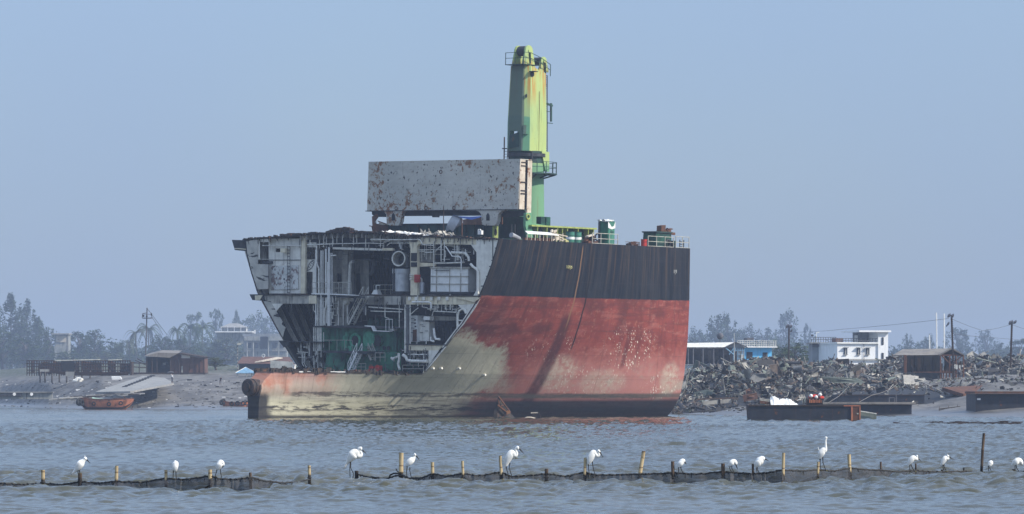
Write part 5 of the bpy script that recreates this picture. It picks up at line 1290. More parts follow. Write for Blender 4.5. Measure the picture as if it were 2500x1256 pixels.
def plant(style, px, py_top, Y, wpx, label, mat='leaf_mid', base_py=None, name=None, cat='tree', group=None, var=0, seed=None):
    if Y > 880: Y *= 1.8 if Y < 1300 else 1.4
    b = at_ground(px, Y)
    if base_py: b = W(px, base_py, Y)
    h = W(px, py_top, Y).z - b.z; wd = wpx*Y/FPX
    key = (style, var, mat)
    if key not in PROTO:
        r = random.Random(hash((style, var)) % 1000 if seed is None else seed); r = random.Random(sum(map(ord, style))*7+var)
        if style == 'palm': PROTO[key] = (*palm_tree(10., r), 10., 8.)
        else: PROTO[key] = (*crown_tree(12., 9., r, style), 12., 9.)
        cr, tr, h0, w0 = PROTO[key]
        me1 = cr.build('crown', M[mat]); me2 = tr.build('trunk', M['bark']); PROTO[key] = (me1.data, me2.data, h0, w0)
        bpy.data.objects.remove(me1); bpy.data.objects.remove(me2)
    c_, t_, h0, w0 = PROTO[key]
    e = bpy.data.objects.new(name or {'palm':'palm_tree','feather':'casuarina_tree'}.get(style, 'leafy_tree'), None); COL.objects.link(e)
    tag(e, label, cat, group); e.location = b
    s = h/h0; sw = wd/w0*(1.35 if style in ('round', 'feather') else 1.1); e.scale = (sw, sw, s); e.rotation_euler.z = (px*1.7) % 6.28
    for nm, me in (('crown', c_), ('trunk', t_)):
        o = bpy.data.objects.new(nm, me); COL.objects.link(o); o.parent = e
    return e
LT = 'casuarina trees at the left edge'
plant('feather', 28, 724, 1080, 105, 'tallest feathery tree at the left edge of the shore', 'leaf_dark', name='casuarina_tree', group=LT, var=0)
plant('feather', -14, 744, 1060, 90, 'feathery tree cut by the left frame edge', 'leaf_dark', group=LT, var=1)
plant('feather', 64, 738, 1120, 92, 'second tall feathery tree, right of the tallest one at left', 'leaf_dark', group=LT, var=1)
plant('feather', 98, 782, 1100, 82, 'shorter feathery tree sloping down toward the concrete hut', 'leaf_mid', group=LT, var=2)
plant('round', 122, 800, 1000, 58, 'small bushy tree under the feathery trees by the concrete hut', 'leaf_mid', var=0)
plant('round', 8, 812, 950, 110, 'broad dark bush tree at the far left shore', 'leaf_dark', var=1)
plant('round', 60, 826, 930, 90, 'low dark bush tree left of the rusty fence', 'leaf_dark', var=2)
plant('round', 193, 810, 1000, 66, 'dark bushy tree just right of the concrete hut', 'leaf_dark', var=2)
plant('round', 232, 806, 1010, 78, 'tallest bushy tree between the concrete hut and the mast', 'leaf_dark', var=0)
plant('round', 286, 832, 980, 62, 'low rounded tree behind the rusty fence', 'leaf_mid', var=1)
plant('round', 160, 856, 900, 80, 'low bush behind the rusty fence', 'leaf_mid', var=1, name='bush', cat='bush')
plant('round', 250, 860, 900, 90, 'spreading bush behind the right part of the rusty fence', 'leaf_pale', var=0, name='bush', cat='bush')
plant('palm', 334, 812, 960, 62, 'palm left of the tall lamp mast', 'leaf_pale', var=0)
plant('palm', 363, 803, 980, 70, 'palm right behind the tall lamp mast', 'leaf_mid', var=1)
plant('palm', 318, 836, 940, 50, 'short palm left of the rusty shed roof', 'leaf_pale', var=2)
plant('round', 402, 818, 960, 84, 'round dark tree behind the rusty shed', 'leaf_dark', var=1)
plant('round', 452, 826, 950, 70, 'dark tree behind the right half of the rusty shed', 'leaf_dark', var=2)
plant('palm', 436, 806, 1000, 52, 'palm leaning over the right half of the rusty shed', 'leaf_mid', var=2)
plant('palm', 462, 800, 1010, 64, 'tall palm behind the rusty shed, left of its pair', 'leaf_dark', var=0)
plant('palm', 494, 800, 1000, 70, 'tall palm behind the rusty shed, right of its pair', 'leaf_mid', var=1)
plant('round', 512, 838, 930, 84, 'dense green tree right of the rusty shed', 'leaf_mid', var=0)
plant('round', 556, 826, 930, 80, 'dense tree in front of the far concrete house', 'leaf_pale', var=2)
plant('round', 528, 872, 850, 62, 'bush above the beach left of the blue gazebo', 'leaf_pale', var=1, name='bush', cat='bush')
plant('round', 640, 868, 960, 70, 'bush between the far house and the red roof', 'leaf_pale', var=0, name='bush', cat='bush')
plant('umbrella', 477, 760, 1900, 44, 'faint tall tree in the haze left of the umbrella shaped tree', 'leaf_mid', var=0)
plant('umbrella', 527, 750, 1900, 36, 'faint umbrella shaped tall tree in the haze', 'leaf_mid', var=1)
plant('feather', 578, 764, 2100, 46, 'faint hazy tree rising left of the ship stern', 'leaf_mid', var=0)
plant('round', 618, 762, 2100, 76, 'faint wide hazy tree beside the ship stern', 'leaf_mid', var=1)
plant('round', 660, 770, 2050, 60, 'faint hazy tree half behind the ship stern', 'leaf_mid', var=2)
plant('round', 1750, 770, 1500, 62, 'left of two joined tall hazy trees behind the blue building', 'leaf_dark', var=0)
plant('round', 1778, 768, 1520, 54, 'right of two joined tall hazy trees behind the blue building', 'leaf_dark', var=2)
plant('round', 1706, 800, 1700, 66, 'faint low hazy tree right beside the red hull', 'leaf_dark', var=1)
plant('round', 1822, 792, 1700, 60, 'faint hazy tree above the flat blue roof', 'leaf_dark', var=1)
plant('round', 1868, 802, 1750, 60, 'faint low hazy tree left of the lamp mast', 'leaf_dark', var=0)
plant('round', 1930, 760, 2000, 62, 'tallest hazy tree beside the lamp mast by the white building', 'leaf_dark', var=2)
plant('umbrella', 1968, 786, 2000, 22, 'thin hazy tree with a small round head', 'leaf_dark', var=1)
plant('round', 1938, 838, 800, 72, 'dark green tree under the lamp mast left of the white building', 'leaf_mid', var=0)
plant('round', 1905, 846, 850, 52, 'low dark tree right of the blue building', 'leaf_mid', var=1)
plant('round', 2217, 816, 1500, 28, 'narrow hazy tree right of the white building', 'leaf_dark', var=0)
plant('round', 2262, 818, 1600, 50, 'hazy tree left of the two white poles', 'leaf_dark', var=1)
plant('round', 2335, 800, 1700, 66, 'hazy tall tree behind the shed with the lamp mast', 'leaf_dark', var=2)
plant('round', 2412, 806, 1900, 60, 'faint hazy tree between the two right lamp masts', 'leaf_dark', var=0)
plant('umbrella', 2490, 826, 1300, 52, 'hazy spreading tree at the right frame edge', 'leaf_dark', var=0)
plant('round', 2440, 838, 1500, 66, 'low hazy tree left of the rightmost lamp mast', 'leaf_dark', var=1)
# far wood
def wood(name, segs, mat, label, Y):
    mb = MB(); r = random.Random(name)
    for (x0, x1, yt) in segs:
        for i in range(int((x1-x0)/4.5)):
            px = r.uniform(x0, x1); Yi = Y*r.uniform(.94, 1.12); b = at_ground(px, Yi); top = W(px, yt+r.uniform(-6, 14), Yi).z
            k = Yi/FPX; hh = max(top-b.z, 2); cloud(mb, b.x, Yi, b.z+hh*.55, k*16, k*16, hh*.5, 60, k*5.5, r)
    o = mb.build(name, M[mat]); tag(o, label, 'wood'); kind(o, 'stuff'); return o
wood('far_wood', [(-250, 130, 822), (130, 330, 838), (330, 560, 834), (560, 760, 826)], 'leaf_dark', 'low dark belt of bushes and trees behind the left sheds', 1900)
wood('hazy_wood', [(1640, 1900, 826), (1890, 2060, 830), (2160, 2330, 846), (2330, 2760, 850)], 'leaf_dark', 'low hazy belt of trees behind the scrapyard buildings', 1900)
wood('haze_treeline', [(430, 720, 800), (1600, 1900, 812), (1860, 2000, 808), (2170, 2330, 836), (-1200, 3700, 844)], 'leaf_dark', 'faintest far treeline dissolving in the haze', 2600)

def wbox(mb, x0, y0, x1, y1, Y0, dep, mi=0):
    a, b = W(x0, y1, Y0), W(x1, y0, Y0); return mb.box((a.x, Y0, a.z), (b.x, Y0+dep, b.z), mi)
def wb(x0, y0, x1, y1, Y0, dep): return wbox(MB(), x0, y0, x1, y1, Y0, dep)
def wbar(mb, p, q, Y, r, Y2=None): return mb.tube([W(*p, Y), W(*q, Y2 or Y)], r, 5)
def roofp(pts, ext): return MB().prism([W(a, b, y) for a, b, y in pts], ext)
# ---- left shore buildings
t = wthing('concrete_hut', 'pale ruined concrete hut among the trees at left', 'hut', W(150, 850, 1750))
t.part('wall', wb(133, 816, 167, 880, 1750, 9), M['wall_old']); t.part('roof', wb(126, 814, 168, 817, 1747, 12), M['concrete']); mb = wb(137, 820, 160, 836, 1749.6, .3); t.part('sunlit_patch', mb, M['lit_end']); t.part('pole', wbar(MB(), (165,816), (163,866), 1746, .2), M['bark'])
Yf = at_ground(190, 800).y
Yf = 790
t = wthing('rusty_fence', 'long rusty sheet and lattice fence on stilts along the left shore', 'fence', W(190, 920, Yf))
mb = MB(); r = random.Random(12)
x = 66
while x < 318:
    wd = r.uniform(5, 15); top = 881+r.uniform(-2, 2)
    if r.random() < .62: wbox(mb, x, top+r.uniform(0, 10), min(x+wd, 318), 918-r.uniform(0, 8), Yf+r.uniform(0,.3), .08)
    x += wd
t.part('rust_sheets', mb, M['corr']); mb = MB()
for x in range(66, 320, 6): wbar(mb, (x, 880), (x, 918), Yf-.1, .1)
for y in (881, 888, 895, 904, 911): wbar(mb, (66, y), (318, y+.5), Yf-.15, .09)
t.part('lattice', mb, M['rust_dark']); mb = MB()
wbar(mb, (134,881.5), (245,879), Yf-.3, .14); wbar(mb, (264,880), (298,879), Yf-.3, .12); t.part('white_pipes', mb, M['rail'])
mb = MB()
for x in (98, 110, 127, 145, 163, 182, 200, 220, 250, 268, 288, 305): t.part('stilt', wbar(MB(), (x, 905), (x, 935), Yf-.4, .16), M['bark'])
t.part('dark_tank', wb(152, 882, 181, 914, Yf-.3, 1), M['dark_in'])
t.part('end_sheet', wb(318, 884, 322, 922, Yf-1, 4), M['rust_dark'])
t = wthing('boat_hull_plate', 'long pale and rusty curved boat side propped on the fence stilts', 'boat hull', W(140, 915, Yf-2))
mb = MB(); up, lo = [], []
for k in range(14):
    x = 97+k*16.5; up.append(W(x, 902+min(k,5)*1.4, Yf-2)); lo.append(W(x+2, 906+min(k,4)*2.9, Yf-1.2))
mb.grid([up, lo]); mb.grid([[q+Vector((0,.15,0)) for q in up], [q+Vector((0,.15,0)) for q in lo]]); t.part('side', mb, M['corr'])
t.part('pale_patch', wb(160, 908, 181, 919, Yf-2.3, .2), M['concrete']); t.part('pale_patch', wb(97, 902, 120, 908, Yf-2.3, .2), M['concrete'])
t = wthing('white_box', 'small white slab leaning under the rusty fence', 'slab', W(285, 928, 760)); t.part('slab', MB().prism([W(272,921,760), W(294,921,760), W(298,928,760), W(274,928,760)], (0,.5,.1)), M['white'])
t = wthing('rubble_sack', 'pale heap of sacks under the rusty fence', 'sacks', W(190, 930, 762)); mb = MB(); r = random.Random(2)
for _ in range(14): mb.obox(W(190+r.uniform(-8,8), 928+r.uniform(-4,2), 762+r.uniform(-.6,.6)), Vector((r.uniform(.2,.5),r.uniform(-.2,.2),r.uniform(-.1,.1))), (0,.3,.05), Vector((r.uniform(-.1,.1),0,r.uniform(.1,.25))))
t.part('sacks', mb, M['pale'])
Ys = 800
t = wthing('rusty_shed', 'rust red sheet metal shed with low gable roof and open left bay', 'shed', W(420, 925, Ys))
t.part('wall', wb(416, 874, 499, 911, Ys, 9), M['corr_red']); mb = wb(357, 872, 416, 911, Ys+6, .3); t.part('back_wall', mb, M['dark_in'])
t.part('floor', wb(320, 910, 500, 914, Ys-1, 10), M['rust_dark'])
t.part('base_wall', wb(416, 914, 500, 930, Ys+1, 7), M['wall_old']); t.part('under_floor', wb(436, 911, 500, 920, Ys-.6, 1.4), M['dark_in'])
mb = MB(); mb.prism([W(352,870,Ys-1.2), W(414,874,Ys-1.2), W(436,862.5,Ys-1.2), W(385,861.5,Ys-1.2)], (0,9,.6)); t.part('roof', mb, M['thatch'])
mb = MB(); mb.prism([W(414,874,Ys-1.4), W(414,876,Ys-1.4), W(436,865,Ys-1.4), W(500,875,Ys-1.4), W(503,873,Ys-1.4), W(437,862,Ys-1.4)], (0,10,.2)); t.part('gable_edge', mb, M['rust_dark'])
mb = MB(); mb.prism([W(418,875,Ys-.05), W(436,866,Ys-.05), W(498,875,Ys-.05)], (0,.2,0)); t.part('gable', mb, M['corr_red'])
t.part('vent_opening', wb(443, 867, 464, 875, Ys-.3, .2), M['white'])
mb = MB()
for x in (358, 371, 383, 416, 437, 498): t.part('post', wbar(MB(), (x, 874), (x, 934 if x > 420 else 914), Ys-.7, .13), M['rust_dark'])
t.part('door_frame', wb(397, 886, 405, 892, Ys+5, .3), M['pale'])
mb = MB()
for x in (427, 441, 444, 462, 475, 489): t.part('wall_rib', wbar(MB(), (x, 880), (x, 910), Ys-.08, .06), M['rust'])
wbm = wb(443, 894, 446, 911, Ys-.2, .1); t.part('pale_post', wbm, M['rail'])
t = wthing('lean_frame', 'tangle of broken poles left of the rusty shed', 'frame', W(335, 910, 798)); mb = MB()
for p, q in (((322,886),(360,888)),((330,880),(358,892)),((323,884),(323,914)),((340,884),(340,914)),((322,896),(357,898)),((335,876),(350,884))): wbar(mb, p, q, 798, .09)
t.part('poles', mb, M['rust_dark'])
t = wthing('concrete_ramp', 'pale concrete slipway with a row of dark slots down to the beach', 'ramp', W(330, 940, 740))
rp = [(233,957,672),(318,956,668),(402,923,735),(348,918,745)]
mb = MB(); mb.prism([W(*q) for q in rp], (0,0,-.35)); t.part('slab', mb, M['concrete']); mb = MB()
for k in range(11):
    f = k/10; a = W(305+(372-305)*f, 949-(949-922)*f, 690+(738-690)*f) ; mb.obox(a+Vector((0,0,.32)), (.42,.1,0), (0,.55,.06), (0,0,.05))
t.part('slots', mb, M['dark_in'])
mb = MB(); mb.prism([W(402,923,734), W(425,936,700), W(350,950,676), W(318,956,667)], (0,0,-.3)); t.part('side_slope', mb, M['concrete'])
t = wthing('low_sea_wall', 'low grey panel wall on the beach at the far left', 'wall', W(70, 975, 715)); t.part('panels', wb(-60, 958, 128, 975, 716, .5), M['wall_old']); t.part('cap', wb(-60, 957, 130, 959, 715.6, 1.2), M['concrete']); t.part('dark_stain', wb(-10, 960, 54, 968, 715.7, .1), M['dark_grey'])
for x in (35, 77):
    t.part('white_disc', MB().tube([W(x,963,715.4), W(x,963,715.2)], .28, 12), M['white'])
t.part('joint', wb(64, 959, 65, 975, 715.8, .1), M['dark_in'])
t = wthing('flat_raft', 'long low raft of rotten boards on the beach behind the orange boat', 'raft', W(230, 972, 668)); mb = MB(); r = random.Random(14)
for k in range(26): x = r.uniform(135, 325); y = 975-(x-135)*.07+r.uniform(-3,3); a = W(x, y, 668+r.uniform(-3,4)); mb.obox(a, Vector((r.uniform(.6,2.2),r.uniform(-.3,.3),r.uniform(.0,.12))), (0,.3,.03), (0,0,.07))
t.part('boards', mb, M['concrete']); mb = MB()
for k in range(22): x = r.uniform(150, 325); y = 974-(x-135)*.07+r.uniform(-3,3); a = W(x, y, 667+r.uniform(-3,3)); mb.obox(a, Vector((r.uniform(.4,1.6),0,.05)), (0,.2,0), (0,0,.06))
t.part('dark_boards', mb, M['rust_dark'])
# lamp mast with platform and guys
t = wthing('lamp_mast', 'tall thin mast with a lamp platform and guy wires above the palms', 'mast', W(356, 866, 850))
mb = MB(); wbar(mb, (355.5,870), (359,752), 850, .14); t.part('pole', mb, M['lamp']); t.part('platform', wb(347, 776, 370, 778, 849, 2), M['lamp'])
mb = MB()
for p, q in (((347,777),(348,766)),((370,777),(370,764)),((348,767),(370,768)),((359,754),(371,768)),((348,766),(359,764))): wbar(mb, p, q, 849.5, .06)
t.part('rail', mb, M['lamp']); 
for q in ((347,769,352,774),(356,771,360,775),(368,766,371,771)): t.part('floodlight', wb(*q, 848.8, .5), M['tyre'])
mb = MB(); wbar(mb, (371,769), (408,818), 849, .05, 860); wbar(mb, (371,774), (398,818), 849, .05, 860); t.part('guy_wire', mb, M['lamp'])
t = wthing('striped_pole', 'thin black and white banded pole with lamp by the blue gazebo', 'pole', W(580, 905, 800)); 
for k in range(16): t.part('band', wbar(MB(), (580, 905-k*4.1), (580, 905-(k+1)*4.1), 800, .09), M['concrete' if k % 2 else 'lamp'])
t.part('lamp', wb(579, 838, 588, 843, 799.6, .6), M['rail'])
# far concrete house
t = wthing('far_house', 'mossy two storey concrete house far behind the ship stern', 'house', W(640, 900, 1700))
t.part('wall', wb(594, 832, 700, 912, 1700, 10), M['wall_old']); t.part('roof_slab', wb(592, 815, 705, 822, 1697, 13), M['wall_grey']); t.part('balcony_wall', wb(596, 822, 635, 832, 1696.4, .4), M['wall_old']); t.part('balcony_wall', wb(655, 822, 702, 832, 1696.4, .4), M['wall_old']); t.part('recess', wb(635, 823, 655, 852, 1699.6, .4), M['dark_in'])
for x0, x1 in ((604, 613), (622, 630), (665, 676), (684, 693)): 
    f = t.part('window', wb(x0, 838, x1, 850, 1699.6, .4), M['glass'])
t.part('storey_band', wb(593, 855, 702, 858, 1699.2, 1), M['concrete'])
for x in (603, 618, 655, 680): t.part('column', wbar(MB(), (x, 832), (x, 875), 1697, .3), M['wall_old'])
t = wthing('roof_pavilion', 'small pavilion with pale hipped roof on a far rooftop', 'pavilion', W(565, 815, 1750))
t.part('wall', wb(540, 799, 603, 811, 1750, 7), M['wall_grey']); mb = MB(); a = [W(536,800,1748.5), W(606,800,1748.5), W(606,800,1748.5)+Vector((0,9,0)), W(536,800,1748.5)+Vector((0,9,0))]; tp = [W(561,790,1756), W(582,790,1756)]
mb.add(a+tp, [(0,1,5,4),(1,2,5),(2,3,4,5),(3,0,4)]); t.part('roof', mb, M['concrete']); t.part('slab', wb(525, 809, 616, 812, 1747, 10), M['white'])
mb = MB()
for x in (540, 556, 572, 588, 602): t.part('column', wbar(MB(), (x, 798), (x, 810), 1749.4, .2), M['white'])
t.part('white_tank', wb(620, 806, 624, 815, 1748.5, 1), M['white']); t.part('lower_wall', wb(530, 812, 620, 840, 1752, 7), M['wall_old'])
t = wthing('red_roof_house', 'long low house with rusty red tin roof right of the gazebo', 'house', W(640, 905, 850))
t.part('wall', wb(584, 887, 716, 915, 852, 6), M['wall_grey']); mb = MB(); mb.prism([W(578,888,850), W(720,889,850), W(706,872,855), W(592,871,855)], (0,.1,-.1)); t.part('roof', mb, M['corr_red']); t.part('pale_patch', MB().prism([W(640,884,850.5), W(690,876,853.), W(676,874,853.5), W(622,886,850.3)], (0,.0,.2)), M['lit_end']); t.part('awning', MB().prism([W(660,880,848), W(716,884,848), W(716,906,847), W(660,904,847)], (0,.2,0)), M['wall_old']); t.part('dark_front', wb(584, 889, 660, 915, 850.5, .3), M['dark_in'])
t.part('antenna_ring', MB().ring(W(643, 869, 849), (0,1,0), .3, .07, 14, 5), M['white'])
t = wthing('blue_gazebo', 'small open gazebo with a blue pyramid roof on the beach', 'gazebo', W(600, 935, 770)); Yg = 770
c_ = W(600, 897, Yg+2); a = [W(575,910.5,Yg), W(626,910.5,Yg), W(626,910.5,Yg)+Vector((0,4,0)), W(575,910.5,Yg)+Vector((0,4,0))]; mb = MB(); mb.add(a+[c_]+[q+Vector((0,0,-.12)) for q in a], [(0,1,4),(1,2,4),(2,3,4),(3,0,4),(0,1,6,5),(1,2,7,6),(2,3,8,7),(3,0,5,8),(5,6,7,8)]); t.part('roof', mb, M['roof_blue'])
for x, d in ((580, .3), (602, .2), (615, .3), (580, 3.6), (620, 3.6)): t.part('post', MB().tube([W(x, 911, Yg+d), W(x, 936, Yg+d)], .11, 6), M['wall_old'])
t.part('low_wall', wb(581, 921, 600, 936, Yg+.5, .3), M['wall_old']); t.part('low_wall', wb(604, 922, 614, 936, Yg+.5, .3), M['corr_red'])
t.part('hip_line', MB().tube([a[0], c_, a[1]], .07, 5), M['pale'])
# ---- right shore buildings
Yb2 = 680
t = wthing('blue_building', 'bright blue one storey building with a railed flat roof', 'building', W(1840, 890, Yb2))
t.part('wall', wb(1815, 849, 1886, 905, Yb2, 9), M['wall_blue']); t.part('roof_slab', wb(1798, 846, 1897, 849, Yb2-1, 11), M['white'])
for x0, x1, y0, y1 in ((1822, 1837, 860, 876), (1863, 1875, 861, 889)):
    t.part('doorway', wb(x0, y0, x1, y1, Yb2-.1, .15), M['dark_in'])
t.part('side_wing', wb(1790, 849, 1815, 905, Yb2-.6, 3), M['wall_grey']); mb = MB()
for x in (1791, 1797, 1803, 1809, 1814): wbar(mb, (x, 850), (x, 890), Yb2-.8, .06)
for y in (856, 866, 876): wbar(mb, (1790, y), (1815, y), Yb2-.8, .05)
t.part('grille', mb, M['roof_blue']); mb = MB()
for x in range(1797, 1898, 6): wbar(mb, (x, 832), (x, 847), Yb2-.8, .06)
for y in (832, 837, 842): wbar(mb, (1797, y), (1896, y+1), Yb2-.8, .055)
t.o.rotation_euler.z = R(12); t.part('roof_rail', mb, M['mark_white']); t.part('roof_tank', wb(1832, 825, 1850, 833, Yb2+3, 2), M['lamp'])
t.part('poster', wb(1806, 866, 1810, 879, Yb2-.95, .05), M['mark_white'])
t = wthing('open_shed', 'long open sided shed with pale sheet roof beside the red hull', 'shed', W(1740, 890, 640)); Yo = 640
mb = MB(); mb.prism([W(1660,848,Yo), W(1770,848,Yo), W(1794,836,Yo+3), W(1672,838,Yo+5)], (0,.2,-.15)); t.part('roof', mb, M['pale']); mb = MB(); mb.prism([W(1768,848,Yo-.2), W(1796,835,Yo-.2), W(1824,847,Yo-.2), W(1826,849,Yo-.2), W(1796,838,Yo-.2), W(1770,850,Yo-.2)], (0,3,0)); t.part('gable_edge', mb, M['lamp'])
t.part('gable', MB().prism([W(1772,849,Yo+.2), W(1796,838,Yo+.2), W(1820,849,Yo+.2)], (0,.2,0)), M['wall_grey'])
t.part('back_wall', wb(1660, 849, 1792, 892, Yo+7, .3), M['dark_in']); mb = MB()
for x in (1680, 1692, 1716, 1742, 1766, 1791): t.part('post', wbar(MB(), (x, 848), (x, 892), Yo+.2, .11), M['roof_blue' if x > 1780 else 'lamp'])
wbar(mb, (1770,849), (1791,866), Yo+.1, .1); wbar(mb, (1780,866), (1791,850), Yo+.1, .1); t.part('brace', mb, M['roof_blue'])
mb = MB(); r = random.Random(6)
for _ in range(22): x = r.uniform(1675, 1788); wbox(mb, x, r.uniform(854, 872), x+r.uniform(4, 14), 892, Yo+r.uniform(2, 6), .5)
kind(t.part('stored_goods', mb, M['dark_grey']), 'stuff'); t.part('floor_edge', wb(1660, 890, 1800, 892, Yo-.4, 8), M['wall_grey'])
t.part('roof_ball', MB().loft([[W(1758,821,Yo+5)+Vector((.55*math.sin(math.pi*j/8)*math.cos(k*math.pi/6), .55*math.sin(math.pi*j/8)*math.sin(k*math.pi/6), .55*math.cos(math.pi*j/8))) for k in range(12)] for j in range(9)], 0, False), M['lamp'], None, True); t.part('ball_pole', wbar(MB(), (1758,826), (1758,840), Yo+5, .05), M['lamp']); t.part('flag_pole', wbar(MB(), (1792.5,814), (1792.5,890), Yo-.5, .05), M['mark_white'])
Yw = 690
t = wthing('white_building', 'white two storey building with a roof terrace and stair tower', 'building', W(2100, 895, Yw))
t.part('front_wall', wb(2040, 838, 2146, 912, Yw, 9), M['wall_white']); t.part('tower_wall', wb(2146, 810, 2172, 912, Yw-.3, 6), M['wall_white']); t.part('tower_recess', wb(2100, 811, 2146, 838, Yw+4, .3), M['wall_grey']); t.part('tower_roof', wb(2093, 807, 2177, 811, Yw-1, 8), M['wall_white']); t.part('parapet', wb(2038, 836, 2146, 839.5, Yw-.4, 9), M['white']); t.part('string_course', wb(2039, 877, 2172, 879, Yw-.45, .3), M['concrete'])  # tower recess in grey: shade under the roof slab put into its colour
for x in (2057, 2091, 2115):
    f = t.part('window', wb(x, 850, x+9, 866, Yw-.12, .1), M['glass']); t.part('sill', wb(x-1, 866, x+10, 867, Yw-.3, .2), M['concrete'], f); t.part('hood', wb(x-1.5, 848.5, x+10.5, 850, Yw-.6, .5), M['wall_grey'], f); t.part('mullion', wb(x+4, 850, x+4.8, 866, Yw-.17, .05), M['pale'], f)
for y0, y1 in ((824, 842), (862, 880)): t.part('window', wb(2155, y0, 2160, y1, Yw-.42, .1), M['glass'])
for x in (2060, 2092, 2120): t.part('lower_window', wb(x, 890, x+12, 897, Yw-.12, .1), M['glass'])
t.part('drain_pipe', wbar(MB(), (2109,840), (2109,896), Yw-.2, .05), M['lamp']); t.part('tower_door', wb(2103, 819, 2111, 838, Yw+3.8, .15), M['white'])
mb = MB()
for x in range(2042, 2146, 7): wbar(mb, (x, 827), (x, 837), Yw+.1, .05)
for y in (827, 832): wbar(mb, (2040, y), (2146, y), Yw+.1, .045)
t.o.rotation_euler.z = R(17); t.part('terrace_rail', mb, M['lamp']); t.part('red_tank', wb(2048, 826, 2066, 836, Yw+2.5, 2), M['corr_red'])
t = wthing('grey_annex', 'unpainted grey annex with roof rail left of the white building', 'building', W(2010, 890, Yw+8))
t.part('wall', wb(1983, 838, 2042, 905, Yw+7, 8), M['wall_grey']); t.part('roof_slab', wb(1978, 836, 2042, 839, Yw+6, 10), M['concrete']); t.part('recess', wb(1983, 840, 2002, 848, Yw+6.8, .3), M['lamp']); t.part('window', wb(2021, 847, 2024, 851, Yw+6.85, .1), M['glass']); mb = MB()
for x in range(1980, 2042, 6): wbar(mb, (x, 824), (x, 837), Yw+6.5, .05)
for y in (824, 829): wbar(mb, (1980, y), (2042, y), Yw+6.5, .045)
t.part('roof_rail', mb, M['lamp']); t.part('roof_clutter', wb(1980, 817, 1986, 822, Yw+7, .8), M['lamp']); t.part('lamp_post', wbar(MB(), (1993, 812), (1993, 836), Yw+6.6, .06), M['white']); t.part('street_lamp', MB().obox(W(1996, 812.5, Yw+6.6), (.3,0,.08), (0,.15,0), (0,0,.08)), M['white'])
Yr = 545
t = wthing('scrapyard_shed', 'dark open shed with sloping grey roof amid the scrap heaps', 'shed', W(2270, 925, Yr))
mb = MB(); mb.prism([W(2178,868,Yr), W(2294,867,Yr), W(2325,851,Yr+2), W(2204,853,Yr+4)], (0,.15,-.1)); t.part('roof', mb, M['thatch']); mb = MB(); mb.prism([W(2292,866,Yr-.2), W(2324,849,Yr-.2), W(2354,866,Yr-.2), W(2354,869,Yr-.2), W(2324,853,Yr-.2), W(2294,869,Yr-.2)], (0,3,0)); t.part('gable_edge', mb, M['thatch']); t.part('gable', MB().prism([W(2297,867,Yr+.2), W(2324,853,Yr+.2), W(2350,867,Yr+.2)], (0,.15,0)), M['rust_dark'])
t.part('back_wall', wb(2206, 867, 2296, 912, Yr+5, .3), M['dark_in']); t.part('base', wb(2204, 909, 2300, 928, Yr+1, 4), M['dark_grey']); t.part('base_edge', wb(2230, 908, 2352, 910, Yr-.2, .3), M['rust']); mb = MB()
for x in (2208, 2211, 2296, 2318, 2334, 2352): t.part('post', wbar(MB(), (x, 867), (x, 926), Yr, .11), M['rust'])
for p, q in (((2297,866),(2320,890)),((2350,868),(2322,892)),((2296,868),(2352,868)),((2303,905),(2303,926)),((2311,905),(2310,926)),((2326,905),(2326,926)),((2340,905),(2340,926))): wbar(mb, p, q, Yr, .09)
t.part('brace', mb, M['rust']); mb = MB(); r = random.Random(5)
for _ in range(26): x = r.uniform(2212, 2345); wbox(mb, x, r.uniform(868, 895), x+r.uniform(2, 8), 912, Yr+r.uniform(1, 4.5), .2)
kind(t.part('stored_scrap', mb, M['rust_dark']), 'stuff'); mb = MB()
for x, y in ((2329,890),(2334,891),(2341,892),(2348,892)): t.part('notice', wb(x, y, x+4, y+(11 if x < 2345 else 4), Yr-.3, .05), M['mark_white'])
# masts and wires
def mast(px, pb, pt, Y, label, lamps, steps=False):
    t = wthing('floodlight_mast', label, 'mast', W(px[0], pb, Y)); mb = MB(); wbar(mb, (px[0], pb), (px[1], pt), Y, .13); t.part('pole', mb, M['rust_dark'])
    if steps:
        mb = MB(); n = int((pb-pt)/5)
        for k in range(1, n): f = k/n; x = px[0]+(px[1]-px[0])*f; y = pb+(pt-pb)*f; t.part('rung', wbar(MB(), (x-2.5, y), (x+3, y), Y-.1, .05), M['rust_dark'])
    for x, y, w_, h_ in lamps: t.part('floodlight', MB().obox(W(x, y, Y-.4), Vector((w_*Y/FPX/2,0,.08)), (0,.25,.1), (.04,-.08,h_*Y/FPX/2)), M['lamp'])
    return t
mast((1925.5, 1926.5), 890, 795, 620, 'floodlight mast with three lamps left of the white building', [(1922,797,6,6),(1930,798,7,5),(1932,808,4,4)])
mast((2329, 2323), 930, 770, 535, 'tall rung mast with floodlights rising from the scrapyard shed', [(2317,771,6,5),(2325,772,6,6),(2315,791,4,4),(2312,795,3,2)], True)
mast((2467, 2470.5), 898, 786, 545, 'floodlight mast at the right edge above the scrap', [(2468,788,9,6),(2478,787,6,4)], True)
for x, x2, yt, lab in ((2287.5, 2286, 764, 'left of two tall white poles behind the scrapyard shed'), (2305.5, 2305, 766, 'right of two tall white poles behind the scrapyard shed')):
    t = wthing('white_pole', lab, 'pole', W(x, 852, 760), 'white poles behind the shed'); t.part('pole', wbar(MB(), (x, 870), (x2, yt), 760, .14), M['white'])
t = wthing('small_white_pole', 'short white pole left of the two tall white poles', 'pole', W(2270, 852, 760)); t.part('pole', wbar(MB(), (2270, 866), (2269, 818), 760, .12), M['white'])
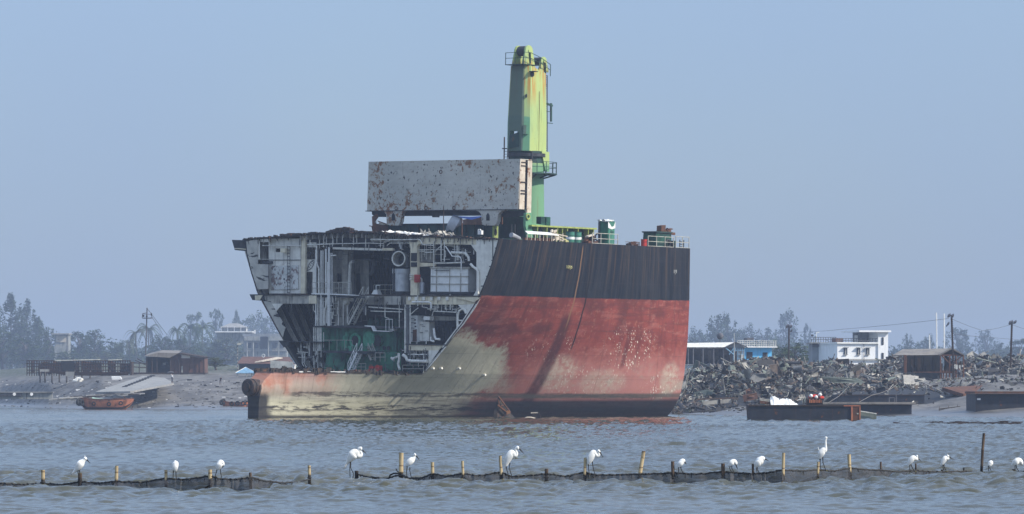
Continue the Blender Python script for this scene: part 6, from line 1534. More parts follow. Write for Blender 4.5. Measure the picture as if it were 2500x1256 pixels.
def wire(pts, Y0, Y1, lab, nm='power_line'):
    mb = MB(); P = []
    for i in range(len(pts)-1):
        (x0,y0), (x1,y1) = pts[i], pts[i+1]
        for k in range(12):
            f = k/12; P.append(W(x0+(x1-x0)*f, y0+(y1-y0)*f+6*f*(1-f), Y0+(Y1-Y0)*(i+f)/(len(pts)-1)))
    P.append(W(*pts[-1], Y1)); mb.tube(P, .022, 4); o = mb.build(nm, M['lamp']); tag(o, lab, 'cable'); return o
wire([(1935,812),(2060,804),(2316,778)], 640, 540, 'upper overhead cable running left from the rung mast')
wire([(2326,780),(2400,808),(2467,793)], 536, 545, 'sagging cable between the rung mast and the rightmost mast')
wire([(2472,793),(2520,808)], 545, 560, 'cable leaving the rightmost mast at the frame edge')
wire([(2327,815),(2420,824),(2540,832)], 560, 640, 'lower straight cable behind the right masts')
wire([(1853,826),(1922,808)], 685, 622, 'cable from the blue building roof to the lamp mast')
# ---- scrap heaps: torn plates, pipes and frames
M['scrap_a'] = paint('scrap_brown', (.14,.105,.08), (.08,.062,.05), grime=.3, rust=.2); M['scrap_b'] = paint('scrap_grey', (.21,.205,.19), (.13,.13,.122), grime=.4); M['scrap_c'] = paint('scrap_dark', (.03,.03,.032), (.02,.02,.022), grime=.2); M['scrap_d'] = paint('scrap_pale', (.48,.45,.38), (.34,.32,.28), grime=.3); M['scrap_e'] = paint('scrap_green', (.18,.2,.165), (.12,.14,.115), grime=.4)
def heap(name, label, prof, Y0, dY, n, seed, sc=1.):
    """prof: skyline of the heap (px, py)"""
    r = random.Random(seed); mb = MB(); xs = [a for a, b in prof]; yt = [b+6 for a, b in prof]; sc0 = sc
    rows_ = []
    for j in range(9):
        f = j/8; row = []
        for x in np.linspace(xs[0], xs[-1], 40):
            Y = Y0+dY*f; b = at_ground(x, Y); b2 = W(x, float(np.interp(x, xs, yt)), Y0+dY*.8).z
            hh = max(b2-b.z, 0)*math.sin(math.pi*min(f/.8, 1)/2)*(1 if f <= .8 else (1-f)*5); row.append(Vector((b.x, Y, b.z-.2+hh*.9)))
        rows_.append(row)
    mb.grid(rows_, 2)
    for _ in range(n):
        x = r.uniform(xs[0], xs[-1]); f = r.random()**.8; Y = Y0+dY*f; b = at_ground(x, Y); b2 = W(x, float(np.interp(x, xs, yt)), Y0+dY*.8).z
        hh = max(b2-b.z, 0)*math.sin(math.pi*min(f/.8, 1)/2)*(1 if f <= .8 else (1-f)*5)
        c = Vector((b.x, Y, b.z+hh*r.uniform(.85, 1.02)+r.uniform(-.1,.25)*sc)); mi = r.choices(range(5), (5,3,5,1.6,2))[0]; sc = sc0*math.exp(r.gauss(-.1, .42))
        d = Vector((r.gauss(0,1), r.gauss(0,1), r.gauss(0,.55))).normalized(); e = d.orthogonal().normalized(); k = d.cross(e); a = r.random()*6.28; e, k = e*math.cos(a)+k*math.sin(a), k*math.cos(a)-e*math.sin(a); q = r.random()
        if q < .27: mb.obox(c, d*r.uniform(.3,1.3)*sc, e*r.uniform(.15,.7)*sc, k*.03, mi)
        elif q < .52: mb.bar(c-d*r.uniform(.4,2.)*sc, c+d*r.uniform(.4,1.6)*sc, r.uniform(.06,.2)*sc, r.uniform(.05,.2)*sc, mi)
        elif q < .78: L = r.uniform(.5,2.2)*sc; mb.tube([c-d*L, c+e*r.uniform(-.5,.5)*sc, c+d*L], r.choice((.05,.07,.1,.25))*sc, 6, mi)
        elif q < .92:
            R_ = r.uniform(.3,.9)*sc; w_ = r.uniform(.3,.9)*sc; A_ = r.uniform(.8,2.6); rows2 = [[c+e*R_*math.cos(A_*i/6)+k*R_*math.sin(A_*i/6)+d*s_*w_ for i in range(7)] for s_ in (-1,1)]; mb.grid(rows2, mi)
        else:
            for m_ in range(4): o_ = d*(m_-1.5)*.3*sc; mb.bar(c+o_-e*.5*sc, c+o_+e*.5*sc, .06, .1, mi)
            mb.bar(c-d*.6*sc, c+d*.6*sc, .08, .15, mi)
    o = mb.build(name, [M['scrap_a'], M['scrap_b'], M['scrap_c'], M['scrap_d'], M['scrap_e']]); tag(o, label, 'scrap'); kind(o, 'stuff'); return o
heap('scrap_heap', 'big jagged heap of cut ship steel below the blue building', [(1640,950),(1665,920),(1700,900),(1750,893),(1780,886),(1820,880),(1860,872),(1900,874),(1940,884),(1990,886),(2030,902),(2070,925)], 478, 75, 5200, 1, .46)
heap('scrap_heap', 'rounded heap of scrap plates in front of the white building', [(1960,905),(1990,886),(2020,878),(2060,886),(2100,898),(2150,886),(2180,868),(2210,874),(2240,905)], 545, 60, 2200, 2, .5)
heap('scrap_heap', 'low wide heap of rusty scrap right of the open shed', [(2335,890),(2370,870),(2410,872),(2450,872),(2490,868),(2560,870),(2640,885)], 555, 60, 2800, 3, .5)
heap('scrap_heap', 'low spread of dark scrap on the bank below the white building', [(2050,925),(2090,905),(2140,905),(2190,912),(2230,922)], 505, 40, 1300, 4, .45)
def slab(name, label, cat, pts, Y, mat, th=.15, dy=.3):
    t = wthing(name, label, cat, W(sum(a for a, b in pts)/len(pts), max(b for a, b in pts), Y)); t.part('plate', MB().prism([W(a, b, Y+dy*(i % 2)) for i, (a, b) in enumerate(pts)], (0,th,th*.3)), mat); return t
heap('bank_debris', 'low litter of small scrap spread over the muddy bank at right', [(2080,944),(2200,936),(2300,938),(2400,930),(2500,922),(2640,918)], 470, 70, 900, 6, .3)
slab('steel_plate', 'pale flat steel plate leaning on the scrap under the blue building', 'plate', [(1811,887),(1822,886),(1838,909),(1828,914)], 500, M['scrap_d'])
slab('steel_plate', 'brown curved plate standing on the middle of the scrap heap', 'plate', [(1878,892),(1898,889),(1909,910),(1908,921),(1884,906)], 498, M['scrap_a'])
slab('steel_plate', 'grey folded plate on the scrap heap left of the brown curved plate', 'plate', [(1830,926),(1840,914),(1868,913),(1872,924),(1850,934)], 488, M['scrap_b'])
slab('green_plate', 'long flat green plate on the bank below the white building', 'plate', [(2004,921),(2090,924),(2112,935),(2030,936)], 500, M['scrap_e'])
slab('rust_plate', 'large rusty red plate upright on the mud left of the barge', 'plate', [(1813,966),(1848,960),(1850,974),(1816,982)], 455, M['corr_red'])
slab('rust_plate', 'small rusty red plate fallen above the large red plate', 'plate', [(1820,953),(1832,948),(1836,958),(1822,963)], 462, M['corr_red'])
slab('tan_wedge', 'pale tan wedge of steel by the left end of the right shed', 'plate', [(2184,917),(2200,912),(2202,928),(2186,926)], 520, M['scrap_d'])
slab('pale_tray', 'pale shallow tray lying on the bank in front of the right shed', 'tray', [(2231,926),(2258,924),(2262,932),(2234,934)], 505, M['scrap_d'])
slab('tan_sheet', 'tan cone shaped sheet poking above the right scrap heap', 'sheet', [(2360,866),(2374,858),(2390,868),(2388,880),(2362,880)], 600, M['scrap_d'])
t = wthing('steel_tube', 'long rusty tan box tube with open ends on the mud by the hull', 'tube', W(1752, 990, 452)); Yt = 452
a, b = W(1716, 985, Yt), W(1786, 979, Yt); t.part('tube', MB().bar(a, b, .5, .42), M['scrap_d']); t.part('dark_hole', wb(1754, 976, 759+1000, 986, Yt-.3, .1), M['dark_in']); t.part('end_ring', MB().ring(b+Vector((.05,-.1,0)), (1,0,.1), .26, .07, 14, 6), M['rust_dark'])
t = wthing('bent_beam', 'dark bent beam lying along the foot of the scrap heap', 'beam', W(1735, 975, 462)); t.part('beam', MB().bar(W(1698,976,460), W(1790,972,464), .16), M['rust_dark'])
t = wthing('bamboo_raft', 'small raft of tied poles on the mud in front of the right shed', 'raft', W(2315, 1000, 452)); mb = MB()
for k in range(12): f = k/11; p = W(2293+48*f, 1001-5*f, 451); mb.bar(p, p+Vector((.15,.8,.35 if k % 5 == 0 else .12)), .09)
mb.bar(W(2292,999,450.6), W(2344,993,450.6), .1); mb.bar(W(2292,1003,450.4), W(2340,998,450.4), .1); t.part('poles', mb, M['bark'])
# ---- boats
def hull_loft(t, name, mat, L, x0, x1, y_w, y_s, y_b, Y, beam, stern_full=True):
    """a boat seen side on: waterline y_w, sheer y_s at the stern, y_b at the bow"""
    rings = []; n = 12
    for i in range(15):
        f = i/14; px = x0+(x1-x0)*f; sh = W(px, y_s+(y_b-y_s)*f**2 + 3.2*math.sin(math.pi*f), Y).z; half = beam/2*((1-(max(0,f-.55)/.45)**2.2)*.96+.04)*(.82+.18*min(1,f*4)); X = W(px, 0, Y).x; zk = -.35 + max(0, f-.72)**2*12*sh + max(0, .12-f)*6*sh
        ring = []
        for k in range(n):
            s_ = k/(n-1)*2-1; zz = min(zk, sh-.1)+(sh-min(zk, sh-.1))*abs(s_)**1.6; ring.append(Vector((X, Y+beam/2+half*math.copysign(abs(s_)**.6, s_), zz)))
        rings.append(ring)
    mb = MB(); mb.loft(rings, 0, False); fl = [[r_[0]*.96+r_[-1]*.04+Vector((0,.06,-.04)) for r_ in rings], [r_[-1]*.96+r_[0]*.04+Vector((0,-.06,-.04)) for r_ in rings]]
    mb.add(rings[0], [tuple(range(n))]); 
    t.part(name, mb, mat, None, 40); t.part('deck', MB().grid([[q+Vector((0,0,-.22)) for q in fl[0]], [q+Vector((0,0,-.22)) for q in fl[1]]]), M['rust_dark'])
    gw = MB(); gw.tube([r_[0] for r_ in rings], .07, 5); gw.tube([r_[-1] for r_ in rings], .07, 5); t.part('gunwale', gw, M['rust'])
    return rings
Y1b = 648
t = wthing('orange_boat', 'rusty orange work boat with a big black tyre at its stern', 'boat', W(257, 1000, Y1b)); rg = hull_loft(t, 'hull', M['orange'], 8, 193, 325, 1000, 972, 973, Y1b, 2.6)
t.part('waterline_band', MB().grid([[q*.5+r_*.5+Vector((0,-.04,-.1)) for q, r_ in zip([R_[3] for R_ in rg], [R_[2] for R_ in rg])], [R_[4]+Vector((0,-.04,0)) for R_ in rg]]), M['rust_dark'])
for x, y, s in ((196,984,.62),(203,985,.55)): t.part('tyre', MB().ring(W(x-3, y-2, Y1b+.1), (.8,-.6,0), s*.68, s*.36, 16, 8), M['tyre'], None, True)
for x, y in ((229,986),(266,987),(295,985)): t.part('fender_tyre', MB().ring(W(x, y, Y1b-.12), (.1,1,0), .26, .1, 14, 6), M['tyre'], None, True)
t.part('green_cover', MB().grid([[W(225,974,Y1b+.6), W(240,976,Y1b+.6), W(262,978,Y1b+.6), W(274,978,Y1b+.6)], [W(225,970,Y1b+1.6), W(242,973,Y1b+1.6), W(262,975,Y1b+1.6), W(276,975,Y1b+1.6)]]), paint('pale_green', (.35,.5,.4), (.25,.38,.3), grime=.3))
mb = MB(); wbar(mb, (302,968), (310,978), Y1b+1.3, .13); wbox(mb, 304, 974, 318, 980, Y1b+1, .8); wbox(mb, 276, 972, 300, 978, Y1b+1.4, .3); t.part('engine_gear', mb, M['rust_dark']); mb = MB(); wbar(mb, (311,978), (322,972), Y1b+1.2, .06); t.part('tiller', mb, M['rail']); mb = MB(); wbar(mb, (325,992), (321,1000), Y1b+1.3, .06); t.part('rudder', mb, M['rust'])
Y2b = 668
t = wthing('orange_boat', 'small orange boat hung with tyres close to the ship stern boss', 'boat', W(572, 998, Y2b)); hull_loft(t, 'hull', M['orange'], 5, 544, 610, 998, 980, 979, Y2b, 2.2)
for x, y in ((566,986),(580,985),(594,985),(603,985)): t.part('fender_tyre', MB().ring(W(x, y, Y2b-.1), (.1,1,0), .3, .11, 14, 6), M['tyre'], None, True)
for x, y in ((541,983),(546,981)): t.part('stern_tyre', MB().ring(W(x, y, Y2b+.1), (.8,-.6,0), .34, .16, 14, 6), M['tyre'], None, True)
# ---- barges
def barge(name, label, x0, x1, yt, yw, Y, dep, mat, rake=4, mb_only=False):
    t = wthing(name, label, 'barge', W((x0+x1)/2, yw, Y)); mb = MB(); zt = W(0, yt, Y).z
    a, b = W(x0, yt, Y).x, W(x1, yt, Y).x; rk = rake*Y/FPX
    mb.add([(a,Y,zt),(b,Y,zt),(b,Y+dep,zt),(a,Y+dep,zt),(a+rk,Y+.1,-.8),(b-rk*.3,Y+.1,-.8),(b-rk*.3,Y+dep-.1,-.8),(a+rk,Y+dep-.1,-.8)], [(0,1,2,3),(0,4,5,1),(1,5,6,2),(2,6,7,3),(3,7,4,0),(4,7,6,5)])
    t.part('hull', mb, mat); mb = MB(); mb.bar((a,Y-.04,zt-.06), (b,Y-.04,zt-.06), .1, .12); mb.bar((a,Y+dep+.04,zt-.06), (b,Y+dep+.04,zt-.06), .1, .12); t.part('rubbing_rail', mb, M['rust_dark']); return t
Yk = 352
t = barge('cargo_barge', 'dark navy flat barge loaded with white sacks and an engine', 1828, 2101, 989, 1027, Yk, 4, M['barge'])
mb = MB(); wbox(mb, 2078, 992, 2082, 1027, Yk-.08, .1); wbox(mb, 2098, 993, 2101, 1027, Yk-.08, .1); wbox(mb, 2060, 990, 2101, 992.5, Yk-.1, .2); t.part('rust_frame', mb, M['orange']); t.part('rusty_end', wb(2082, 993, 2098, 1026, Yk-.03, .05), M['rust']); t.part('pale_tag', wb(2092, 1009, 2096, 1012, Yk-.08, .04), M['rail'])
mb = MB(); wbox(mb, 1855, 975, 1880, 988, Yk+1, 1.6)
t2 = wthing('plank_stack', 'stack of tan boards on the left part of the barge deck', 'boards', W(1872, 988, Yk+1)); 
for k in range(4): t2.part('board', MB().prism([W(1855,972+k*3.4,Yk+.9), W(1892,978+k*2.8,Yk+.9), W(1892,980.5+k*2.8,Yk+.9), W(1855,974.6+k*3.4,Yk+.9)], (0,1.3,0)), M['scrap_d' if k < 2 else 'rust'])
t2 = wthing('dark_bundle', 'small dark bundle at the left end of the barge deck', 'bundle', W(1846, 989, Yk+1)); mb = MB(); r = random.Random(3)
for _ in range(12): mb.obox(W(1846+r.uniform(-7,6), 987+r.uniform(-3,1), Yk+1+r.uniform(0,.8)), Vector((r.uniform(.1,.3),.05,r.uniform(-.06,.06))), (0,.15,0), (0,0,r.uniform(.03,.08)))
t2.part('rags', mb, M['lamp'])
t2 = wthing('white_sacks', 'crumpled white sheeting heaped in the middle of the barge', 'sheeting', W(1918, 988, Yk+1)); r = random.Random(10); rows_ = []
for j in range(8):
    row = []
    for i in range(26):
        fx, fy = i/25, j/7; hpx = np.interp(fx, [0,.12,.25,.5,.7,.9,1.], [970,967,971,972,975,983,989]); h_ = (989-hpx)*math.sin(math.pi*min(max(fy,.0),1))**.5 if 0 < j < 7 else 0; row.append(W(1882+68*fx, 989-h_*r.uniform(.72,1.08), Yk+.5)+Vector((r.uniform(-.06,.06), 2.6*fy, 0)))
    rows_.append(row)
t2.part('sheet', MB().grid(rows_), M['white'], None, 28)
t2 = wthing('red_engine', 'rusty red engine block wrapped in rags on the barge', 'engine', W(1992, 988, Yk+1)); mb = MB(); wbox(mb, 1970, 973, 2009, 990, Yk+1, 1.2); t2.part('block', mb, M['rust_dark']); mb = MB()
for k in range(8): wbox(mb, 1976+k*4, 975+(k % 2)*2, 1978.5+k*4, 984, Yk+.9, .12)
t2.part('valve_row', mb, M['orange']); mb = MB()
for k in range(10): mb.tube([W(1979+r.uniform(-5,28), 972+r.uniform(-3,2), Yk+1.2), W(1982+r.uniform(-5,28), 969+r.uniform(-4,3), Yk+1.6)], r.uniform(.08,.18), 8)
t2.part('hoses', mb, M['red']); mb = MB()
for x, y in ((1980,967),(1993,970),(2002,964)): t2.part('white_cap', MB().loft([[W(x,y,Yk+1.1)+Vector((.16*math.sin(math.pi*j/6)*math.cos(k*math.pi/4), .16*math.sin(math.pi*j/6)*math.sin(k*math.pi/4), .16*math.cos(math.pi*j/6))) for k in range(8)] for j in range(7)], 0, False), M['white'], None, True)
t = barge('grey_barge', 'long tan decked barge aground behind the navy barge', 1990, 2226, 988, 1016, 440, 7, M['barge'], 2); mb = MB(); wbox(mb, 1992, 982.5, 2236, 987.5, 439.6, 7.5); t.part('deck_planks', mb, M['thatch']); mb = MB()
for x in (2171, 2184): wbar(mb, (x, 983), (x, 972), 441, .06)
wbar(mb, (2171,972), (2184,972), 441, .06); wbar(mb, (2188,983), (2188,960), 441, .06); t.part('frame', mb, M['lamp'])
slab_t = wthing('green_flap', 'dull green sloping ramp plate beside the right end of the navy barge', 'ramp', W(2120, 1022, 372)); slab_t.part('plate', MB().prism([W(2100,1005,372), W(2140,1011,372), W(2140,1024,372), W(2100,1024,372)], (0,2,0)), M['scrap_e']); slab_t.part('pale_edge', MB().bar(W(2100,1004,371.8), W(2140,1010.5,371.8), .07), M['pale'])
t = barge('dark_pontoon', 'dark blue pontoon aground on the bank behind the tan decked barge', 2045, 2257, 964, 990, 475, 8, M['barge'], 1)
t = barge('long_barge', 'dark long hull aground at the right edge of the mud', 2382, 2620, 962, 1004, 430, 9, M['barge'], 0); mb = MB(); wbox(mb, 2380, 956, 2622, 961.5, 429.5, 9.5); t.part('brown_gunwale', mb, M['rust']); t.part('white_port', wb(2386, 973, 2394, 977, 429.9, .1), M['white'])
t = wthing('brown_slab', 'flat brown rusty slab on the bank above the right hull', 'slab', W(2400, 950, 480)); t.part('slab', MB().prism([W(2300,946,478), W(2460,938,490), W(2500,942,490), W(2352,962,472)], (0,0,-.4)), M['rust'])
t = wthing('mooring_rope', 'pale rope rising from the pontoon up the bank', 'rope', W(2100, 982, 470)); t.part('rope', MB().tube([W(2098,982,446), W(2127,966,470), W(2150,960,478), W(2175,950,490), W(2192,937,505)], .028, 5), M['thatch'])
t = wthing('mooring_rope', 'pale rope slanting up from the navy barge engine', 'rope', W(2022, 983, 420)); t.part('rope', MB().tube([W(2022,984,420), W(2048,968,450), W(2072,944,480)], .026, 5), M['thatch'])
t = wthing('mooring_rope', 'thin rope hanging down from the hull to the mud at right', 'rope', W(1662, 968, 430)); t.part('rope', MB().tube([W(1684,900,425), W(1674,945,430), W(1660,978,440)], .05, 5), M['pale'])
# mud bar in the water
mb = MB(); r = random.Random(77)
for _ in range(75):
    x = r.choice((r.gauss(2330, 30), r.gauss(2440, 40), r.uniform(2180, 2640))); Y = waterY(1034.5)+r.gauss(0, 7); X = (x-1250)*Y/FPX; s_ = r.uniform(.08, .35)
    mb.obox((X, Y, -.02+r.uniform(0,.03)), Vector((s_*2, r.uniform(-.1,.1), 0)), (0, s_*1.5, 0), Vector((r.uniform(-.05,.05),0,r.uniform(.03,.14))))
o = mb.build('mud_bar', M['rust_dark']); kind(o, 'stuff'); tag(o, 'thin dark bar of mud clods breaking the water at right', 'mud')
mb = MB()
for _ in range(900):
    x = r.uniform(-60, 640) if r.random() < .75 else r.uniform(1650, 1830); py = r.uniform(930, 997) if x < 700 else r.uniform(985, 1010)
    q = place(x, py); s_ = r.uniform(.05, .15)*math.exp(r.gauss(0,.4)); mb.obox(q+Vector((0,0,s_*.3)), Vector((s_*r.uniform(.8,2),0,0)), (0,s_,0), Vector((r.uniform(-.05,.05),0,s_*.6)), r.choices((0,1,2),(1,4,4))[0])
o = mb.build('beach_litter', [M['white'], M['scrap_b'], M['scrap_c']]); kind(o, 'stuff'); tag(o, 'scattered pale litter and stones on the mud beach', 'litter')
# ---- people
SKIN = paint('skin', (.16,.09,.06), (.13,.075,.05), grime=0)
def person(label, base, h, joints, cloth, face=0.):
    """joints: offsets in body heights for the pose; one skin grown over the skeleton"""
    P = dict(hip=(0,0,.52), chest=(0,0,.74), neck=(0,0,.84), head=(0,0,.93), hl=(-.06,0,.5), hr=(.06,0,.5), kl=(-.07,0,.27), kr=(.07,0,.27), fl=(-.07,0,.02), fr=(.07,0,.02), tl=(-.07,-.07,.01), tr=(.07,-.07,.01), sl=(-.11,0,.81), sr=(.11,0,.81), el=(-.15,0,.63), er=(.15,0,.63), al=(-.15,-.04,.46), ar=(.15,-.04,.46))
    P.update(joints); ks = list(P); ed = [('hip','chest'),('chest','neck'),('neck','head'),('hip','hl'),('hip','hr'),('hl','kl'),('hr','kr'),('kl','fl'),('kr','fr'),('fl','tl'),('fr','tr'),('chest','sl'),('chest','sr'),('sl','el'),('sr','er'),('el','al'),('er','ar')]
    rad = dict(hip=.075, chest=.09, neck=.035, head=.062, hl=.055, hr=.055, kl=.036, kr=.036, fl=.024, fr=.024, tl=.018, tr=.018, sl=.045, sr=.045, el=.028, er=.028, al=.02, ar=.02)
    me = bpy.data.meshes.new('person'); me.from_pydata([tuple(Vector(P[k])*h) for k in ks], [(ks.index(a), ks.index(b)) for a, b in ed], []); o = bpy.data.objects.new('person', me); COL.objects.link(o)
    o.modifiers.new('skin', 'SKIN'); o.modifiers.new('sub', 'SUBSURF').levels = 1
    for i, k in enumerate(ks): me.skin_vertices[0].data[i].radius = (rad[k]*h,)*2
    me.skin_vertices[0].data[0].use_root = True
    bpy.context.view_layer.update(); m2 = bpy.data.meshes.new_from_object(o.evaluated_get(bpy.context.evaluated_depsgraph_get())); bpy.data.objects.remove(o)
    for m_ in (cloth[0], cloth[1], SKIN, cloth[2]): m2.materials.append(m_)
    for f in m2.polygons:
        c = f.center; hd = (c-Vector(P['head'])*h).length; k = min(ks, key=lambda k_: (c-Vector(P[k_])*h).length)
        f.material_index = (3 if c.z > P['head'][2]*h+.015*h else 2) if k == 'head' else {'hip':1,'hl':1,'hr':1,'kl':1,'kr':1,'fl':2,'fr':2,'tl':2,'tr':2,'al':2,'ar':2,'neck':2}.get(k, 0)
        f.use_smooth = True
    o = bpy.data.objects.new('person', m2); COL.objects.link(o); o.location = base; o.rotation_euler.z = face
    tag(o, label, 'person'); return o
SH_W = paint('white_shirt', (.6,.62,.64), grime=0); SH_D = paint('dark_shirt', (.03,.035,.05), grime=0); TR = paint('dark_trousers', (.04,.045,.06), grime=0); HAIR = paint('black_hair', (.012,.011,.01), grime=0)
b = W(420, 936, 700); person('person in a white shirt walking on the beach carrying a dark load on the head', b, 1.72, dict(al=(-.08,0,.95), el=(-.15,0,.84), kl=(-.09,-.06,.28), fl=(-.08,.05,.02), tl=(-.08,.0,.01)), (SH_W, TR, HAIR), R(60))
t = wthing('head_load', 'dark round bundle carried on the head of the white shirted person', 'bundle', b+Vector((-.2,0,1.7))); mb = MB(); mb.loft([[b+Vector((-.25+.55*math.sin(math.pi*j/6)*math.cos(k*math.pi/5), .3*math.sin(math.pi*j/6)*math.sin(k*math.pi/5), 1.86-.18*math.cos(math.pi*j/6))) for k in range(10)] for j in range(7)], 0, False); t.part('bundle', mb, M['lamp'], None, True)
b = W(538, 940, 690); person('small figure with white headcloth bending on the beach near the gazebo', b, 1.5, dict(chest=(0,-.12,.7), neck=(0,-.2,.76), head=(0,-.26,.82), sl=(-.1,-.16,.75), sr=(.1,-.16,.75), el=(-.12,-.24,.6), er=(.12,-.24,.6), al=(-.08,-.3,.48), ar=(.08,-.3,.48)), (SH_D, TR, SH_W), R(20))
b = W(1906, 989, Yk+1.6); person('person in dark shirt with pale cap sitting among the sacks on the barge', b+Vector((0,0,.05)), 1.65, dict(hip=(0,0,.22), hl=(-.06,0,.2), hr=(.06,0,.2), kl=(-.1,-.2,.3), kr=(.1,-.2,.3), fl=(-.1,-.24,.05), fr=(.1,-.24,.05), tl=(-.1,-.3,.04), tr=(.1,-.3,.04), chest=(0,-.02,.44), neck=(0,-.03,.54), head=(0,-.05,.63), sl=(-.11,-.02,.5), sr=(.11,-.02,.5), el=(-.15,-.08,.36), er=(.15,-.08,.36), al=(-.1,-.2,.34), ar=(.1,-.2,.34)), (SH_D, TR, SH_W), R(15))
b = W(2434, 946, 500); person('dark figure striding bent forward across the right scrap bank', b, 1.55, dict(chest=(.0,-.1,.72), neck=(0,-.16,.8), head=(0,-.22,.88), sl=(-.1,-.13,.78), sr=(.1,-.13,.78), kl=(-.06,-.12,.3), fl=(-.06,-.14,.02), tl=(-.06,-.21,.01), kr=(.06,.03,.28), fr=(.06,.16,.03), tr=(.06,.1,.01), el=(-.13,-.22,.64), er=(.13,-.1,.6), al=(-.1,-.32,.56), ar=(.12,-.18,.48)), (SH_D, TR, HAIR), R(-70))
b = W(2342, 928, 515); person('person in grey standing at the right corner of the scrapyard shed', b, 1.6, dict(kl=(-.05,-.04,.27)), (M['wall_grey'], TR, HAIR), R(-20))
# ================================================================== the net, its stakes and the egrets
_NW = [(-200,1193),(105,1193),(513,1197),(612,1197),(755,1181),(872,1173),(978,1175),(1130,1180),(1430,1180),(1765,1182),(1911,1183),(2076,1173),(2236,1163),(2400,1158),(2700,1160)]
def nY(px): return waterY(float(np.interp(px, [a for a, b in _NW], [b for a, b in _NW])))
def N(px, py, dy=0.): return W(px, py, nY(px)+dy)
g = Graph('bamboo_stake'); p = g.co(); x, y, z = g.xyz(p)
c = g.mix(g.noise(g.vec(x*6., y*6., z*1.2), 2., 4).ss(.35,.65), (.46,.36,.2), (.33,.25,.14))
c = g.mix((g.math('FRACT', z*2.6, 0)-.5).abs().ss(.44,.49), c, (.16,.1,.05))
c = g.mix((z+(g.noise(p, 8, 3)-.5)*.16).ss(.27,.16), c, (.022,.017,.013)); c = g.mix(g.noise(p, 9, 3).ss(.62,.72)*.7, c, (.08,.05,.03)); M['bamboo'] = g.out(c, .7)
g = Graph('dark_stake'); p = g.co(); x, y, z = g.xyz(p)
c = g.mix(g.noise(g.vec(x*6., y*6., z), 2., 4).ss(.4,.65), (.09,.06,.04), (.04,.028,.02)); c = g.mix((z+(g.noise(p, 8, 3)-.5)*.16).ss(.3,.18), c, (.015,.012,.01)); M['dark_stake'] = g.out(c, .75)
M['rope'] = paint('wet_rope', (.025,.024,.022), (.05,.048,.044), grime=0, scale=9)
g = Graph('fish_net'); p = g.co(); x, y, z = g.xyz(p); n = g.noise(g.vec(x*2., y*2., z*5.), 1., 4, .65); n2 = g.noise(g.vec(x*7., y*7., z*9.), 1., 3, .6)
c = g.mix(n.ss(.4,.65), (.022,.022,.024), (.06,.06,.064)); M['net'] = g.out(c, .8, n2, .5, .03, alpha=n.ss(.3,.7)*.2+.68)
ST = [((104,1190),(105,1148),5,0,'pale bamboo stake at the far left of the net'),((195,1195),(196,1156),5.5,1,'dark stake the leftmost egret stands on'),((283,1190),(284.5,1138),4.5,0,'pale bamboo stake between the first two egrets at left'),((406,1192),(405,1148),4,0,'brown stake just left of the second egret'),((514,1195),(513,1147),5,0,'thick stake with pale top left of the third egret'),((613,1194),(611,1154),3.5,1,'dark stake with pale top where the left net sinks'),((756,1178),(755,1137),4,0,'lone bamboo stake at the right end of the left net'),((872,1171),(870,1150),5,1,'short stump beside the big egret with hunched neck'),((978,1173),(980,1106),6,0,'thickest tall bamboo stake left of the slim egret'),((1056,1178),(1056,1129),4.5,0,'pale stake right of the slim egret, first of two'),((1132,1176),(1129,1126),3.5,0,'thin pale stake midway along the net, left of the upright egret'),((1227,1176),(1221,1114),4,0,'leaning pale stake touching the upright egret'),((1333,1178),(1334,1145),5,1,'low stump between the two big middle egrets'),((1427,1176),(1429,1119),4,0,'stake touching the egret with folded neck'),((1556,1173),(1571,1102),5,0,'tall bamboo stake leaning to the right'),((1645,1178),(1642,1127),4.5,1,'grey brown stake left of the small preening egret'),((1765,1178),(1765,1132),5,1,'dark thick stake left of the egret looking down'),((1839,1178),(1838,1133),3,1,'thin dark stake left of the fluffed egret'),((1911,1181),(1913,1106),4,0,'tall straight pale stake left of the long necked egret'),((1995,1175),(1998,1128),3.5,0,'thin stake at the feet of the long necked egret'),((2076,1170),(2073,1110),4.5,0,'knotty pale stake right of the long necked egret'),((2151,1168),(2150,1128),2.6,1,'very thin dark stake right of the knotty stake'),((2236,1160),(2236,1132),2.4,1,'thin short dark stake behind the walking egret'),((2300,1157),(2300,1147),3.2,1,'tiny stump under the alert egret'),((2353,1156),(2353,1142),2,1,'tiny dark peg between the alert egret and the tall brown pole'),((2394,1156),(2402,1058),3.6,1,'tallest thin brown pole near the right end of the net'),((2476,1158),(2474,1146),4.5,1,'low stump under the rightmost egret')]
for (bx, by), (tx, ty), rp, dk, lab in ST:
    Y = nY(bx); k = Y/FPX; b = W(bx, by, Y); b.z = -.25; tp = W(tx, ty, Y); d = (tp-b); r = rp*k; rr = random.Random(lab)
    pts = [b]; rs = [r*1.02]; L = d.length; nn = max(2, int(L/.38))
    for i in range(1, nn+1):
        f = i/nn; q = b+d*f+Vector((rr.uniform(-.1,.1)*r,0,0)); pts += [q-d.normalized()*.012, q, q+d.normalized()*.012] if i < nn else [q]; rs += [r*.96, r*1.1, r*.96] if i < nn else [r*.95]
    t = wthing('net_stake', lab, 'stake', Vector((b.x, b.y, 0)), 'stakes holding the net'); t.part('pole', MB().tube(pts, rs, 10), M['dark_stake' if dk else 'bamboo'], None, 40)
    if rp >= 4 and not dk: q = pts[-1]; t.part('hollow_end', MB().tube([q+d.normalized()*.001, q+d.normalized()*.004], r*.68, 10), M['dark_stake'])
    if ty < 1150 and by > 1160: q = b+d*((.25+.14)/L); t.part('rope_lashing', MB().ring(q, d, r*1.05, .018, 12, 5), M['rope'])
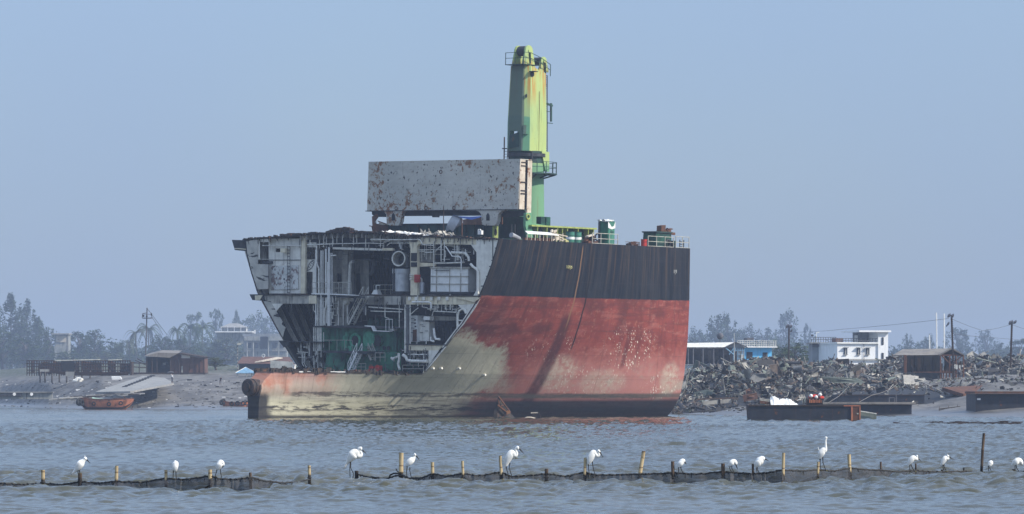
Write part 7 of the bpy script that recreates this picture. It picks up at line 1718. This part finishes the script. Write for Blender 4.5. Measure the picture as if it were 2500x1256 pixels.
def net(name, label, top, x_end_net):
    t = wthing(name, label, 'fishing net', W((top[0][0]+top[-1][0])/2, 1180, nY((top[0][0]+top[-1][0])/2))); rr = random.Random(name+label)
    P = []; 
    for i in range(len(top)-1):
        for k in range(10):
            f = k/10; x = top[i][0]+(top[i+1][0]-top[i][0])*f; s_ = f*f*(3-2*f); P.append((x, top[i][1]+(top[i+1][1]-top[i][1])*(f*.5+s_*.5)))
    P.append(top[-1]); pts = [N(x, y)+Vector((0, rr.uniform(-.03,.03), rr.uniform(-.006,.006))) for x, y in P]
    t.part('head_rope', MB().tube(pts, .021, 6), M['rope'], None, True); mb = MB()
    tw = [q+Vector((0,.03*math.cos(i*1.7),.022*math.sin(i*1.7))) for i, q in enumerate(pts)]; t.part('twisted_line', MB().tube(tw, .012, 5), M['rope'])
    idx = [i for i, (x, y) in enumerate(P) if x_end_net(x)]
    if idx:
        rows_ = []
        for f in np.linspace(0, 1, 7):
            rows_.append([pts[i]*(1-f)+Vector((pts[i].x, pts[i].y+.05*math.sin(i*.5), -.15))*f+Vector((0, -.09*math.sin(math.pi*f)*(1+.35*math.sin(i*.37)+.2*math.sin(i*.93)), 0)) for i in idx])
        t.part('mesh_curtain', MB().grid(rows_), M['net'], None, True)
    for _ in range(len(P)//3):
        q = rr.choice(pts); mb.bar(q, q+Vector((rr.uniform(-.06,.06),0,-rr.uniform(.03,.12))), .02)
    t.part('hanging_knots', mb, M['rope']); return t
net('fishing_net', 'dark net hung low along the stakes of the left half', [(-90,1182),(0,1180),(50,1184),(104,1181),(150,1184),(195,1177),(240,1180),(285,1176),(345,1178),(405,1168),(450,1171),(513,1163),(540,1170),(575,1171),(612,1166),(650,1175),(690,1179),(720,1178),(756,1171)], lambda x: x < 700)
net('fishing_net', 'long dark net along the stakes from the middle to the right edge', [(871,1158),(900,1165),(940,1169),(978,1160),(1000,1168),(1030,1167),(1056,1157),(1090,1163),(1130,1157),(1170,1162),(1223,1153),(1250,1164),(1300,1161),(1333,1157),(1380,1163),(1427,1154),(1455,1160),(1500,1160),(1560,1158),(1600,1157),(1645,1155),(1700,1158),(1765,1152),(1800,1155),(1838,1157),(1870,1155),(1912,1148),(1960,1150),(1996,1147),(2035,1150),(2076,1143),(2110,1147),(2150,1148),(2190,1152),(2236,1149),(2270,1152),(2300,1152),(2353,1151),(2400,1153),(2440,1155),(2500,1152),(2620,1152)], lambda x: x > 985)
t = wthing('loose_rope', 'looped rope sticking up left of the thickest stake', 'rope', N(965, 1172)); t.part('rope', MB().tube([N(948,1172), N(953,1160), N(962,1156), N(975,1157), N(984,1161), N(994,1166)], .022, 6), M['rope'], None, True); t.part('wire_loop', MB().tube([N(974,1154), N(968,1149), N(966,1145), N(969,1146)], .014, 5), M['rope'])
t = wthing('cork_float', 'black float on the rope between the stump and the thickest stake', 'float', N(920, 1168)); q = N(919.5, 1167); t.part('float', MB().loft([[q+Vector((.035*math.cos(math.pi*j/6)*1.1, .03*math.sin(math.pi*j/6)*math.cos(k*math.pi/4), .03*math.sin(math.pi*j/6)*math.sin(k*math.pi/4))) for k in range(8)] for j in range(7)], 0, False), M['rope'], None, True)
t = wthing('bamboo_split', 'pale split cane slanting into the water at the left net', 'cane', N(505, 1190)); t.part('cane', MB().tube([N(497,1194,-.3), N(514,1184,-.3)], .02, 6), M['bamboo'])
# egrets -----------------------------------------------------------
g = Graph('white_plumage'); p = g.co(); x, y, z = g.xyz(p); n = g.noise(g.vec(x*14., y*14., z*5.), 1., 4, .6)
M['plume'] = g.out(g.mix(n.ss(.35,.7), (.86,.86,.83), (.72,.72,.68)), .85, n, .5, .012)
M['bill'] = paint('black_bill', (.018,.018,.02), (.03,.028,.026), rough=.45, grime=0); M['eleg'] = paint('black_leg', (.016,.016,.017), (.028,.026,.024), grime=0); M['foot'] = paint('yellow_foot', (.22,.2,.06), (.14,.12,.05), grime=0)
def catmull(P, m):
    out = []
    for i in range(len(P)-1):
        a, b, c_, d = P[max(i-1,0)], P[i], P[i+1], P[min(i+2,len(P)-1)]
        for k in range(m):
            f = k/m; out.append(tuple(.5*((2*b[j])+(c_[j]-a[j])*f+(2*a[j]-5*b[j]+4*c_[j]-d[j])*f*f+(3*b[j]-a[j]-3*c_[j]+d[j])*f**3) for j in range(len(b))))
    out.append(tuple(P[-1])); return out
def egret(label, spine, bill, legs, wide=1.0, crest=None, lump=None, tail=None):
    lx = legs[0][-1][0]; Y = nY(lx); k = Y/FPX; base = N(*legs[0][-1]); rr = random.Random(label)
    t = wthing('egret', label, 'egret', base, 'egrets on the net')
    rings = []; n = 12; SPn = catmull(spine, 5); r0 = None
    P3 = [W(a, b, Y) for a, b, r in SPn]; R3 = [max(r, .4)*k for a, b, r in SPn]; rmax = max(R3)
    for i, c in enumerate(P3):
        d = (P3[min(i+1,len(P3)-1)]-P3[max(i-1,0)]).normalized(); u_ = Vector((0,1,0)); v_ = d.cross(u_).normalized()
        wd = R3[i]*(.86 if R3[i] > rmax*.6 else 1.)*wide
        rings.append([c+u_*wd*math.cos(2*math.pi*j/n)+v_*R3[i]*math.sin(2*math.pi*j/n) for j in range(n)])
    s0 = (P3[0]-P3[1]).normalized()*R3[0]*.5; e0 = (P3[-1]-P3[-2]).normalized()*R3[-1]*.55
    rings.insert(0, [P3[0]+s0+(q-P3[0])*.35 for q in rings[0]]); rings.append([P3[-1]+e0+(q-P3[-1])*.45 for q in rings[-1]])
    mb = MB(); mb.loft(rings); t.part('body', mb, M['plume'], None, True)
    # folded wings lie along the flanks
    nb = [i for i in range(len(P3)) if R3[i] > rmax*.38]
    nb = [i for i in nb if i <= nb[0]+len(P3)*.55]
    for sg in (-1, 1):
        rw = []
        for m_, i in enumerate(nb):
            f = m_/max(1, len(nb)-1); d = (P3[min(i+1,len(P3)-1)]-P3[max(i-1,0)]).normalized(); v_ = d.cross(Vector((0,1,0))).normalized(); hh = R3[i]*(.35+.6*math.sin(math.pi*(.15+.75*f))); c = P3[i]+Vector((0, sg*R3[i]*.74*wide, 0))-d*R3[0]*.6
            rw.append([c+v_*hh*math.cos(2*math.pi*j/8)*.95+Vector((0, sg*R3[i]*.2*math.sin(2*math.pi*j/8), 0)) for j in range(8)])
        if len(rw) > 2: t.part('wing', MB().loft(rw), M['plume'], None, True)
    if tail: t.part('tail', MB().tube([W(*tail[0], Y), W(*tail[1], Y)], [3*k, 1.2*k], 6), M['eleg' if tail[2] else 'plume'])
    if bill: 
        a, b = W(*bill[0], Y), W(*bill[1], Y); m_ = a*.55+b*.45; t.part('bill', MB().tube([a-(b-a)*.12, a, m_, b], [1.5*k, 1.9*k, 1.2*k, .35*k], 7), M['bill'], None, True)
        hd = W(*spine[-1][:2], Y)
        for sg in (-1, 1): t.part('eye', MB().loft([[hd*.62+a*.38+Vector((.5*k*math.sin(math.pi*j/4)*math.cos(q*math.pi/3), sg*spine[-1][2]*k*.72, .5*k*math.cos(math.pi*j/4)))+Vector((0,.3*k*math.sin(math.pi*j/4)*math.sin(q*math.pi/3),.4*k)) for q in range(6)] for j in range(5)], 0, False), M['bill'])
    if crest:
        mb = MB(); a = W(*crest[0], Y)
        for b in crest[1:]: mb.tube([a, W(*b, Y)], [1.3*k, .3*k], 5)
        t.part('crest', mb, M['plume'])
    for s_, lg in enumerate(legs):
        dy = (-1 if s_ == 0 else 1)*2.2*k; P = [W(a, b, Y)+Vector((0, dy, 0)) for a, b in lg]; top = P[0]; P[0] = top+(top-P[1])*.25; L = len(P)
        t.part('leg', MB().tube(P, [1.6*k]+[1.1*k]*(L-1), 6), M['eleg'], None, True); f = P[-1]; mb = MB()
        for dx, dz in ((4.2,-.5),(3.4,.2),(-2.4,-.3)): mb.tube([f, f+Vector((dx*k, dy*.5*(1 if dx < 4 else -1), dz*k))], [.7*k, .35*k], 5)
        t.part('foot', mb, M['foot'])
    return t
egret('egret perched on a dark stake at far left, dark bill pointing down right', [(174.5,1158,1.2),(184,1149,4.5),(191,1141,8),(197,1132.5,9.5),(202,1127,6.5),(205.5,1123.5,4.4),(208.8,1119.5,5)], ((212,1123),(220.6,1132.2)), [[(191,1149),(190.5,1153),(191,1156)],[(194,1149),(194,1153),(195,1156)]], 1., ((207.5,1116),(207,1112)), None, ((181,1151),(174,1158.5),1))
egret('front facing egret with rounded white back, second from the left', [(427.5,1151.5,2.5),(427.5,1146,6),(427.5,1138,8),(428,1131,7.6),(427.5,1127,4)], None, [[(423.4,1151),(423,1160),(422.6,1168.5)],[(429.4,1151),(429.6,1161),(430.4,1171)]], .9)
egret('egret twisting to preen, third from the left', [(531,1148,2.5),(533,1143,5.5),(536.5,1134.5,8.3),(539,1129.5,7),(543.5,1131,4.5),(545,1136.5,3.2)], ((544.8,1138),(542,1143)), [[(530,1148),(528.6,1152),(525.6,1163.5)],[(537.5,1145),(538.4,1154),(541.6,1169)]], .9)
egret('largest egret with hunched shoulders and folded neck beside the short stump', [(840.6,1141.5,1.6),(848,1129.5,4.5),(855,1120,9),(862,1111,12.5),(868,1106.5,10),(875,1113.5,6.8),(881,1112,4.6),(881.8,1106,3.2),(876.8,1101,3.2),(876.6,1096,3.8),(881.5,1095.6,5)], ((886.5,1100.6),(895.2,1109.4)), [[(856,1124),(854,1143),(855,1168)],[(856.5,1124),(855.8,1142),(863,1157),(861.5,1168)]], 1., None, None, ((849,1130),(842,1141),1))
egret('slim upright egret with long black bill right of the thickest stake', [(991.5,1140,2),(995,1134,6),(1000,1128.5,8),(1006,1123,7.5),(1010.2,1119,4.4),(1011.6,1115.5,3),(1010.6,1112.5,3),(1013.4,1110.6,4.2)], ((1017,1113.6),(1024,1123.8)), [[(994,1141),(992.6,1152),(993.7,1167)],[(1000.6,1143),(1000.4,1149),(1004.4,1168)]], .95)
egret('tall upright egret standing beside a leaning stake under the red hull', [(1233,1144,1.6),(1236.5,1132,5.5),(1241.5,1119,8.6),(1248,1108,9.2),(1253,1108,7),(1258,1113,5),(1261.4,1108,3.8),(1259.6,1101.5,3),(1259.6,1095.5,3.3),(1264.4,1093.6,4.8)], ((1269.6,1097.4),(1279.8,1108.6)), [[(1236.6,1140),(1236.6,1145),(1241.4,1160.5)],[(1244.6,1133),(1243.2,1143),(1249.8,1164)]], .95, None, None, ((1237,1133),(1233.2,1143.5),1))
egret('egret with neck folded in a loop and bill pointing down beside a stake', [(1434.6,1136.5,2),(1438.5,1126.5,6.5),(1443.5,1116,8.3),(1448.5,1106,7.5),(1453,1108.5,5),(1458.5,1114,3.8),(1462.4,1110.5,3.2),(1460,1104.5,2.8),(1462.6,1101.6,4.6)], ((1465.6,1105.4),(1472.6,1117.6)), [[(1437,1134),(1436.4,1142),(1439,1159.5)],[(1446.4,1128),(1447,1136),(1452.8,1161)]], .95, None, None, ((1439,1127),(1435,1138),1))
egret('small egret with head bowed over its chest left of the leaning net mess', [(1654.6,1143,1.8),(1657.6,1138,4.5),(1661.5,1131.5,7),(1666.5,1126.5,6.4),(1670.5,1125.6,4.4)], ((1671.8,1128),(1676,1135.2)), [[(1657,1143),(1656.5,1149),(1656.8,1156.5)],[(1662,1141.5),(1664,1148.5),(1669.3,1157)]], .9)
egret('small egret looking straight down between two dark stakes', [(1780,1140,2.2),(1782.5,1135,5),(1787,1129.8,7),(1792,1127.4,6),(1796,1130.5,4.6),(1797,1134,3.2)], ((1797.2,1136),(1801.2,1147.2)), [[(1782,1140),(1781.4,1144.5),(1787,1155)],[(1787,1138.5),(1786.6,1143.5),(1793.2,1155)]], .9)
egret('fluffed white egret leaning right with thin pointed bill', [(1845,1139,4),(1849,1133.5,8),(1854.5,1126.5,10),(1860,1121,7.5),(1865.2,1119.4,4.6)], ((1869,1121.6),(1877.6,1125.8)), [[(1846,1139),(1846.6,1146),(1848.8,1156.5)],[(1849,1139),(1849.4,1146),(1854,1158)]], 1., ((1857,1121),(1848,1117),(1851,1116)), None, None)
egret('egret stretching its long neck straight up, tallest bird', [(2000,1122,2.2),(2002,1115,5.6),(2005.5,1107,8),(2010.5,1099.5,7.2),(2014.5,1100.5,5),(2016,1094,3.4),(2015.6,1085,2.6),(2015.6,1075,2.5),(2016.8,1068.6,3.6)], None, [[(2002.4,1119),(2002,1131),(2003.2,1149.6)],[(2009,1119),(2009.4,1130),(2016.8,1150)]], .95, ((2001,1104),(1996.8,1091)), None, None)
egret('egret stepping forward in front of a thin short stake', [(2216.4,1139.5,1.6),(2219,1133,4.2),(2223,1126,6.6),(2228.5,1120,7.6),(2233.5,1120,6.2),(2238,1121.5,4),(2238.8,1117.5,2.8),(2237.4,1115,2.6),(2239,1114.2,3.4)], ((2241,1118),(2250,1128.2)), [[(2221.4,1132),(2221,1140),(2220.5,1152.5)],[(2223.8,1132.5),(2226,1139.5),(2233.8,1152.5)]], .95, ((2222,1122),(2218,1118)), None, None)
egret('alert slim egret with raised crest standing on a tiny stump', [(2297.6,1138,1.8),(2300,1132.5,4.4),(2303.6,1126,6),(2308,1119.5,6.6),(2312.4,1120.5,4.4),(2315,1119,3),(2313.8,1116,2.6),(2315,1113.8,3.6)], ((2317.6,1115.4),(2327.8,1122.2)), [[(2301.6,1135),(2301.8,1141),(2305.6,1151)],[(2304.6,1134.5),(2305.2,1140),(2310.6,1151)]], .95, ((2314,1113.5),(2313.2,1109)), None, ((2300,1133),(2297.6,1139),1))
egret('smallest hunched egret right of the tallest thin pole', [(2414.5,1139,2.6),(2416,1135.5,5.4),(2418.5,1131,6.4),(2420.6,1127.8,5)], ((2419.8,1128.8),(2423.4,1133.2)), [[(2413.2,1139),(2412.8,1145),(2413.2,1152.5)],[(2416.8,1139.5),(2417.2,1144.5),(2421,1153)]], .9)
egret('fluffed egret with head tucked down at the right frame edge', [(2473.5,1133.5,3.2),(2477,1131,6.4),(2482.5,1127.5,8.6),(2488.5,1125.8,7.6),(2493.5,1129.5,4.8),(2494.5,1134,3.4)], ((2495,1132.5),(2497.5,1136)), [[(2478.6,1135),(2477.6,1140.5),(2478.6,1149)],[(2481.2,1135.5),(2481.4,1141.5),(2488.2,1152.5)]], 1., ((2481,1121),(2480.5,1117)), None, None)
